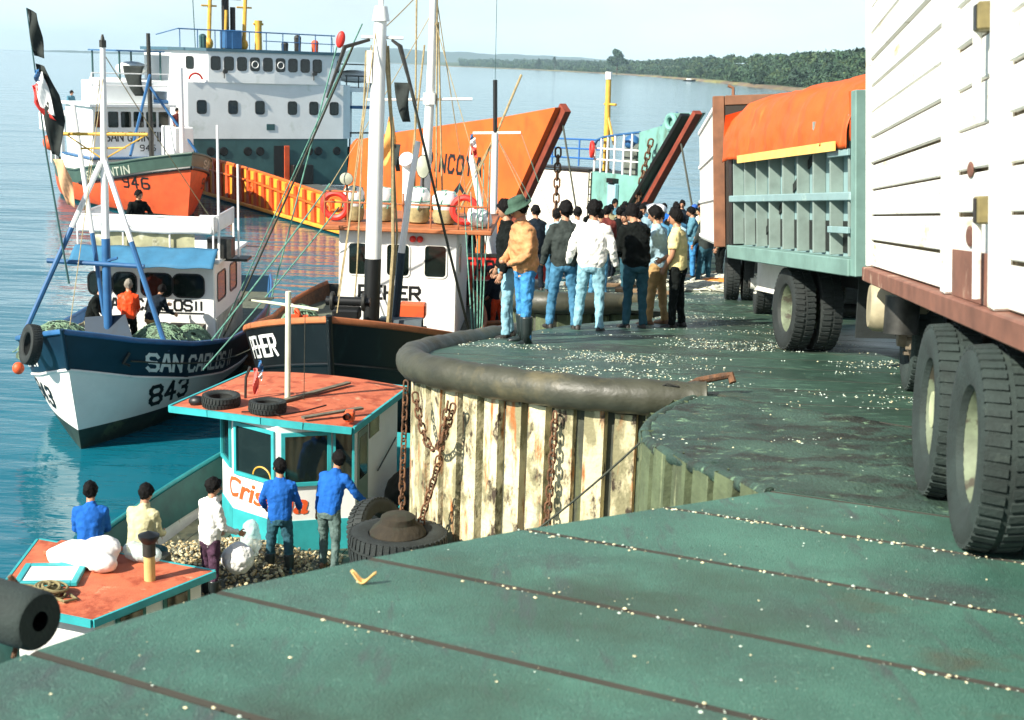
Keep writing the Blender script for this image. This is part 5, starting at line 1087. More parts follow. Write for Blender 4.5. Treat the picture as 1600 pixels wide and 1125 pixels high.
t = thing('barrel', 'blue plastic drum standing by the red name board', 'barrel', (-1.50, 33.3, 2.0)); MB().lathe([(0, 0), (0.2, 0), (0.22, 0.05), (0.22, 0.28), (0.23, 0.3), (0.22, 0.32), (0.22, 0.55), (0.18, 0.62), (0, 0.62)], 16).build('body', mat('blue_drum', (0.02, 0.11, 0.32), 0.4), t, True); b = MB(); torus(b, (0, 0, 0.6), 0.19, 0.015); b.build('rim', blue, t, True)

# ================= the orange landing-craft ferry =================
PA = R(-58.3)
fe = thing('ferry', 'orange landing craft ferry with white bridge and raised bow horns', 'ferry', (-18.5, 76.8, 0), PA)
def fe_w(x, y, z): return Vector((-18.5 + x * math.cos(PA) - y * math.sin(PA), 76.8 + x * math.sin(PA) + y * math.cos(PA), z))
TOP = [(-14, 2.5), (-1.8, 2.15), (10, 2.0), (18.6, 1.62), (19.8, 1.60), (20.5, 1.80), (20.95, 2.4), (21.15, 3.2), (21.35, 4.05), (21.9, 4.28), (25.2, 4.78), (30.0, 5.37), (34.2, 5.87), (37.4, 6.32)]
NEARP = [(-14, 0.10)] + TOP + [(36.05, 4.5), (34.5, 2.36), (33.4, 1.0), (32.7, 0.10)]
b = MB(); b.prism([(x, 0, z) for x, z in NEARP], (0, 0.22, 0)); o = b.build('side_plate', orange, fe); fix_normals(o)
bowedge = mat('bow_edge', (0.20, 0.04, 0.02), 0.6, var=0.3)
b = MB()
for (x0, z0), (x1, z1) in (((37.4, 6.32), (36.05, 4.5)), ((36.05, 4.5), (34.5, 2.36)), ((34.5, 2.36), (33.4, 1.0))): b.bar((x0 + 0.1, 0.33, z0), (x1 + 0.1, 0.33, z1), 0.42, 0.24, (0, 1, 0))
o = b.build('bow_edge', bowedge, fe)
hullgrey = mat('ferry_bottom', (0.05, 0.065, 0.06), 0.5, var=0.3, scale=1, stain=[((0.14, 0.15, 0.11), 0.58, 0.8, (1, 1, 1))])
b = MB(); b.prism([(-14, 0.10, 0.09), (32.6, 0.10, 0.09), (31.5, 0.10, -1), (-14, 0.10, -1)], (0, 8.3, 0)); fix_normals(b.build('bottom', hullgrey, fe))
MB().bx(-14, 33.0, -0.16, 0.0, 0.08, 0.26).build('rubbing_strake', yellowpan, fe, bevel=0.03)
ribm = mat('rib_shadow_red', (0.50, 0.075, 0.015), 0.5, var=0.2, scale=2)  # real ribs; their extra width and red tone stand in for cast shadow
def top_at(x): return interp(TOP, x)
for k in range(19):
    x = 0.6 + 1.05 * k; zt = top_at(x)
    MB().prism([(x - 0.17, -0.002, 0.27), (x + 0.30, -0.002, 0.27), (x + 0.16, -0.002, zt - 0.05), (x - 0.10, -0.002, zt - 0.05)], (0, -0.11, 0)).build('rib', ribm, fe)
    MB().bx(x + 0.34, x + 0.86, -0.012, -0.003, 0.30, zt - 0.62).build('panel', yellowpan, fe); MB().bx(x + 0.26, x + 0.88, -0.012, -0.003, zt - 0.50, zt - 0.06).build('panel', yellowpan, fe)
b = MB(); b.tube([(x, -0.10, top_at(x) - 0.56) for x in [k * 0.5 for k in range(0, 41)]] + [(20.6, -0.1, 1.25), (21.3, -0.1, 2.0)], 0.05, 6); b.build('stringer', orange, fe, True)
b = MB(); b.tube([(x, 0.08, z + 0.02) for x, z in smooth_path(TOP[1:10], 2)], 0.07, 8); b.build('cap_rail', orange, fe, True)
for x in (2.6, 9.8, 19.4):
    b = MB(); torus(b, (x, -0.15, 1.05), 0.20, 0.06, (0, 1, 0), 16, 6); b.bx(x - 0.14, x + 0.14, -0.14, -0.02, 0.95, 1.55); b.build('towing_eye', orange, fe, True)
# name on the horn
lettering('PINCOYA', 0.62, 0.42, 0.26, 0.13, lambda u, v, e: Vector((30.5 + u, -0.012 - e, 3.62 + v + 0.02 * u)), black, fe, slant=0.18)
chev = MB(); chev.add([(30.4, -0.011, 2.75), (31.1, -0.011, 3.3), (31.9, -0.011, 2.7), (31.6, -0.011, 2.7), (31.1, -0.011, 3.05), (30.7, -0.011, 2.75)], [(0, 1, 4, 5), (1, 2, 3, 4)]); chev.build('emblem', black, fe)
# deck, inner side wall, far side
MB().bx(-2, 32.0, 0.24, 7.5, 0.22, 0.36).build('car_deck', mat('car_deck', (0.08, 0.09, 0.085), 0.7, var=0.3, scale=1), fe)
wallw = mat('ferry_white_wall', (0.80, 0.78, 0.68), 0.5, var=0.08, scale=1, stain=[((0.40, 0.42, 0.22), 0.60, 1.2, (1, 1, 0.5)), (RUST, 0.72, 2.5, (3, 3, 0.6))], swid=0.15)
b = MB()
b.prism([(8, 7.5, 0.36), (28.85, 7.5, 0.36), (28.85, 7.5, 3.42), (24, 7.5, 3.16), (8, 7.5, 2.6)], (0, 1.0, 0)); fix_normals(b.build('inner_wall', wallw, fe))
MB().bx(1.0, 28.8, 7.46, 8.6, 3.44, 3.50, Matrix.Translation((0, 0, 0))).build('walkway', steel, fe) if 0 else None
b = MB(); b.bar((8, 7.95, 2.66), (28.8, 7.95, 3.49), 1.15, 0.08); b.build('walkway', steel, fe)
bluerail = mat('blue_rail', (0.02, 0.13, 0.40), 0.5)
b = MB()
for k in range(9):
    x = 12 + 2.1 * k; z = 2.74 + (x - 8) * 0.0395; b.tube([(x, 8.3, z), (x, 8.3, z + 1.15)], 0.04, 6)
for dz in (0.35, 0.75, 1.15): b.tube([(9, 8.3, 2.78 + dz), (28.7, 8.3, 3.55 + dz)], 0.035, 6)
b.build('walkway_rail', bluerail, fe, True)
tealhorn = mat('teal_horn', (0.16, 0.36, 0.32), 0.55, var=0.2, scale=1.2, stain=[((0.09, 0.16, 0.12), 0.55, 1.2, (2, 2, 0.6)), ((0.34, 0.24, 0.08), 0.66, 1.6, (1, 1, 1))], swid=0.15)
b = MB(); b.prism([(28.9, 7.5, 0.45), (28.9, 7.5, 3.44), (32.05, 7.5, 3.5), (32.0, 7.5, 5.22), (33.4, 7.5, 5.55), (33.9, 7.5, 6.05), (35.7, 7.5, 6.15), (34.3, 7.5, 4.6), (32.6, 7.5, 2.2), (31.6, 7.5, 0.45)], (0, 0.25, 0)); fix_normals(b.build('far_horn', tealhorn, fe))
b = MB(); b.bar((35.72, 7.35, 6.16), (32.3, 7.35, 1.7), 0.20, 0.34, (0, 1, 0)); b.build('far_bow_edge', bowedge, fe)
b = MB(); b.bar((35.1, 7.32, 6.05), (31.7, 7.32, 1.9), 0.14, 0.50, (0, 1, 0)); b.build('ramp_guide', black, fe)
b = MB(); torus(b, (34.1, 7.4, 5.72), 0.26, 0.10, (0, 1, 0), 18, 8); b.build('sheave', tealhorn, fe, True)
MB().bx(28.95, 31.9, 7.8, 8.6, 3.40, 3.49).build('platform', steel, fe)
b = MB(); crail = [(28.95, 7.55, 4.55), (29.1, 7.55, 4.75), (29.5, 7.55, 4.88), (30.4, 7.55, 5.02), (32.0, 7.55, 5.22)]
b.tube(crail, 0.05, 6); b.tube(smooth_path([Vector((33.3, 7.55, 5.55)), Vector((33.6, 7.6, 5.6)), Vector((34.2, 7.6, 6.1))], 2), 0.03, 5); b.build('platform_top_rail', blue, fe, True)
b = MB()
for x in (28.95, 29.4, 29.85, 30.35, 30.95, 31.5): b.tube([(x, 7.55, 3.45), (x, 7.55, interp([(p[0], p[2]) for p in crail], x))], 0.045, 6)
for dz in (3.95, 4.4): b.tube([(28.95, 7.55, dz), (32.0, 7.55, dz + 0.1)], 0.035, 6)
b.build('platform_rail', whiteclean, fe, True)
b = MB(); b.tube([(29.3, 7.9, 3.5), (29.2, 7.9, 7.2)], [0.14, 0.11], 10); b.tube([(29.2, 7.9, 5.9), (29.8, 7.9, 4.6)], 0.06, 6); b.tube([(29.0, 7.9, 6.2), (29.8, 7.9, 6.2)], 0.05, 6); b.build('signal_mast', yellowp, fe, True)
b = MB(); b.tube([(29.2, 7.9, 7.2), (29.2, 7.9, 7.5)], 0.14, 8); b.build('mast_lamp', whiteclean, fe, True)
b = MB(); torus(b, (28.93, 7.42, 4.35), 0.28, 0.08, (0.5, 1, 0), 18, 8); b.build('life_ring', redpaint, fe, True)
b = MB(); b.bx(30.4, 31.2, 8.0, 8.5, 3.5, 4.5); b.ell((31.3, 8.2, 4.4), 0.45, 0.35, 0.4, 10, 8); b.build('winch', mat('winch_grey', (0.12, 0.14, 0.12), 0.6, var=0.4), fe, True); b = MB(); b.ell((30.6, 8.2, 4.75), 0.4, 0.3, 0.3, 10, 8); b.tube([(31.5, 8.1, 3.5), (31.7, 8.1, 4.9)], 0.14, 8); b.build('blue_drum', blue, fe, True)
MB().bx(30.3, 30.85, 7.3, 7.48, 1.5, 3.1).build('locker', mat('locker_blue', (0.30, 0.50, 0.56), 0.5), fe, bevel=0.02); MB().bx(30.35, 30.8, 7.2, 7.48, 3.12, 3.3).build('lamp_box', black, fe)
b = MB()
for y in (7.35, 7.47): b.tube([(28.9, y, 1.0), (28.9, y, 3.4)], 0.03, 6)
for k in range(7): b.tube([(28.9, 7.35, 1.3 + 0.3 * k), (28.9, 7.47, 1.3 + 0.3 * k)], 0.025, 6)
b.build('ladder', steel, fe, True)
b = MB(); b.bx(32.4, 34.6, 0.3, 7.3, 0.95, 1.1, Matrix.Rotation(R(2), 4, 'Y')); b.build('bow_ramp', rusty, fe)
chain('heavy black chain hanging from the left bow horn of the ferry', [fe_w(36.3, 0.9, 4.9), fe_w(36.3, 0.9, 1.3)], LINKB, 0.26)
chain('heavy black chain on the teal bow horn of the ferry', [fe_w(33.2, 7.2, 5.0), fe_w(32.6, 7.2, 3.0), fe_w(32.4, 7.2, 1.5)], LINKB, 0.26)
rope('bow_line', [fe_w(37.2, 0.4, 5.95), (2.2, 42.6, 1.6)], 0.035, ropedark, 'dark wire from the tip of the orange bow horn to the ramp', 'rope', None, 5, 'wires from the ferry bow')
rope('bow_line', [fe_w(34.9, 7.3, 5.0), (6.4, 46.0, 1.3)], 0.04, ropedark, 'dark wire from the teal bow horn down to the ramp', 'rope', None, 5, 'wires from the ferry bow')
# bridge block
bw = mat('ferry_white', (0.80, 0.82, 0.80), 0.5, var=0.07, scale=0.8, bump=0.15, bscale=4, stain=[((0.62, 0.66, 0.60), 0.60, 0.9, (1, 1, 1)), ((0.52, 0.36, 0.12), 0.69, 1.3, (6, 6, 0.35))], swid=0.14)
BF_ = [(-9, -0.9), (-0.35, -0.9), (0.0, -0.2), (0.0, 9.3), (-0.35, 9.9), (-9, 9.9)]
b = MB(); b.prism([(x, y, 3.0) for x, y in BF_], (0, 0, 3.15)); o = b.build('lower_bridge', bw, fe); fix_normals(o)
BU = [(-6.5, -0.7), (-1.3, -0.7), (0.05, 1.0), (0.15, 4.9), (0.05, 8.7), (-1.3, 9.7), (-6.5, 9.7)]
b = MB(); b.prism([(x, y, 6.15) for x, y in BU], (0, 0, 1.72)); o = b.build('upper_bridge', bw, fe); fix_normals(o)
b = MB(); b.prism([(x * 1.03 + 0.1, (y - 4.5) * 1.04 + 4.5, 7.87) for x, y in BU], (0, 0, 0.17)); o = b.build('bridge_roof', mat('roof_blue', (0.05, 0.12, 0.16), 0.6), fe); fix_normals(o)
b = MB(); b.bx(-9, -0.02, -0.6, 9.6, 0.3, 3.0); b.build('bridge_base', teal, fe)
for k in range(9):
    y = 1.42 + 0.77 * k; x = 0.05 + 0.10 * (1 - abs(y - 4.9) / 3.9)
    rwin(fe, (x + 0.012, y, 7.22), (0, 1, 0), (0, 0, 1), 0.52, 0.72, 0.25, black, 0.03, prot=0.015)
    if k in (3, 5):
        b = MB(); torus(b, (x + 0.05, y, 7.2), 0.19, 0.025, (1, 0, 0), 18, 6); b.build('clear_view_disc', whiteclean, fe, True)
rwin(fe, (-0.62, 0.15, 7.22), (1.35, 1.7, 0), (0, 0, 1), 0.4, 0.66, 0.25, black, 0.03, prot=0.03); rwin(fe, (-0.62, 9.2, 7.22), (-1.35, 1.0, 0), (0, 0, 1), 0.4, 0.66, 0.25, black, 0.03, prot=0.03)
for y in (0.59, 2.43, 4.05, 6.05, 7.4, 8.7): rwin(fe, (0.006, y, 4.78), (0, 1, 0), (0, 0, 1), 0.52, 0.72, 0.25, black, 0.03)
MB().bx(0.0, 0.03, 4.45, 4.95, 3.5, 3.85).build('vent_grille', teal, fe)
ph = MB()
for y in (1.1, 1.85, 3.3, 4.05, 7.1, 7.7, 8.9):
    b = MB(); b.lathe([(0.26, 0), (0.26, 0.03), (0.21, 0.05), (0.21, 0.015), (0, 0.015)], 16, Matrix.Translation((-0.02, y, 2.28)) @ Matrix.Rotation(R(90), 4, 'Y')); b.build('porthole', black, fe, True)
dr = MB().bx(-0.02, 0.02, 4.9, 5.5, 0.37, 2.6).build('doorway', black, fe); MB().bx(0.02, 0.07, 5.52, 5.85, 0.37, 2.6).build('open_door', redor, fe, bevel=0.02)
MB().bx(0.0, 0.5, 5.9, 7.2, 0.37, 1.5).build('deck_winch', black, fe, bevel=0.05)
for y in (1.9, 7.35):
    b = MB(); b.tube([(0.1, y, 6.75), (0.35, y, 6.8)], [0.10, 0.14], 10); b.tube([(0.12, y, 6.4), (0.12, y, 6.75)], 0.03, 6); b.build('search_light', steel, fe, True)
b = MB()
for k in range(13): a = R(15 + 150 * k / 12); b.ell((0.06, 0.25 + 0.38 * math.cos(a), 6.25 + 0.38 * math.sin(a)), 0.05, 0.07, 0.07, 6, 5)
b.build('life_ring', redpaint, fe, True)
# top hamper
b = MB()
for k in range(10): y = -0.4 + 1.02 * k; b.tube([(-0.6, y, 8.04), (-0.6, y, 9.05)], 0.03, 5)
b.tube([(-0.6, -0.5, 9.05), (-0.6, 9.0, 9.0)], 0.035, 6); b.tube([(-0.6, 4.5, 8.55), (-0.6, 9.0, 8.5)], 0.025, 6); b.tube([(-0.6, -0.5, 9.05), (-2.4, -1.2, 8.7)], 0.03, 5); b.build('top_rail', blue, fe, True)
b = MB()
for y in (1.6, 3.7): b.tube([(-1.6, y, 8.0), (-1.6, y + 0.15, 11.6)], 0.12, 8); b.tube([(-1.6, y - 0.4, 10.4), (-1.6, y + 0.5, 10.4)], 0.05, 6); b.ell((-1.6, y, 8.3), 0.28, 0.28, 0.35, 8, 6)
b.tube([(-1.4, 2.5, 8.0), (-1.4, 2.6, 10.2)], 0.09, 8); b.build('radar_mast', yellowp, fe, True)
b = MB(); b.tube([(-2.0, 2.75, 8.0), (-2.0, 2.75, 11.8)], 0.22, 10); b.tube([(-2.0, 3.2, 8.0), (-2.0, 3.2, 10.4)], 0.16, 10); b.tube([(-1.8, 2.1, 10.9), (-1.8, 3.6, 10.9)], 0.1, 8); b.build('exhaust_stack', black, fe, True)
b = MB(); b.bx(-2.0, -1.0, 2.4, 3.4, 8.04, 9.1); b.build('stack_casing', blue, fe, bevel=0.05)
b = MB(); b.tube([(-1.2, 4.45, 8.0), (-1.2, 4.45, 9.3), (-1.2, 4.45, 9.7)], [0.22, 0.2, 0.24], 10); b.tube([(-1.2, 4.15, 9.5), (-1.2, 4.75, 9.5)], 0.06, 6); b.build('cowl_vent', yellowp, fe, True)
for y, h, m in ((1.05, 0.65, teal), (6.0, 0.4, steel), (6.8, 0.8, steel), (7.9, 0.55, redor)):
    b = MB(); b.tube([(-1.0, y, 8.0), (-1.0, y, 8.0 + h)], [0.2, 0.22], 8); b.ell((-1.0, y, 8.0 + h), 0.23, 0.23, 0.18, 8, 6); b.build('deck_fitting', m, fe, True)
b = MB(); b.tube([(-0.8, 0.55, 8.0), (-0.8, 0.4, 12.0)], 0.025, 5); b.tube([(-1.0, 9.1, 8.0), (-1.0, 9.0, 8.9)], 0.02, 5); b.build('whip_aerial', teal, fe, True)
# wings left and right with boats
MB().bx(-8, -1.5, -3.6, -0.9, 5.55, 6.15).build('wing_deck', bw, fe, bevel=0.03); MB().bx(-7.5, -1.2, -3.5, -0.9, 3.0, 4.9).build('wing_house', bw, fe, bevel=0.03); MB().bx(-7.6, -1.0, -3.7, -0.9, 4.92, 5.08).build('wing_roof', blue, fe)
b = MB(); b.ell((-3.5, -2.3, 6.75), 1.2, 0.9, 0.42, 16, 8); b.build('life_boat', bw, fe, 'all')
b = MB()
for y in (-3.5, -1.2):
    for x in (-7.5, -1.7): b.tube([(x, y, 6.1), (x, y, 7.7)], 0.06, 6)
b.build('canopy_post', teal, fe, True); MB().bx(-7.7, -1.5, -3.7, -1.0, 7.7, 7.78).build('canopy', blue, fe)
MB().bx(-8, -1.0, 9.9, 12.2, 5.75, 6.0).build('wing_deck', bw, fe); MB().bx(-7.0, -1.6, 9.9, 10.6, 3.0, 5.75).build('wing_house', bw, fe); b = MB(); b.ell((-3.0, 11.4, 6.65), 1.2, 1.25, 0.4, 16, 8); b.build('life_boat', bw, fe, 'all')
b = MB()
for y in (10.0, 10.8, 11.6, 12.2): b.tube([(-1.1, y, 6.0), (-1.1, y, 6.7)], 0.04, 6)
b.tube([(-1.1, 9.9, 6.7), (-1.1, 12.2, 6.7)], 0.04, 6); b.tube([(-1.1, 9.9, 6.35), (-1.1, 12.2, 6.35)], 0.03, 6); b.build('wing_rail', steel, fe, True)
MB().bx(-1.6, -0.9, 10.3, 11.8, 4.75, 4.92).build('wing_awning', blue, fe); MB().bx(-6, -1.2, 9.9, 11.7, 7.35, 7.42).build('canopy', steel, fe)
b = MB()
for y in (10.2, 10.9, 11.6): b.tube([(-1.0, y, 2.2), (-1.0, y, 3.3)], 0.05, 6); b.ell((-1.0, y, 2.2), 0.25, 0.25, 0.3, 8, 6)
b.tube([(-1.0, 9.9, 3.3), (-1.0, 12, 3.3)], 0.05, 6); b.build('stern_gear', steel, fe, True)
MB().bx(-9, 0.0, 9.9, 12.3, 0.4, 2.0).build('far_quarter', hullgrey, fe)

# ================= SAN QUINTIN =================
SQA = R(-54)
sq = thing('fishing_boat', 'orange and green fishing boat SAN QUINTIN with white upper works', 'fishing boat', (-15.6, 63.6, 0), SQA, 'fishing boats at the quay')
def sq_w(x, y, z): return Vector((-15.6 + x * math.cos(SQA) - y * math.sin(SQA), 63.6 + x * math.sin(SQA) + y * math.cos(SQA), z))
H5 = Hull(15, 2.75, 0.7, -0.9, [(-15, 1.9), (-12.5, 1.6), (-8, 1.75), (-3, 2.5), (0, 3.15)], p=4.4, s0=0.40, a1=0.5, stern=0.55)
greenbul = mat('green_bulwark', (0.045, 0.085, 0.065), 0.5, var=0.25, scale=1.5)
z5 = lambda u: H5.sheer(u) - (0.68 if u > 0.5 else 0.45 + 0.46 * u)
H5.mesh([(lambda u: H5.sheer(u), z5, 4, 0), (z5, lambda u: 0.15, 6, 1), (lambda u: 0.15, lambda u: -0.9, 4, 2)]).build('hull', [greenbul, redor, boot], sq, 'all')
H5.rail(-0.68, 0.09, 0.02, 0.5, 1.0).build('rub_rail', black, sq, True); H5.rail(0.02, 0.06).build('gunwale', greenbul, sq, True); H5.deck(1.2).build('deck', deckm, sq)
lsq = mat('letter_grey', (0.40, 0.42, 0.34), 0.7)
H5.text('SAN QUINTIN', 0.36, 0.30, 0.12, 0.07, -6.4, -0.56, -1, lsq, sq); H5.text('946', 0.5, 0.34, 0.2, 0.09, -3.0, 1.35, -1, black, sq, False); H5.text('946', 0.45, 0.34, 0.2, 0.09, -1.2, 1.35, 1, black, sq, False); H5.text('SAN QUINTIN', 0.34, 0.3, 0.1, 0.06, -1.0, -0.55, 1, lsq, sq)
MB().bx(-11.5, -6.8, -2.2, 2.1, 1.2, 2.35).build('deck_house', bw, sq, bevel=0.04); MB().bx(-11.0, -6.9, -2.1, 2.0, 2.42, 4.95).build('wheelhouse', bw, sq, bevel=0.04); MB().bx(-11.3, -6.6, -2.3, 2.25, 2.352, 2.42).build('deck_edge', blue, sq)
MB().bx(-11.2, -6.6, -2.3, 2.2, 4.95, 5.08).build('roof', bw, sq)
for k in range(6): rwin(sq, (-6.9, -1.68 + 0.66 * k, 4.32), (0, 1, 0), (0, 0, 1), 0.48, 0.75, 0.1, steel, 0.02)
lettering('SAN QUINTIN', 0.42, 0.26, 0.08, 0.07, lambda u, v, e: Vector((-6.893 + e, 0.1 + u, 3.25 + v)), black, sq); lettering('946', 0.28, 0.2, 0.1, 0.05, lambda u, v, e: Vector((-6.893 + e, 0.75 + u, 2.75 + v)), black, sq)
MB().bx(-6.79, -6.76, 0.9, 1.5, 1.3, 2.1).build('door', black, sq)
MB().bx(-10.2, -7.6, -1.5, 1.4, 5.09, 6.2).build('upper_cabin', bw, sq, bevel=0.05)
MB().bx(-5.7, -3.9, 1.0, 2.0, 1.2, 4.1).build('fore_cabin', bw, sq, bevel=0.05)
b = MB()
for x, y in ((-14.8, -1.7), (-13.4, -1.9), (-12.0, -2.0), (-14.8, 1.6), (-12, 1.9)): b.bx(x - 0.08, x + 0.08, y - 0.08, y + 0.08, 1.6, 3.5)
b.build('awning_post', bw, sq); MB().bx(-15.4, -11.3, -2.2, 2.0, 3.3, 4.4).build('aft_shelter', bw, sq, bevel=0.1)
b = MB(); b.tube([(-5.2, 0.3, 1.2), (-5.3, 0.3, 8.6)], [0.14, 0.1], 10); b.build('mast', steel, sq, True); b = MB(); b.tube([(-3.4, 1.2, 1.2), (-3.5, 1.2, 7.0)], 0.13, 10); b.build('post', whiteclean, sq, True)
b = MB(); b.tube([(-5.2, 0.3, 6.6), (-3.0, -1.6, 2.8)], 0.07, 6); b.tube([(-5.2, 0.3, 6.0), (-3.5, 2.2, 2.6)], 0.07, 6); b.build('strut', blue, sq, True)
b = MB(); b.tube([(-7.0, -2.0, 5.1), (-7.0, -2.0, 6.6)], 0.04, 6); b.tube([(-7.0, 2.0, 5.1), (-7.0, 2.0, 6.6)], 0.04, 6); b.tube([(-7.0, -2, 6.6), (-7, 2, 6.6)], 0.03, 6); b.tube([(-7.0, -2, 6.0), (-7, 2, 6.0)], 0.03, 6); b.build('roof_rail', whiteclean, sq, True)
for k, (x, y) in enumerate(((-14.6, -1.95), (-13.9, -2.05))):
    b = MB(); b.ell((0, 0, 0), 0.32, 0.32, 0.4, 10, 8); o = b.build('ball_fender', redor, None, 'all', sq_w(x, y, 2.7)); tag(o, ('left', 'right')[k] + ' orange ball fender in the stern shelter of the orange boat', 'fender')
pennant('dark triangular flag above the SAN QUINTIN wheelhouse', sq_w(-7.6, -0.2, 7.0), 1.1, 1.5)
# small red buoy on a pole
rope('buoy_pole', [(-5.9, 30.5, 1.0), (-4.1, 30.5, 7.9)], 0.018, ropegreen) and None
o = COL.objects[-1]; tag(o, 'thin green pole leaning up to the red pennant in the sky', 'pole')
o = MB().ell((0, 0, 0), 0.10, 0.06, 0.19, 10, 8).build('red_pennant', redpaint, None, 'all', (-4.02, 30.5, 8.05), (0, 0.2, 0)); tag(o, 'small red pennant at the top of the leaning pole', 'pennant')

# ================= trucks on the ramp =================
def ramp_frame(x, y, ang):
    a = R(ang); zz = Vector((0, 0.105, 1)).normalized(); X = Vector((math.cos(a), math.sin(a), -0.105 * math.sin(a))).normalized(); Y = zz.cross(X)
    M = Matrix((X, Y, zz)).transposed().to_4x4(); M.translation = (x, y, ramp_z(x, y) - 0.004); return M
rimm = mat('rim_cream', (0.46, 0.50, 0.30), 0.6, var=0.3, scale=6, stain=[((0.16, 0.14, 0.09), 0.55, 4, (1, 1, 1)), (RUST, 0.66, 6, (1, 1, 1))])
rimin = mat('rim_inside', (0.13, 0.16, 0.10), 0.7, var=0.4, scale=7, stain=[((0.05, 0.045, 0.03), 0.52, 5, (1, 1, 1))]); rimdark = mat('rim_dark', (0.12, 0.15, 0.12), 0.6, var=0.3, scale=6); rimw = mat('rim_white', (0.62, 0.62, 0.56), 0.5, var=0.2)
def rim_mesh(kind, m):
    b = MB()
    if kind == 'deep':                                    # outer dual: deep dish, hub far inside
        b.lathe([(0.295, -0.09), (0.300, 0.095), (0.318, 0.115), (0.322, 0.10), (0.318, 0.085)], 32)
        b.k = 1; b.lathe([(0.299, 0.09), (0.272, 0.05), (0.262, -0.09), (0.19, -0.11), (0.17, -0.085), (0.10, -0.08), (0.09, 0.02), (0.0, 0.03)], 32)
        for k in range(10): a = k * 0.6283; b.tube([(0.135 * math.cos(a), 0.135 * math.sin(a), -0.085), (0.135 * math.cos(a), 0.135 * math.sin(a), -0.04)], 0.015, 6)
    else:                                                 # front or single: disc bulging outward with hub and nuts
        b.lathe([(0.295, -0.09), (0.300, 0.095), (0.315, 0.11), (0.30, 0.08), (0.27, 0.05), (0.20, 0.09), (0.13, 0.13), (0.10, 0.14), (0.09, 0.22), (0.0, 0.23)], 32)
        for k in range(10): a = k * 0.6283; b.tube([(0.165 * math.cos(a), 0.165 * math.sin(a), 0.09), (0.165 * math.cos(a), 0.165 * math.sin(a), 0.155)], 0.018, 6)
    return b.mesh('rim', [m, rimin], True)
def hole_mesh():
    b = MB()
    for k in range(8): a = k * 0.7854; b.lathe([(0.032, 0.0), (0.0, 0.001)], 8, Matrix.Translation((0.235 * math.cos(a), 0.235 * math.sin(a), 0.075)))
    return b.mesh('hand_hole', black)
RIMS = {}
HOLES = hole_mesh()
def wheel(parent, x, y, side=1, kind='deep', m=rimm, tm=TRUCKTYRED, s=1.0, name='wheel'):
    """axis along local y; the dished face looks to +y when side = 1"""
    key = (kind, m.name)
    if key not in RIMS: RIMS[key] = rim_mesh(kind, m)
    M = Matrix.Translation((x, y, 0.52 * s)) @ Matrix.Rotation(R(-90 * side), 4, 'X') @ Matrix.Scale(s, 4)
    o = link(name, tm, parent, mw=M); link('rim', RIMS[key], o)
    if kind != 'deep': link('hand_holes', HOLES, o)
    return o
# --- white plank-sided truck, nearest
wt = thing('truck', 'white plank sided truck body nearest the camera at the right edge', 'truck', mw=ramp_frame(2.43, 6.41, 81.3), group='trucks on the ramp')
LEAN = Matrix.Rotation(R(-3.4), 4, 'X')
wplank = mat('truck_white_plank', (0.80, 0.79, 0.72), 0.55, var=0.06, scale=2, bump=0.15, bscale=20, stain=[((0.52, 0.42, 0.20), 0.60, 1.4, (0.6, 1, 3)), ((0.30, 0.14, 0.07), 0.70, 2.6, (1, 1, 1)), ((0.20, 0.15, 0.07), 0.64, 1.7, (2.5, 1, 0.8))], swid=0.09)
gapm = mat('gap_brown', (0.10, 0.07, 0.03), 0.8)
core = MB().bx(-6.0, 5.92, -2.5, -0.07, 1.10, 4.6).build('cargo_box', gapm, wt, mw=LEAN)
posts = [5.88, 1.36, -0.10, -1.4, -2.7, -4.3, -5.95]
for i, (xa, xb) in enumerate(zip(posts[1:], posts[:-1])):
    for k in range(15):
        z0 = 1.225 + 0.232 * k; wob = 0.004 * math.sin(i * 3 + k * 1.7)
        MB().bx(xa + 0.10, xb - 0.05 - (0.05 if i else 0.0), -0.068, -0.028 + wob, z0 + wob, z0 + 0.211 + wob).build('plank', wplank, core, bevel=0.006)
brownsill = mat('brown_sill', (0.20, 0.085, 0.055), 0.7, var=0.3, scale=4, stain=[((0.42, 0.28, 0.20), 0.6, 3, (1, 1, 1))])
for i, x in enumerate(posts[1:]): MB().bx(x - 0.055, x + 0.075, -0.066, 0.03, 1.215, 4.62).build('post', wplank, core, bevel=0.012)
MB().bx(5.83, 5.94, -0.066, 0.005, 1.215, 4.6).build('post', wplank, core, bevel=0.01)
MB().bx(-6.0, 5.95, -0.066, 0.035, 1.08, 1.21).build('sill', brownsill, core, bevel=0.01)
for (x0, x1, z0, z1) in ((-0.02, 1.30, 1.215, 1.48),): MB().bx(x0 + 0.02, x1 - 0.06, -0.02, -0.008, z0, z1).build('patch_panel', brownsill, core)
def latch(x, z):
    o = MB().bx(x - 0.07, x + 0.07, -0.03, 0.05, z - 0.07, z + 0.07).build('latch', mat('latch_olive', (0.16, 0.13, 0.05), 0.6, var=0.3, scale=12), core, bevel=0.01); MB().bx(x - 0.04, x + 0.04, 0.05, 0.054, z - 0.06, z + 0.06).build('keeper_hole', black, o)
    MB().tube([(x + 0.05, 0.03, z - 0.05), (x + 0.05, 0.03, z - 0.45)], 0.022, 8).build('bolt_rod', wplank, o, True)
latch(0.20, 1.70); latch(0.24, 2.66)
for (x, z, s) in ((0.75, 1.92, 0.10), (0.75, 1.56, 0.13)):
    MB().lathe([(0.0, 0.0), (s * 0.7, 0.0), (s, -0.006)], 14, Matrix.Translation((x, -0.015, z)) @ Matrix.Rotation(R(-90), 4, 'X') @ Matrix.Scale(0.45, 4, (0, 1, 0))).build('rust_patch', brownsill, core)
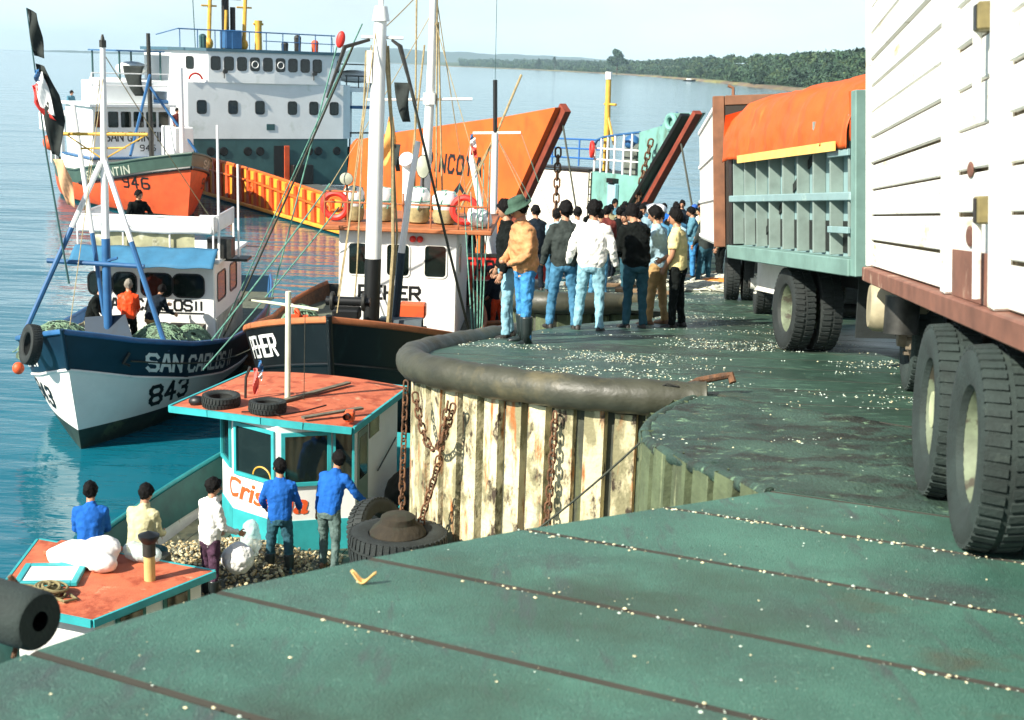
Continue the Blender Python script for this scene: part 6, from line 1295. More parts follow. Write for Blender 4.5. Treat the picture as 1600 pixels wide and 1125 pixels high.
MB().bx(-6, 6.6, -1.75, -1.55, 0.78, 1.08).build('chassis_rail', steel, wt); MB().bx(-6, 6.6, -0.95, -0.75, 0.78, 1.08).build('chassis_rail', steel, wt)
for x in (0.0, 1.32):
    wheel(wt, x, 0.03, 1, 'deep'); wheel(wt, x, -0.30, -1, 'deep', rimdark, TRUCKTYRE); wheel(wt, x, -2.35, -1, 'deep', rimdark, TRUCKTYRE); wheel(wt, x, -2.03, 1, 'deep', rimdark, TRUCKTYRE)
    MB().tube([(x, -2.3, 0.52), (x, -0.3, 0.52)], 0.09, 10).build('axle', steel, wt, True)
    b = MB(); b.tube([(x, -0.13, 0.52), (x, 0.12 if x > 1 else 0.02, 0.52)], [0.14, 0.11], 14)
    for k in range(8): a = k * 0.785; b.tube([(x + 0.16 * math.cos(a), -0.05, 0.52 + 0.16 * math.sin(a)), (x + 0.16 * math.cos(a), 0.06, 0.52 + 0.16 * math.sin(a))], 0.016, 6)
    b.build('hub', rimm, wt, True)
wheel(wt, 6.55, -0.55, 1, 'front', mat('rim_rust_grey', (0.16, 0.13, 0.09), 0.7, var=0.4, scale=8)); wheel(wt, 6.55, -2.2, -1, 'front', rimdark)
MB().tube([(6.55, -2.2, 0.52), (6.55, -0.6, 0.52)], 0.08, 10).build('axle', steel, wt, True)
b = MB(); b.tube([(5.95, -0.28, 0.95), (5.95, -0.28, 0.60)], 0.16, 14); b.build('air_tank', steel, wt, True)
b = MB(); b.lathe([(0.0, 0), (0.20, 0.0), (0.24, 0.05), (0.24, 0.5), (0.20, 0.56), (0, 0.56)], 20, Matrix.Translation((6.35, -0.02, 0.82)) @ Matrix.Rotation(R(90), 4, 'X')); b.build('fuel_tank', mat('tank_beige', (0.32, 0.28, 0.18), 0.6, var=0.3, scale=5), wt, True)
MB().bx(-1.0, -0.97, -0.6, -0.02, 0.25, 1.05).build('mud_flap', rubber, wt)
# --- teal trailer with orange tarpaulin
bt = thing('trailer', 'teal ribbed trailer with an orange tarpaulin over its load', 'trailer', mw=ramp_frame(3.35, 16.4, 95.1), group='trucks on the ramp')
mint = mat('mint_panel', (0.21, 0.33, 0.335), 0.55, var=0.15, scale=2, bump=0.1, bscale=20, stain=[((0.16, 0.26, 0.22), 0.60, 1.6, (1, 1, 1)), ((0.42, 0.55, 0.48), 0.62, 3, (1, 1, 1))], swid=0.14)
mintg = mat('mint_rib', (0.19, 0.25, 0.225), 0.6, var=0.2, scale=4); mintd = mat('mint_frame', (0.15, 0.26, 0.23), 0.6, var=0.2, scale=3)
body = MB().bx(-2.72, 2.35, -2.4, -0.10, 1.10, 2.75).build('body', mint, bt, mw=LEAN)
ribx = [-2.62 + 0.60 * k for k in range(9)]
for i, x in enumerate(ribx): MB().bx(x - 0.022, x + 0.022, -0.098, 0.045, 1.26, 2.72).build('rib', mintg, body, bevel=0.004)
for x0, x1 in zip(ribx[:-1], ribx[1:]): MB().bx(x0 + 0.34, x1 - 0.03, -0.098, -0.090, 1.28, 1.62).build('slot', black, body)
MB().bx(-2.74, 2.35, -0.098, 0.07, 1.84, 1.93).build('mid_rail', mint, body, bevel=0.01); MB().bx(-2.74, 2.40, -0.098, 0.09, 1.06, 1.24).build('bottom_rail', mintd, body, bevel=0.01)
MB().bx(-2.88, -2.73, -2.4, 0.06, 1.06, 2.95).build('corner_post', mintd, body, bevel=0.01)
for z in (1.50, 2.30): MB().bx(-2.70, -2.05, 0.047, 0.085, z, z + 0.07).build('short_rail', mint, body, bevel=0.006)
MB().bar((-1.75, -0.085, 2.66), (1.1, -0.085, 1.40), 0.02, 0.09).build('diagonal_brace', black, body)
MB().bx(2.25, 2.42, -2.4, 0.05, 1.06, 2.6).build('front_wall', black, body)
tarpm = mat('orange_tarp', (0.60, 0.092, 0.012), 0.6, var=0.14, scale=2, bump=0.35, bscale=9, stain=[((0.74, 0.22, 0.04), 0.60, 2.2, (4, 1, 0.6))], swid=0.2)
def tarp_f(u, v):
    x = 2.45 - 5.15 * u; ht = 3.16 - 0.10 * u + 0.08 * math.sin(math.pi * u) + 0.025 * math.sin(9 * u)
    if v < 0.42: q = v / 0.42; y = 0.10 + 0.02 * math.sin(30 * u) * q - 0.16 * q ** 2; z = 2.40 + (ht - 0.12 - 2.40) * q
    else: q = (v - 0.42) / 0.58; y = -0.06 - 2.4 * q; z = ht - 0.12 + 0.22 * math.sin(math.pi * min(1, q * 1.15)) ** 0.6 - 0.35 * max(0, q - 0.75)
    return Vector((x + 0.35 * (0.5 - abs(v - 0.3)) * (1 if u < 0.02 else 0), y + 0.018 * math.sin(45 * u + 5 * v) + 0.015 * math.sin(23 * u - 4 * v), z + 0.02 * math.sin(17 * u) + 0.012 * math.sin(31 * u + 9 * v)))
b = MB(); b.grid(tarp_f, 120, 30)
o = b.build('tarpaulin', tarpm, body, True); dd = o.modifiers.new('d', 'DISPLACE'); dt = bpy.data.textures.new('tarp_creases', 'CLOUDS'); dt.noise_scale = 0.28; dt.noise_depth = 3; dd.texture = dt; dd.strength = 0.09; sm = o.modifiers.new('s', 'SOLIDIFY'); sm.thickness = 0.012
b = MB(); b.grid(lambda u, v: Vector((2.47 + 0.1 * math.sin(math.pi * v), -2.4 * u + 0.08 * (1 - u), 2.45 + (0.60 + 0.2 * math.sin(math.pi * u)) * v)), 12, 8); b.build('tarpaulin_end', tarpm, o, True)
b = MB(); b.grid(lambda u, v: Vector((-2.66 - 0.04 * math.sin(math.pi * v), -2.4 * u + 0.06, 2.45 + (0.50 + 0.15 * math.sin(math.pi * u)) * v)), 12, 8); b.build('tarpaulin_end', tarpm, o, True)
MB().bx(-2.45, 1.6, 0.125, 0.14, 2.36, 2.46).build('tarp_hem', mat('hem_yellow', (0.82, 0.52, 0.14), 0.6, var=0.2, scale=5), o)
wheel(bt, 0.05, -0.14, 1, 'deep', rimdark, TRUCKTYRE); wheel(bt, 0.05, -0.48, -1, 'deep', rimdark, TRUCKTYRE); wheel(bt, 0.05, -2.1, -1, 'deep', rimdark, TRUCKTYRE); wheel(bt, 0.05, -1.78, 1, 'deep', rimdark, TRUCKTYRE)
MB().tube([(0.05, -2.0, 0.52), (0.05, -0.3, 0.52)], 0.08, 10).build('axle', steel, bt, True); MB().bx(-2.3, 3.0, -1.7, -0.7, 0.82, 1.06).build('chassis', black, bt)
MB().bx(-1.95, -1.92, -0.9, -0.25, 0.35, 1.06).build('mud_flap', rubber, bt)
MB().bx(1.0, 2.6, -0.5, -0.35, 0.60, 1.06).build('side_guard', whiterust, bt)
# --- far white truck with brown door frame
t3 = thing('truck', 'white box truck with brown rear door frame beyond the teal trailer', 'truck', mw=ramp_frame(3.22, 21.0, 84.3), group='trucks on the ramp')
bx3 = MB().bx(0.15, 7.0, -2.4, -0.02, 1.18, 3.40).build('cargo_box', whiterust, t3, mw=LEAN)
for z in (1.22, 1.9, 2.6, 3.3): MB().bx(0.2, 7.0, -0.018, 0.012, z, z + 0.06).build('side_rail', whiteclean, bx3)
MB().bx(-0.02, 0.14, -0.16, 0.02, 1.15, 3.50).build('door_post', brownpost, bx3, bevel=0.01); MB().bx(-0.03, 0.0, -1.4, -0.17, 1.2, 3.35).build('rear_door', mat('dark_brown_door', (0.025, 0.018, 0.012), 0.7), bx3); MB().bx(-0.05, 0.14, -1.5, -0.165, 3.35, 3.5).build('door_lintel', brownpost, bx3, bevel=0.01)
MB().tube([(0.05, -0.3, 3.5), (0.05, -0.3, 3.62), (0.05, -0.22, 3.66)], 0.025, 6).build('hook', brownpost, bx3, True)
MB().bx(0.15, 7.0, -1.7, -0.8, 0.85, 1.16).build('chassis', black, t3)
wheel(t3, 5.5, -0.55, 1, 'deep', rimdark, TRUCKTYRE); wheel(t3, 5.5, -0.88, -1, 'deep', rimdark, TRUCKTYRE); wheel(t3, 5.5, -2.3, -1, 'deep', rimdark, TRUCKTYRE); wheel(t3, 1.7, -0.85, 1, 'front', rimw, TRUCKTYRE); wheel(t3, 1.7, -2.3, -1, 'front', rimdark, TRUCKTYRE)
for x in (5.5, 1.7): MB().tube([(x, -2.2, 0.52), (x, -0.6, 0.52)], 0.08, 8).build('axle', steel, t3, True)
# --- things lying on the ramp beyond the men
netw = mat('net_pale', (0.50, 0.50, 0.40), 0.85, var=0.4, scale=8); netd2 = mat('net_grey', (0.16, 0.18, 0.14), 0.9, var=0.5, scale=5)
def gz(x, y): return ramp_z(x, y)
net_heap('pale net spread on the ramp before the far truck wheel', (4.15, 29.0, gz(0, 29)), 1.2, 0.9, 0.16, [netw, netd2], 21, 80, 0.016)
net_heap('grey and white net lying behind the yellow shirt man', (3.0, 30.4, gz(0, 30.4)), 1.1, 1.0, 0.22, [netw, netd2], 22, 80, 0.016)
net_heap('pale net bundle by the far end of the ramp', (4.9, 31.2, gz(0, 31.2)), 0.9, 0.8, 0.22, [netw, netd2], 23, 60, 0.016)
lump('orange_cloth', 'crumpled orange cloth on the pale net by the far truck wheel', 'cloth', (4.55, 29.9, gz(0, 29.9) + 0.16), (0.5, 0.28, 0.10), mat('orange_cloth2', (0.78, 0.24, 0.04), 0.8), 41, 0.12, 0.2)
for k, (x, y, l_) in enumerate(((1.9, 29.6, 1.6), (2.7, 27.6, 1.2))):
    o = MB().bx(-l_ / 2, l_ / 2, -0.09, 0.09, 0, 0.07).build('plank', wood, None, False, (x, y, gz(x, y) + 0.003), (0, 0, 0.1 - 0.3 * k), 0.008); o.name = 'loose_plank'; tag(o, ('longer brown plank lying on the second cell behind the men', 'shorter brown plank lying on the ramp behind the black jacket man')[k], 'plank')

# more running rigging between the masts and decks
RIG = [(sc_w(-2.0, 0.1, 7.6), sc_w(-5.0, 1.5, 4.1), 0.010, 'thin stay from the navy boat mast head to its right dodger corner'), (sc_w(-2.0, 0.1, 7.6), sc_w(-5.0, -1.3, 4.1), 0.010, 'thin stay from the navy boat mast head to its left dodger corner'),
       (sc_w(-2.0, 0.1, 7.2), sc_w(0.4, 0.0, 2.55), 0.009, 'thin forestay running down to the bow of the navy boat'), (pe_w(-1.55, 0.5, 8.4), pe_w(0.5, 0.1, 3.1), 0.012, 'thin forestay running down to the stem of the black boat'),
       (pe_w(-6.2, 1.1, 9.5), pe_w(-1.55, 0.6, 8.2), 0.012, 'line strung between the thick mast and the thin mast'), (pe_w(-6.2, 1.1, 9.3), pe_w(-8.5, 2.2, 2.0), 0.012, 'backstay of the thin mast dropping to the right rail'),
       (pe_w(-6.2, 1.1, 8.6), pe_w(-4.6, 2.5, 4.7), 0.010, 'short guy from the thin mast to the right roof rail'), (pe_w(-6.2, 1.0, 8.6), pe_w(-4.6, -0.95, 4.9), 0.010, 'short guy from the thin mast to the left roof rail'),
       (Vector((-0.6, 34.2, 5.9)), Vector((1.0, 33.6, 2.9)), 0.010, 'right guy of the red boat mast above the green hat'), (Vector((-0.6, 34.2, 5.9)), Vector((-2.2, 33.6, 2.9)), 0.010, 'left guy of the red boat mast behind the roof bundle')]
for a, c, r_, lab in RIG: rope('guy_line', sag(a, c, 0.04, 8), r_, ropetan, lab, 'rope', None, 5, 'thin guys and stays')
for k, (x, y, z, lab) in enumerate(((-2.6, -0.9, 1.64, 'flat coil of tan rope on the left foredeck of the black boat'), (-2.9, 0.1, 1.64, 'flat coil of tan rope behind the thick mast'))):
    b = MB()
    for q in range(8): torus(b, (0, 0, 0.03 + 0.03 * q), 0.30 - 0.012 * q + 0.02 * math.sin(q * 2), 0.022, (0.05 * math.sin(q), 0.05 * math.cos(q), 1), 22, 6)
    o = b.build('rope_coil', ropetan, None, True, pe_w(x, y, z)); tag(o, lab, 'rope')
net_heap('dark green net bundle on the left side deck of the black boat', pe_w(-4.2, -1.5, 1.62), 0.6, 1.0, 0.75, [netg, netd], 61, 60)
# ------------------------------------------------------------------ people
SKIN = mat('skin', (0.40, 0.20, 0.115), 0.55, var=0.12, scale=9); LIP = mat('lips', (0.26, 0.09, 0.06), 0.5); EYE = mat('eye_dark', (0.02, 0.015, 0.012), 0.3)
HAIR = mat('hair_black', (0.0045, 0.004, 0.004), 0.7, var=0.4, scale=30, bump=0.7, bscale=70, spec=0.15)
def cl(name, col, var=0.2, rough=0.9, sc=7): return mat('cloth_' + name, col, rough, var=var, scale=sc, bump=0.9, bscale=13, spec=0.12)
CL = dict(black=cl('black', (0.006, 0.008, 0.0075), 0.4), tan=cl('tan_leather', (0.50, 0.25, 0.11), 0.3, 0.5), grey=cl('charcoal', (0.036, 0.045, 0.042), 0.35), white=cl('white', (0.78, 0.78, 0.74), 0.06), dark=cl('dark_navy', (0.010, 0.016, 0.024)),
          yellow=cl('yellow', (0.72, 0.60, 0.28), 0.1), ltblue=cl('light_blue', (0.30, 0.45, 0.52)), jean=cl('jeans', (0.055, 0.17, 0.28), 0.35), jeanl=cl('pale_jeans', (0.22, 0.42, 0.50), 0.25), jeanb=cl('bright_jeans', (0.05, 0.22, 0.46), 0.35), jeand=cl('dark_jeans', (0.03, 0.09, 0.12), 0.3),
          blue=cl('royal_blue', (0.015, 0.105, 0.40), 0.15), cream=cl('cream', (0.50, 0.47, 0.28), 0.15), purple=cl('purple', (0.07, 0.035, 0.06), 0.5), orange=cl('oilskin', (0.80, 0.075, 0.02), 0.15, 0.35), brown=cl('brown', (0.19, 0.115, 0.05)), tanp=cl('tan_trousers', (0.36, 0.23, 0.10)), red=cl('red', (0.55, 0.04, 0.03)),
          teal=cl('denim_jacket', (0.09, 0.22, 0.29), 0.2), maroon=cl('maroon', (0.13, 0.03, 0.025)), ltgrey=cl('light_grey', (0.42, 0.46, 0.42)), khaki=cl('khaki', (0.26, 0.24, 0.14)), greyp=cl('grey_green', (0.10, 0.15, 0.14), 0.3))
BOOT = mat('boot_black', (0.014, 0.022, 0.022), 0.35, var=0.3); SHOE = mat('shoe_dark', (0.02, 0.018, 0.015), 0.6, var=0.3); SHOEB = mat('shoe_brown', (0.16, 0.08, 0.035), 0.6)
HATG = mat('hat_green', (0.035, 0.085, 0.055), 0.85, var=0.25, scale=12, bump=0.3)
FOLD = bpy.data.textures.new('cloth_folds', 'CLOUDS'); FOLD.noise_scale = 0.085; FOLD.noise_depth = 2
HTEX = bpy.data.textures.new('hair_locks', 'CLOUDS'); HTEX.noise_scale = 0.045; HTEX.noise_depth = 2
PCOUNT = [0]
def person(label, loc, face, h=1.72, top='black', legs='jean', shoe='shoe', hat=None, lean=0, head=(0, 0), armL=(8, 10, 15, 0), armR=(8, 10, 15, 0), legL=(0, 4, 3), legR=(0, 4, 3), sit=None, puff=1.0, topkind='jacket', group='people on the ramp', vox=0.017, hands=(1, 1), twist=0, lower=True, sleeves='long', hair=True, hemdrop=0.0, haircol=None, z=None):
    """local frame: +x ahead, +y left. arms: (forward, outward, elbow bend, inward turn of forearm); legs: (forward, outward, knee bend)"""
    PCOUNT[0] += 1; s = h / 1.74
    x, y = loc[0], loc[1]; zz = loc[2] if len(loc) > 2 else ramp_z(x, y)
    t = thing('person', label, 'person', (x, y, zz), R(face), group)
    rot = lambda ax, d: Matrix.Rotation(R(d), 3, ax)
    TH, SH = 0.43, 0.42
    def legdirs(l):
        d1 = rot('Y', -l[0]) @ Vector((0, 0, -1)); d2 = rot('Y', -l[0] + l[2]) @ Vector((0, 0, -1)); return d1, d2
    lens = []
    for l, sd in ((legL, 1), (legR, -1)):
        d1, d2 = legdirs(l); d1 = rot('X', sd * l[1]) @ d1; d2 = rot('X', sd * l[1] * 0.6) @ d2; lens.append(-(d1.z * TH + d2.z * SH))
    pz = (max(lens) + 0.075) if sit is None else sit / s + 0.10
    pel = Vector((0, 0, pz)); U = rot('Y', lean) @ Vector((0, 0, 1)); F = rot('Y', lean) @ Vector((1, 0, 0))
    def sp(k): # spine point: bends progressively
        a = lean * (0.55 + 0.45 * min(1, max(0, k) / 0.5)); return pel + (rot('Y', a) @ Vector((0, 0, 1))) * k
    nb = sp(0.535)
    ha = lean * 1.0 + head[0]; HU = rot('Y', ha) @ Vector((0, 0, 1)); HR = rot('Z', head[1]) ; HM = (rot('Y', ha) @ HR)
    hc = nb + (rot('Y', (lean + ha) / 2) @ Vector((0.02, 0, 1))) * 0.175
    topm = CL[top]; legm = CL[legs]
    # ---- clothes: torso, sleeves
    jb = MB()
    sec = [(-0.10 - hemdrop, .158, .120), (-0.07 - hemdrop, .163, .126), (-0.04, .166, .128), (0.02, .174 * puff, .134 * puff), (0.12, .172 * puff, .132 * puff), (0.24, .180 * puff, .134 * puff), (0.36, .186 * puff, .134 * puff), (0.44, .180, .118), (0.49, .150, .104), (0.53, .095, .080), (0.56, .066, .066), (0.58, .060, .062)]
    if topkind == 'tucked': sec = [(-0.02, .160, .118), (0.0, .168, .126)] + sec[4:]
    pts = [sp(k) * s for k, _, _ in sec]; vs = []; n = 20
    for (k, a, d) in sec:
        c = sp(k); al = lean * (0.55 + 0.45 * min(1, max(0, k) / 0.5)); fx = rot('Y', al) @ Vector((1, 0, 0)); yy = Vector((0, 1, 0))
        for j in range(n):
            an = 2 * math.pi * j / n; ca, sa = math.cos(an), math.sin(an); q = abs(ca) ** 0.85 * (1 if ca > 0 else -1)
            vs.append((c + fx * (d * q) + yy * (a * abs(sa) ** 0.85 * (1 if sa > 0 else -1))) * s)
    K = len(sec); fs = [(i * n + j, i * n + (j + 1) % n, (i + 1) * n + (j + 1) % n, (i + 1) * n + j) for i in range(K - 1) for j in range(n)] + [tuple(range(n))[::-1], tuple((K - 1) * n + j for j in range(n))]
    jb.add(vs, fs)
    bb = MB(); bb.k = 0; hand_data = []
    for arm, sd, hd in ((armL, 1, hands[0]), (armR, -1, hands[1])):
        sh = sp(0.455) + Vector((0, sd * 0.168, 0)) - (rot('Y', lean) @ Vector((0.01, 0, 0)))
        d1 = rot('Y', lean * 0.6) @ rot('X', sd * arm[1]) @ rot('Y', -arm[0]) @ Vector((0, 0, -1))
        d2 = rot('Y', lean * 0.6) @ rot('X', sd * arm[1]) @ rot('Z', -sd * arm[3]) @ rot('Y', -arm[0] - arm[2]) @ Vector((0, 0, -1))
        el = sh + d1 * 0.285; wr = el + d2 * 0.245
        pf = 0.5 + 0.5 * puff
        bb.tube([sp(0.44) * s, sh * s, el * s, wr * s, (wr + d2 * 0.02) * s], [r * s for r in (.04, .04, .03, .026, .026)], 8)
        if sleeves == 'long':
            jb.tube([(sh + Vector((0, -sd * 0.06, 0.01))) * s, sh * s, (sh + d1 * 0.10) * s, (sh + d1 * 0.2) * s, el * s, (el + d2 * 0.1) * s, wr * s], [r * s * pf for r in (.070, .078, .068, .062, .056, .052, .042)], 12)
            bb.tube([(wr - d2 * 0.06) * s, (wr + d2 * 0.03) * s], [0.03 * s, 0.028 * s], 8)
        else:
            jb.tube([(sh + Vector((0, -sd * 0.06, 0.01))) * s, sh * s, (sh + d1 * 0.10) * s, (sh + d1 * 0.2) * s], [r * s for r in (.075, .084, .078, .074)], 12)
            bb.tube([(sh + d1 * 0.1) * s, (sh + d1 * 0.2) * s, el * s, (el + d2 * 0.1) * s, wr * s, (wr + d2 * 0.03) * s], [r * s for r in (.05, .047, .042, .043, .03, .028)], 10)
        if hd:
            u = d2; side = Vector((0, -sd, 0)); side = (side - u * side.dot(u)).normalized() if abs(side.dot(u)) < 0.95 else Vector((1, 0, 0)); fwd = side.cross(u) * (1 if sd > 0 else -1)
            if fwd.x < 0: fwd = -fwd
            pc = wr + u * 0.065; Mx = Matrix((fwd, side, u)).transposed(); bb.ell(pc * s, 0.042 * s, 0.017 * s, 0.052 * s, 8, 6, Mx)
            for q in range(4):
                o_ = fwd * (0.030 - 0.02 * q); L = (0.062, 0.072, 0.066, 0.05)[q]; p0 = pc + o_ + u * 0.035; p1 = p0 + u * L * 0.5 + side * 0.008; p2 = p1 + (u * 0.6 + side * 0.7) * L * 0.5
                bb.tube([p0 * s, p1 * s, p2 * s], [0.0095 * s, 0.009 * s, 0.007 * s], 6)
            p0 = pc + fwd * 0.035 - u * 0.02; bb.tube([p0 * s, (p0 + fwd * 0.025 + u * 0.03 + side * 0.01) * s, (p0 + fwd * 0.028 + u * 0.06 + side * 0.02) * s], [0.012 * s, 0.011 * s, 0.008 * s], 6)
    if topkind == 'jacket': jb.tube([(nb + HU * 0.015 + Vector((0.068 * math.cos(a), 0.068 * math.sin(a), 0.012 * math.cos(a)))) * s for a in [k * 0.5236 for k in range(12)]], 0.02 * s, 6, closed=True)
    def cloth_obj(name, b, m, st=0.018):
        o = b.build(name, m, t, 'all'); r_ = o.modifiers.new('r', 'REMESH'); r_.mode = 'VOXEL'; r_.voxel_size = vox * s; r_.use_smooth_shade = True
        sm_ = o.modifiers.new('sm', 'SMOOTH'); sm_.factor = 0.5; sm_.iterations = 3
        d = o.modifiers.new('d', 'DISPLACE'); d.texture = FOLD; d.strength = st * s; d.mid_level = 0.5; return o
    cloth_obj('jacket' if topkind == 'jacket' else 'shirt', jb, topm, 0.045 if topkind == 'jacket' else 0.034)
    # ---- trousers and footwear
    if lower:
        tb_ = MB()
        for k0, a, d in ((0, 0, 0),):
            vs = []; sc2 = [(0.10, .150, .112), (0.02, .165, .125), (-0.06, .178, .135), (-0.12, .15, .12)]
            for (k, a, d) in sc2:
                c = sp(k) if sit is None or k > 0 else pel + Vector((0.0, 0, k))
                for j in range(n): an = 2 * math.pi * j / n; vs.append((c + Vector((d * math.cos(an), a * math.sin(an), 0))) * s)
            tb_.add(vs, [(i * n + j, (i + 1) * n + j, (i + 1) * n + (j + 1) % n, i * n + (j + 1) % n) for i in range(3) for j in range(n)] + [tuple(range(n)), tuple(3 * n + j for j in range(n))[::-1]])
        fb_ = []
        for l, sd in ((legL, 1), (legR, -1)):
            hp = pel + Vector((0, sd * 0.088, -0.03)); d1, d2 = legdirs(l); d1 = rot('X', sd * l[1]) @ d1; d2 = rot('X', sd * l[1] * 0.6) @ d2
            kn = hp + d1 * (TH - 0.0); an_ = kn + d2 * SH; an_ = an_ + Vector((0, 0, 0.0))
            tb_.tube([(hp + Vector((0, 0, 0.03))) * s, (hp + d1 * 0.10) * s, (hp + d1 * 0.25) * s, kn * s, (kn + d2 * 0.13) * s, (kn + d2 * 0.30) * s, (an_ + d2 * 0.0) * s], [r * s for r in (.092, .095, .082, .066, .064, .058, .060)], 12)
            fb_.append((kn, an_, d2, sd))
        cloth_obj('trousers', tb_, legm, 0.042)
        for kn, an_, d2, sd in fb_:
            b = MB(); toe = rot('Z', sd * 12) @ Vector((1, 0, 0))
            heel = an_ + Vector((0, 0, -0.03))
            bs = heel + Vector((0, 0, -0.015)); prof = [(-0.085, .026, .03), (-0.06, .036, .05), (0.0, .040, .055), (0.07, .046, .042), (0.13, .046, .032), (0.17, .036, .026), (0.195, .014, .016)]
            vs = []; m_ = 12; gz0 = an_.z - 0.075
            for (k, wv_, hv) in prof:
                c = an_ + toe * k; tr = Vector((-toe.y, toe.x, 0))
                for j in range(m_): a = 2 * math.pi * j / m_; vs.append(Vector(((c + tr * wv_ * math.cos(a)).x, (c + tr * wv_ * math.cos(a)).y, gz0 + max(0.0, hv * (1 + math.sin(a))))) * s)
            b.add(vs, [(i * m_ + j, i * m_ + (j + 1) % m_, (i + 1) * m_ + (j + 1) % m_, (i + 1) * m_ + j) for i in range(6) for j in range(m_)] + [tuple(range(m_))[::-1], tuple(6 * m_ + j for j in range(m_))])
            if shoe == 'boot': b.tube([(an_ - d2 * 0.30) * s, (an_ - d2 * 0.28) * s, (an_ - d2 * 0.12) * s, (an_ + Vector((0, 0, -0.03))) * s], [.076 * s, .079 * s, .068 * s, .06 * s], 12)
            else: b.tube([(an_ - d2 * 0.03) * s, (an_ + Vector((0, 0, -0.03))) * s], [.045 * s, .045 * s], 10)
            o = b.build('boot' if shoe == 'boot' else 'shoe', {'boot': BOOT, 'shoe': SHOE, 'brown': SHOEB}[shoe], t, 'all')
    # ---- body: neck, head with features, hands (already in bb), core
    bb.k = 0
    bb.tube([sp(0.0) * s, sp(0.2) * s, sp(0.4) * s, sp(0.48) * s, nb * s],[0.08 * s, 0.085 * s, 0.085 * s, 0.06 * s, 0.056 * s], 10)
    bb.tube([sp(0.48) * s, nb * s, (hc - HU * 0.06) * s], [0.06 * s, 0.056 * s, 0.054 * s], 12)
    vs = []; nn_, mm = 20, 14; hx, hy, hz = 0.099, 0.080, 0.115
    def headp(ph, an, k=1.0):
        d = Vector((math.sin(ph) * math.cos(an), math.sin(ph) * math.sin(an), math.cos(ph)))
        p = Vector((d.x * hx, d.y * hy, d.z * hz))
        if d.z < -0.1: p.y *= 1 - 0.32 * (-d.z - 0.1); p.x = p.x * (1 - 0.10 * (-d.z)) + 0.012 * (-d.z)
        if d.x < 0 and d.z < -0.2: p.x *= 0.80
        if d.x > 0.55: 
            p.x += 0.012 * math.exp(-((d.z + 0.62) / 0.16) ** 2) * math.exp(-(d.y / 0.35) ** 2)            # chin
            p.x += 0.010 * math.exp(-((d.z - 0.22) / 0.10) ** 2) * math.exp(-(d.y / 0.5) ** 2)             # brow
            for e in (-1, 1): p.x -= 0.010 * math.exp(-((d.z - 0.04) / 0.10) ** 2) * math.exp(-((d.y - 0.38 * e) / 0.16) ** 2)   # eye sockets
        return hc + HM @ (p * k)
    for i in range(1, mm):
        for j in range(nn_): vs.append(headp(math.pi * i / mm, 2 * math.pi * j / nn_) * s)
    vs += [headp(0, 0) * s, headp(math.pi, 0) * s]; T = (mm - 1) * nn_
    fs = [(i * nn_ + j, (i + 1) * nn_ + j, (i + 1) * nn_ + (j + 1) % nn_, i * nn_ + (j + 1) % nn_) for i in range(mm - 2) for j in range(nn_)] + [(T, j, (j + 1) % nn_) for j in range(nn_)] + [(T + 1, (mm - 2) * nn_ + (j + 1) % nn_, (mm - 2) * nn_ + j) for j in range(nn_)]
    bb.add(vs, fs)
    hp_ = lambda X, Y, Z: (hc + HM @ Vector((X, Y, Z))) * s
    bb.tube([hp_(0.095, 0, 0.025), hp_(0.112, 0, -0.005), hp_(0.120, 0, -0.022), hp_(0.100, 0, -0.036)], [0.008 * s, 0.011 * s, 0.015 * s, 0.010 * s], 8)
    for e in (-1, 1): bb.ell(hp_(-0.005, 0.080 * e, -0.005), 0.022 * s, 0.009 * s, 0.032 * s, 8, 6, HM)
    bb.k = 1; bb.tube([hp_(0.094, -0.022, -0.062), hp_(0.103, 0, -0.060), hp_(0.094, 0.022, -0.062)], 0.006 * s, 6)
    bb.k = 2
    for e in (-1, 1): bb.ell(hp_(0.083, 0.031 * e, 0.006), 0.010 * s, 0.012 * s, 0.008 * s, 8, 6, HM); bb.tube([hp_(0.094, 0.016 * e, 0.028), hp_(0.086, 0.046 * e, 0.026)], 0.0045 * s, 5)
    bb.build('body', [SKIN, LIP, EYE], t, 'all')
    if hair:
        b = MB(); vs = []; N2, M2 = 22, 9
        def hairp(u, v):
            an = 2 * math.pi * u; back = 0.5 - 0.5 * math.cos(an)
            lim = (0.34 + 0.42 * back ** 0.8 + 0.05 * math.sin(7 * an + PCOUNT[0]) * back + 0.05 * math.exp(-((abs(math.sin(an)) - 1) / 0.12) ** 2)) * math.pi
            ph = lim * v; k = 1.06 + 0.05 * math.sin(5 * an + PCOUNT[0]) * v + 0.04 * math.sin(11 * an) * v + 0.05 * (1 - v)
            return headp(ph, an, k) * s + HM @ Vector((-0.004, 0, 0.006)) * s
        b.grid(hairp, N2, M2, closed_u=True)
        o = b.build('hair', haircol or HAIR, t, 'all'); sm_ = o.modifiers.new('s', 'SOLIDIFY'); sm_.thickness = 0.012 * s; sm_.offset = -1; sb_ = o.modifiers.new('b', 'SUBSURF'); sb_.levels = 1; sb_.render_levels = 1; d_ = o.modifiers.new('d', 'DISPLACE'); d_.texture = HTEX; d_.strength = 0.05 * s; d_.mid_level = 0.5
    if hat:
        kind, hm_ = hat; b = MB()
        def M_h(v): return (hc + HM @ (rot('Y', 4) @ v)) * s
        if kind == 'brim':
            prof = [(0.165, 0.040), (0.15, 0.052), (0.112, 0.060), (0.108, 0.11), (0.095, 0.150), (0.05, 0.158), (0.0, 0.150)]
        elif kind == 'cap': prof = [(0.104, 0.045), (0.106, 0.075), (0.096, 0.12), (0.06, 0.145), (0.0, 0.15)]
        else: prof = [(0.104, 0.02), (0.109, 0.06), (0.10, 0.11), (0.07, 0.15), (0.03, 0.168), (0, 0.17)]
        vs = []; n3 = 22
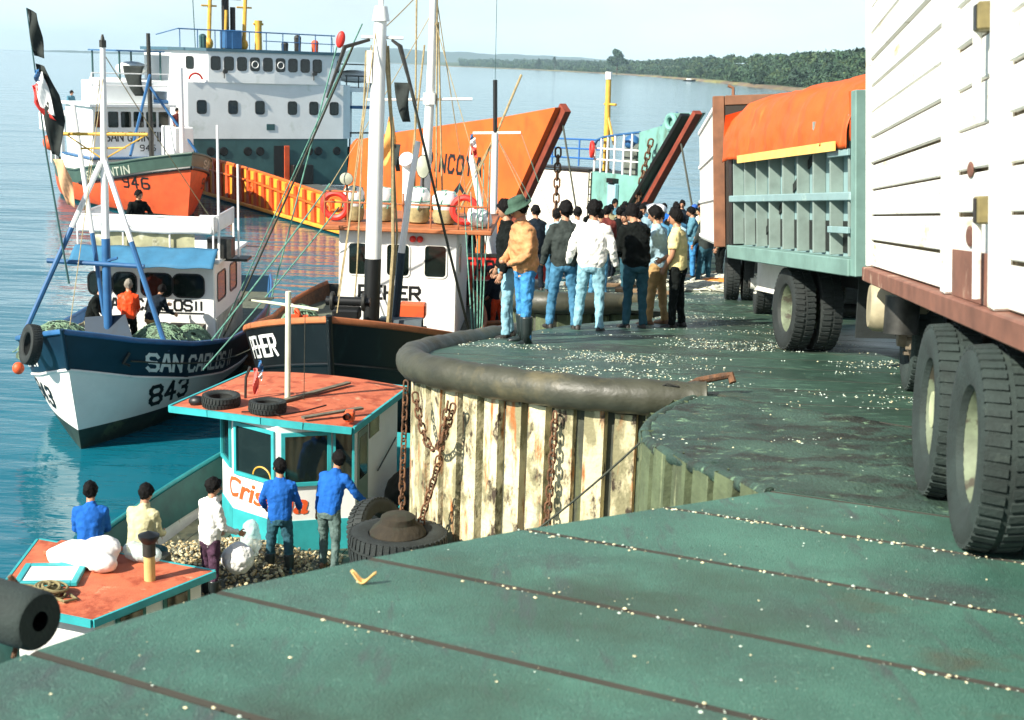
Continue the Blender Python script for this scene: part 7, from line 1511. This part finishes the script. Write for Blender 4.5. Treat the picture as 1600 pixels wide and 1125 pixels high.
        for r_, z_ in prof:
            for j in range(n3):
                a = 2 * math.pi * j / n3; k = 1.0; dz = 0.0
                if kind == 'brim' and r_ > 0.12: dz = -0.02 * math.cos(a) ** 2 * (1 if math.cos(a) > 0 else -0.3); k = 1 + 0.12 * max(0, math.cos(a))
                vs.append(M_h(Vector((r_ * k * math.cos(a) * 1.05, r_ * 0.86 * math.sin(a), z_ + dz))))
        b.add(vs, [(i * n3 + j, i * n3 + (j + 1) % n3, (i + 1) * n3 + (j + 1) % n3, (i + 1) * n3 + j) for i in range(len(prof) - 1) for j in range(n3)])
        if kind == 'cap': b.grid(lambda u, v: M_h(Vector((0.085 + 0.085 * v * (1 - (2 * u - 1) ** 2 * 0.6), (2 * u - 1) * 0.072, 0.050 - 0.012 * v))), 8, 3)
        o = b.build('hat', hm_, t, 'all'); sm_ = o.modifiers.new('s', 'SOLIDIFY'); sm_.thickness = 0.006
    return t
POCK = (6, 16, 38, 42)        # hand in jacket pocket
TROU = (2, 18, 28, 22)        # hand in trouser pocket
G1 = 'men standing on the ramp'
person('man in tan leather jacket, blue jeans, black boots and green brimmed hat', (0.12, 16.25), 205, 1.76, 'tan', 'jeanb', 'boot', ('brim', HATG), 6, (14, 0), (12, 14, 62, 40), (12, 14, 62, 40), (2, 3, 3), (-3, 4, 3), group=G1, puff=1.12, vox=0.013, hands=(0, 0))
person('man in black jacket and pale jeans beside the green hat man', (-0.08, 16.9), 188, 1.74, 'black', 'jeanl', 'shoe', None, 4, (8, -10), (4, 10, 20, 10), (4, 10, 20, 10), (4, 3, 4), (-2, 4, 3), group=G1, puff=1.1, vox=0.014)
person('man in charcoal jacket and blue jeans seen from behind', (0.68, 18.55), 100, 1.76, 'grey', 'jean', 'shoe', None, 2, (4, 12), TROU, TROU, (3, 7, 3), (-2, 7, 3), group=G1, puff=1.1, vox=0.014, hands=(0, 0))
person('man in white jacket and pale blue jeans seen from behind', (1.05, 18.35), 84, 1.78, 'white', 'jeanl', 'shoe', None, 0, (6, 10), (-6, 22, 34, 20), (-6, 22, 34, 20), (4, 6, 4), (-3, 5, 3), group=G1, puff=1.16, vox=0.013, hands=(0, 0))
person('stooping man in black jacket with dark jeans', (1.72, 18.95), 112, 1.76, 'black', 'jeand', 'shoe', None, 14, (22, 10), (24, 6, 50, 35), (24, 6, 50, 35), (3, 2, 4), (-2, 3, 3), group=G1, puff=1.14, vox=0.014, hands=(0, 0))
person('man in yellow T-shirt and black trousers', (2.36, 19.35), 158, 1.70, 'yellow', 'black', 'shoe', None, 5, (6, 12), (4, 14, 44, 45), (14, 10, 58, 40), (2, 4, 3), (-3, 4, 3), group=G1, topkind='shirt', sleeves='short', vox=0.014)
person('man in light blue shirt and tan trousers half hidden by the yellow shirt', (2.12, 19.75), 150, 1.74, 'ltblue', 'tanp', 'brown', None, 6, (10, 0), (10, 8, 40, 30), (10, 8, 60, 30), (6, 3, 4), (-4, 4, 4), group=G1, vox=0.015)
person('man in navy and red jacket with blue jeans on the second cell', (1.62, 25.9), 100, 1.70, 'maroon', 'jean', 'shoe', None, 8, (12, 0), (20, 8, 60, 30), (20, 8, 60, 30), group=G1, puff=1.1)
person('man in denim jacket and blue jeans holding something before him', (4.45, 33.6), 170, 1.74, 'teal', 'jeanb', 'shoe', None, 6, (14, 0), (20, 8, 70, 30), (20, 8, 70, 30), group=G1, puff=1.1)
# the crowd further down the ramp
G2 = 'crowd at the foot of the ramp'
CROWD = [ # px_dir x, depth y, facing, top, legs, hat, label
 (1.90, 34.0, 80, 'black', 'jeand', None, 'dark haired man in black left of the tan coat in the crowd'),
 (2.62, 37.2, 250, 'khaki', 'dark', None, 'man in a khaki coat at the left of the far crowd'),
 (3.05, 38.0, 265, 'brown', 'dark', None, 'man in brown facing the camera in the far crowd'),
 (3.45, 38.6, 250, 'white', 'black', None, 'man in black coat over white shirt in the far crowd'),
 (3.35, 35.3, 80, 'jean', 'jeand', None, 'man in blue carrying a white sack on his shoulder'),
 (2.62, 33.6, 260, 'ltgrey', 'dark', None, 'man in a light grey hooded top facing the camera'),
 (3.12, 33.4, 255, 'ltblue', 'jeand', None, 'man in light blue shirt at the centre of the crowd'),
 (3.62, 36.4, 265, 'teal', 'dark', None, 'man in teal shirt under the dark bow edge'),
 (2.05, 30.9, 85, 'maroon', 'dark', None, 'man in maroon and navy jacket behind the white jacket man'),
 (1.75, 30.0, 70, 'dark', 'jeand', None, 'man in dark navy coat behind the white jacket man'),
 (3.25, 30.2, 240, 'jeanl', 'jean', None, 'man in pale blue jacket and white shirt facing the camera'),
 (3.62, 29.4, 200, 'ltblue', 'dark', None, 'man with folded arms in light blue beside the yellow shirt'),
 (4.75, 40.2, 260, 'khaki', 'dark', None, 'man in olive standing right of the dark bow edge'),
 (5.10, 41.5, 265, 'dark', 'dark', None, 'man in dark coat at the back right of the crowd'),
 (5.35, 40.3, 240, 'black', 'dark', 'blue', 'man in a blue cap at the back of the crowd'),
 (5.45, 39.2, 265, 'white', 'dark', 'redcap', 'man in a red and white cap in the crowd'),
 (6.30, 43.0, 80, 'khaki', 'dark', None, 'man in a khaki coat under the hanging wire'),
 (5.05, 36.6, 180, 'cream', 'dark', None, 'man in cream shirt behind the denim jacket man'),
 (5.35, 35.2, 190, 'black', 'black', None, 'man in black at the far truck wheel'),
 (5.00, 32.6, 175, 'cream', 'black', None, 'man in cream top and black trousers by the pale nets'),
 (0.75, 26.6, 60, 'ltblue', 'jean', None, 'man in pale shirt just left of the charcoal jacket'),
 (1.28, 28.4, 95, 'white', 'dark', None, 'man in white shirt with bowed head behind the charcoal jacket'),
 (0.40, 27.4, 110, 'dark', 'dark', None, 'dark figure between the green hat and the charcoal jacket'),
 (2.35, 28.6, 215, 'black', 'jeand', None, 'bareheaded man in black behind the stooping man'),
 (3.0, 28.0, 225, 'jean', 'black', None, 'man in blue shirt looking left behind the yellow shirt'),
 (2.85, 36.0, 90, 'black', 'dark', None, 'dark haired man in black in the middle of the crowd'),
 (4.15, 37.8, 235, 'blue', 'dark', None, 'man in bright blue jersey right of the crowd centre'),
 (4.40, 31.0, 140, 'grey', 'jeand', None, 'man in grey jacket beside the pale nets'),
 (2.30, 38.8, 255, 'black', 'dark', None, 'man in black between the two coats at the back left'),
 (2.95, 40.6, 262, 'teal', 'dark', None, 'man in teal far back below the white ferry wall'),
 (3.70, 40.8, 248, 'grey', 'dark', None, 'man in grey far back beside the sack carrier'),
 (2.20, 36.2, 70, 'brown', 'jeand', None, 'man in brown with his back turned left of the crowd'),
 (4.05, 34.6, 95, 'black', 'dark', None, 'broad man in black right of the crowd centre'),
 (4.60, 38.4, 100, 'dark', 'dark', None, 'man in navy between the olive and blue figures'),
 (3.90, 32.2, 110, 'jean', 'dark', None, 'man in blue denim behind the light blue shirt'),
 (5.75, 42.2, 250, 'cream', 'dark', None, 'man in cream far back near the truck'),
 (4.85, 34.4, 200, 'black', 'jeand', None, 'man in black leaning by the denim jacket'),
 (5.60, 38.0, 110, 'grey', 'dark', None, 'man in grey beside the red capped man'),
 (2.45, 32.0, 95, 'black', 'dark', None, 'black haired man in black just behind the maroon jacket'),
 (1.15, 31.6, 80, 'ltgrey', 'jean', None, 'man in light grey far behind the charcoal jacket'),
 (2.90, 31.6, 120, 'dark', 'dark', None, 'man in dark blue behind the stooping man'),
 (6.05, 40.6, 255, 'black', 'dark', None, 'man in black beside the far white truck'),
]
for i, (x, y, fc, tp, lg, ht, lab) in enumerate(CROWD):
    g_ = random.Random(100 + i)
    hatp = None if ht is None else ('cap', MATS.get('cap_' + ht) or mat('cap_' + ht, {'blue': (0.02, 0.10, 0.42), 'redcap': (0.65, 0.05, 0.05)}[ht], 0.8))
    person(lab, (x, y), fc + g_.uniform(-12, 12), g_.uniform(1.64, 1.78), tp, lg, 'shoe', hatp, g_.uniform(0, 9), (g_.uniform(0, 14), g_.uniform(-25, 25)), (g_.uniform(0, 20), g_.uniform(6, 14), g_.uniform(10, 70), g_.uniform(0, 40)), (g_.uniform(0, 20), g_.uniform(6, 14), g_.uniform(10, 70), g_.uniform(0, 40)), (g_.uniform(0, 8), 4, 4), (g_.uniform(-6, 2), 4, 3), group=G2, vox=0.026, puff=g_.uniform(1.0, 1.15))
lump('white_sack', 'white sack on the shoulder of the man in blue', 'sack', (3.62, 35.2, ramp_z(0, 35.2) + 1.62), (0.32, 0.2, 0.17), bagm, 51, 0.06, 0.15, (0, 0, 0.2))
# men on the turquoise boat
G3 = 'men working on the turquoise boat'
def cw(x, y, z): return tuple(cr_w(x, y, z))
def facew(d): return math.degrees(CA) + d
person('man in white shirt and purple trousers standing among the clams', cw(1.97, -0.18, 0.42), 45, 1.70, 'white', 'purple', 'boot', None, 4, (6, -8), (14, 8, 34, 0), (14, 8, 52, 0), (3, 4, 4), (-2, 4, 3), group=G3, vox=0.013)
person('man in blue sweater with his back to us before the red script', cw(0.92, 0.40, 0.45), 95, 1.68, 'blue', 'jeand', 'boot', None, 5, (6, 22), (18, 20, 40, 20), (14, 18, 40, 10), (2, 6, 4), (-2, 5, 3), group=G3, vox=0.013, topkind='shirt')
person('man in blue sweater and grey jeans bending at the cabin corner', cw(0.62, 1.02, 0.50), 70, 1.72, 'blue', 'greyp', 'brown', None, 24, (-6, 40), (6, 10, 10, 0), (26, 34, 30, 0), (8, 4, 6), (-6, 6, 6), group=G3, vox=0.013, topkind='shirt')
person('seated man in royal blue sweater at the left of the boat', cw(2.64, -1.55, 0.42), 98, 1.70, 'blue', 'jean', 'boot', None, 12, (6, -18), (20, 8, 60, 20), (20, 8, 60, 20), (74, 8, 84), (70, 8, 80), sit=0.80, group=G3, vox=0.013, topkind='shirt')
person('seated man in cream jacket beside the blue sweater', cw(2.52, -0.92, 0.42), 72, 1.70, 'cream', 'jeand', 'boot', None, 14, (6, -8), (20, 8, 60, 20), (20, 8, 60, 20), (74, 8, 84), (70, 8, 80), sit=0.80, group=G3, vox=0.013)
# men on the navy and white boat
G4 = 'men on the fishing boats'
def sw(x, y, z): return tuple(sc_w(x, y, z))
person('man in black jacket leaning over the white dodger on top', sw(-5.35, -0.20, 3.02), -62, 1.60, 'black', 'dark', 'shoe', None, 22, (-8, 30), (18, 30, 38, 0), (30, 24, 20, 0), group=G4, vox=0.016)
person('man in black sweater and cap bending by the mast', sw(-3.0, -0.62, 1.10), 0, 1.72, 'black', 'khaki', 'boot', ('cap', HATG), 20, (0, -10), (18, 6, 24, 0), (22, 6, 20, 0), (8, 4, 6), (0, 4, 4), group=G4, vox=0.015, topkind='shirt')
person('man in red orange oilskin jacket at the wheelhouse corner', sw(-3.6, 0.02, 1.10), 100, 1.66, 'orange', 'black', 'boot', None, 10, (10, 0), (20, 8, 40, 20), (20, 8, 40, 20), group=G4, vox=0.016, haircol=mat('hair_grey', (0.22, 0.20, 0.16), 0.7))
person('crouching man in dark blue jacket below the black name', sw(-3.75, 0.48, 1.10), 60, 1.62, 'dark', 'tanp', 'boot', None, 30, (0, 30), (70, 8, 30, 0), (40, 8, 40, 0), (20, 5, 30), (5, 5, 20), group=G4, vox=0.016)
# others
person('man in orange oilskin trousers on the red boat', (-0.42, 33.0, 1.03), 150, 1.70, 'dark', 'orange', 'boot', ('knit', mat('knit_cap', (0.02, 0.03, 0.05), 0.9)), 14, (10, 0), (20, 8, 40, 20), (20, 8, 40, 20), (5, 5, 6), (-5, 5, 6), group=G4, vox=0.017, topkind='tucked')
o = bpy.data.objects.new('x', None); bpy.data.objects.remove(o)
person('dark clothed man with a grey scarf behind the shroud ropes', (-1.15, 34.4, 2.26), 200, 1.66, 'black', 'dark', 'shoe', None, 18, (10, 0), (20, 8, 40, 20), (20, 8, 40, 20), group=G4, vox=0.02)
person('man in brown red sweater sitting on the white fore cabin', tuple(sq_w(-4.6, 1.4, 3.65)), -60, 1.72, 'maroon', 'dark', 'shoe', None, 10, (0, 20), (10, 8, 40, 20), (10, 8, 40, 20), (80, 6, 80), (80, 6, 80), sit=0.45, group=G4, vox=0.026)
person('man in blue grey jacket leaning at the stern of the orange boat', tuple(sq_w(-13.2, -1.2, 4.40)), -40, 1.72, 'teal', 'dark', 'shoe', None, 26, (-10, 0), (30, 8, 40, 20), (30, 8, 40, 20), (70, 6, 80), (70, 6, 80), sit=0.3, group=G4, vox=0.026)

# ------------------------------------------------------------------ the air between here and the far hills
hz_b = MB().bx(-9000, 9000, -80, 14000, -6, 190)
hv = bpy.data.materials.new('haze_air'); hv.use_nodes = True; n = hv.node_tree.nodes; l = hv.node_tree.links
n.remove(n['Principled BSDF']); pv = n.new('ShaderNodeVolumePrincipled'); pv.inputs['Color'].default_value = (0.60, 0.85, 1.0, 1); pv.inputs['Density'].default_value = 0.00006; pv.inputs['Anisotropy'].default_value = -0.45
l.new(pv.outputs[0], n['Material Output'].inputs['Volume'])
hzo = stuff(hz_b.build('haze', hv)); tag(hzo, 'thin blue haze lying over the bay', 'haze')

# ------------------------------------------------------------------ pieces that stand apart become parts of their own
def split_islands(o):
    me = o.data; nv_ = len(me.vertices); par = list(range(nv_))
    def find(a):
        while par[a] != a: par[a] = par[par[a]]; a = par[a]
        return a
    for p in me.polygons:
        v = p.vertices; r0 = find(v[0])
        for q in v[1:]:
            r1 = find(q)
            if r1 != r0: par[r1] = r0
    isl = {}
    for p in me.polygons: isl.setdefault(find(p.vertices[0]), []).append(p)
    if len(isl) < 2: return
    base = o.name.split('.')[0]; mats = list(me.materials); sm = me.polygons[0].use_smooth
    for ps in isl.values():
        idx = {}; vs = []; fs = []; ms = []
        for p in ps:
            f = []
            for q in p.vertices:
                if q not in idx: idx[q] = len(vs); vs.append(me.vertices[q].co.copy())
                f.append(idx[q])
            fs.append(f); ms.append(p.material_index)
        m2 = bpy.data.meshes.new(base); m2.from_pydata(vs, [], fs)
        for m in mats: m2.materials.append(m)
        m2.polygons.foreach_set('material_index', ms); m2.polygons.foreach_set('use_smooth', [sm] * len(fs))
        if sm:
            try: m2.set_sharp_from_angle(angle=R(40))
            except Exception: pass
        c = bpy.data.objects.new(base, m2); COL.objects.link(c); c.parent = o.parent; c.matrix_basis = o.matrix_basis.copy()
    bpy.data.objects.remove(o)
SPLIT = {'awning_post', 'stanchion', 'canopy_post', 'whip_pole', 'strut', 'red_lamp', 'halyard', 'exhaust_stack', 'stern_gear', 'radar_mast', 'side_shelf', 'drum', 'mast_block', 'stay', 'winch', 'roof_rail', 'walkway_rail', 'platform_rail', 'hand_rail', 'top_rail', 'wing_rail', 'ladder', 'whip_aerial', 'rigging', 'blue_drum', 'towing_eye', 'gunwale', 'rub_rail', 'bulwark_lining', 'hull'} - {'hull'}
for o in [o for o in bpy.data.objects if o.parent is not None and o.type == 'MESH' and o.name.split('.')[0] in SPLIT]: split_islands(o)
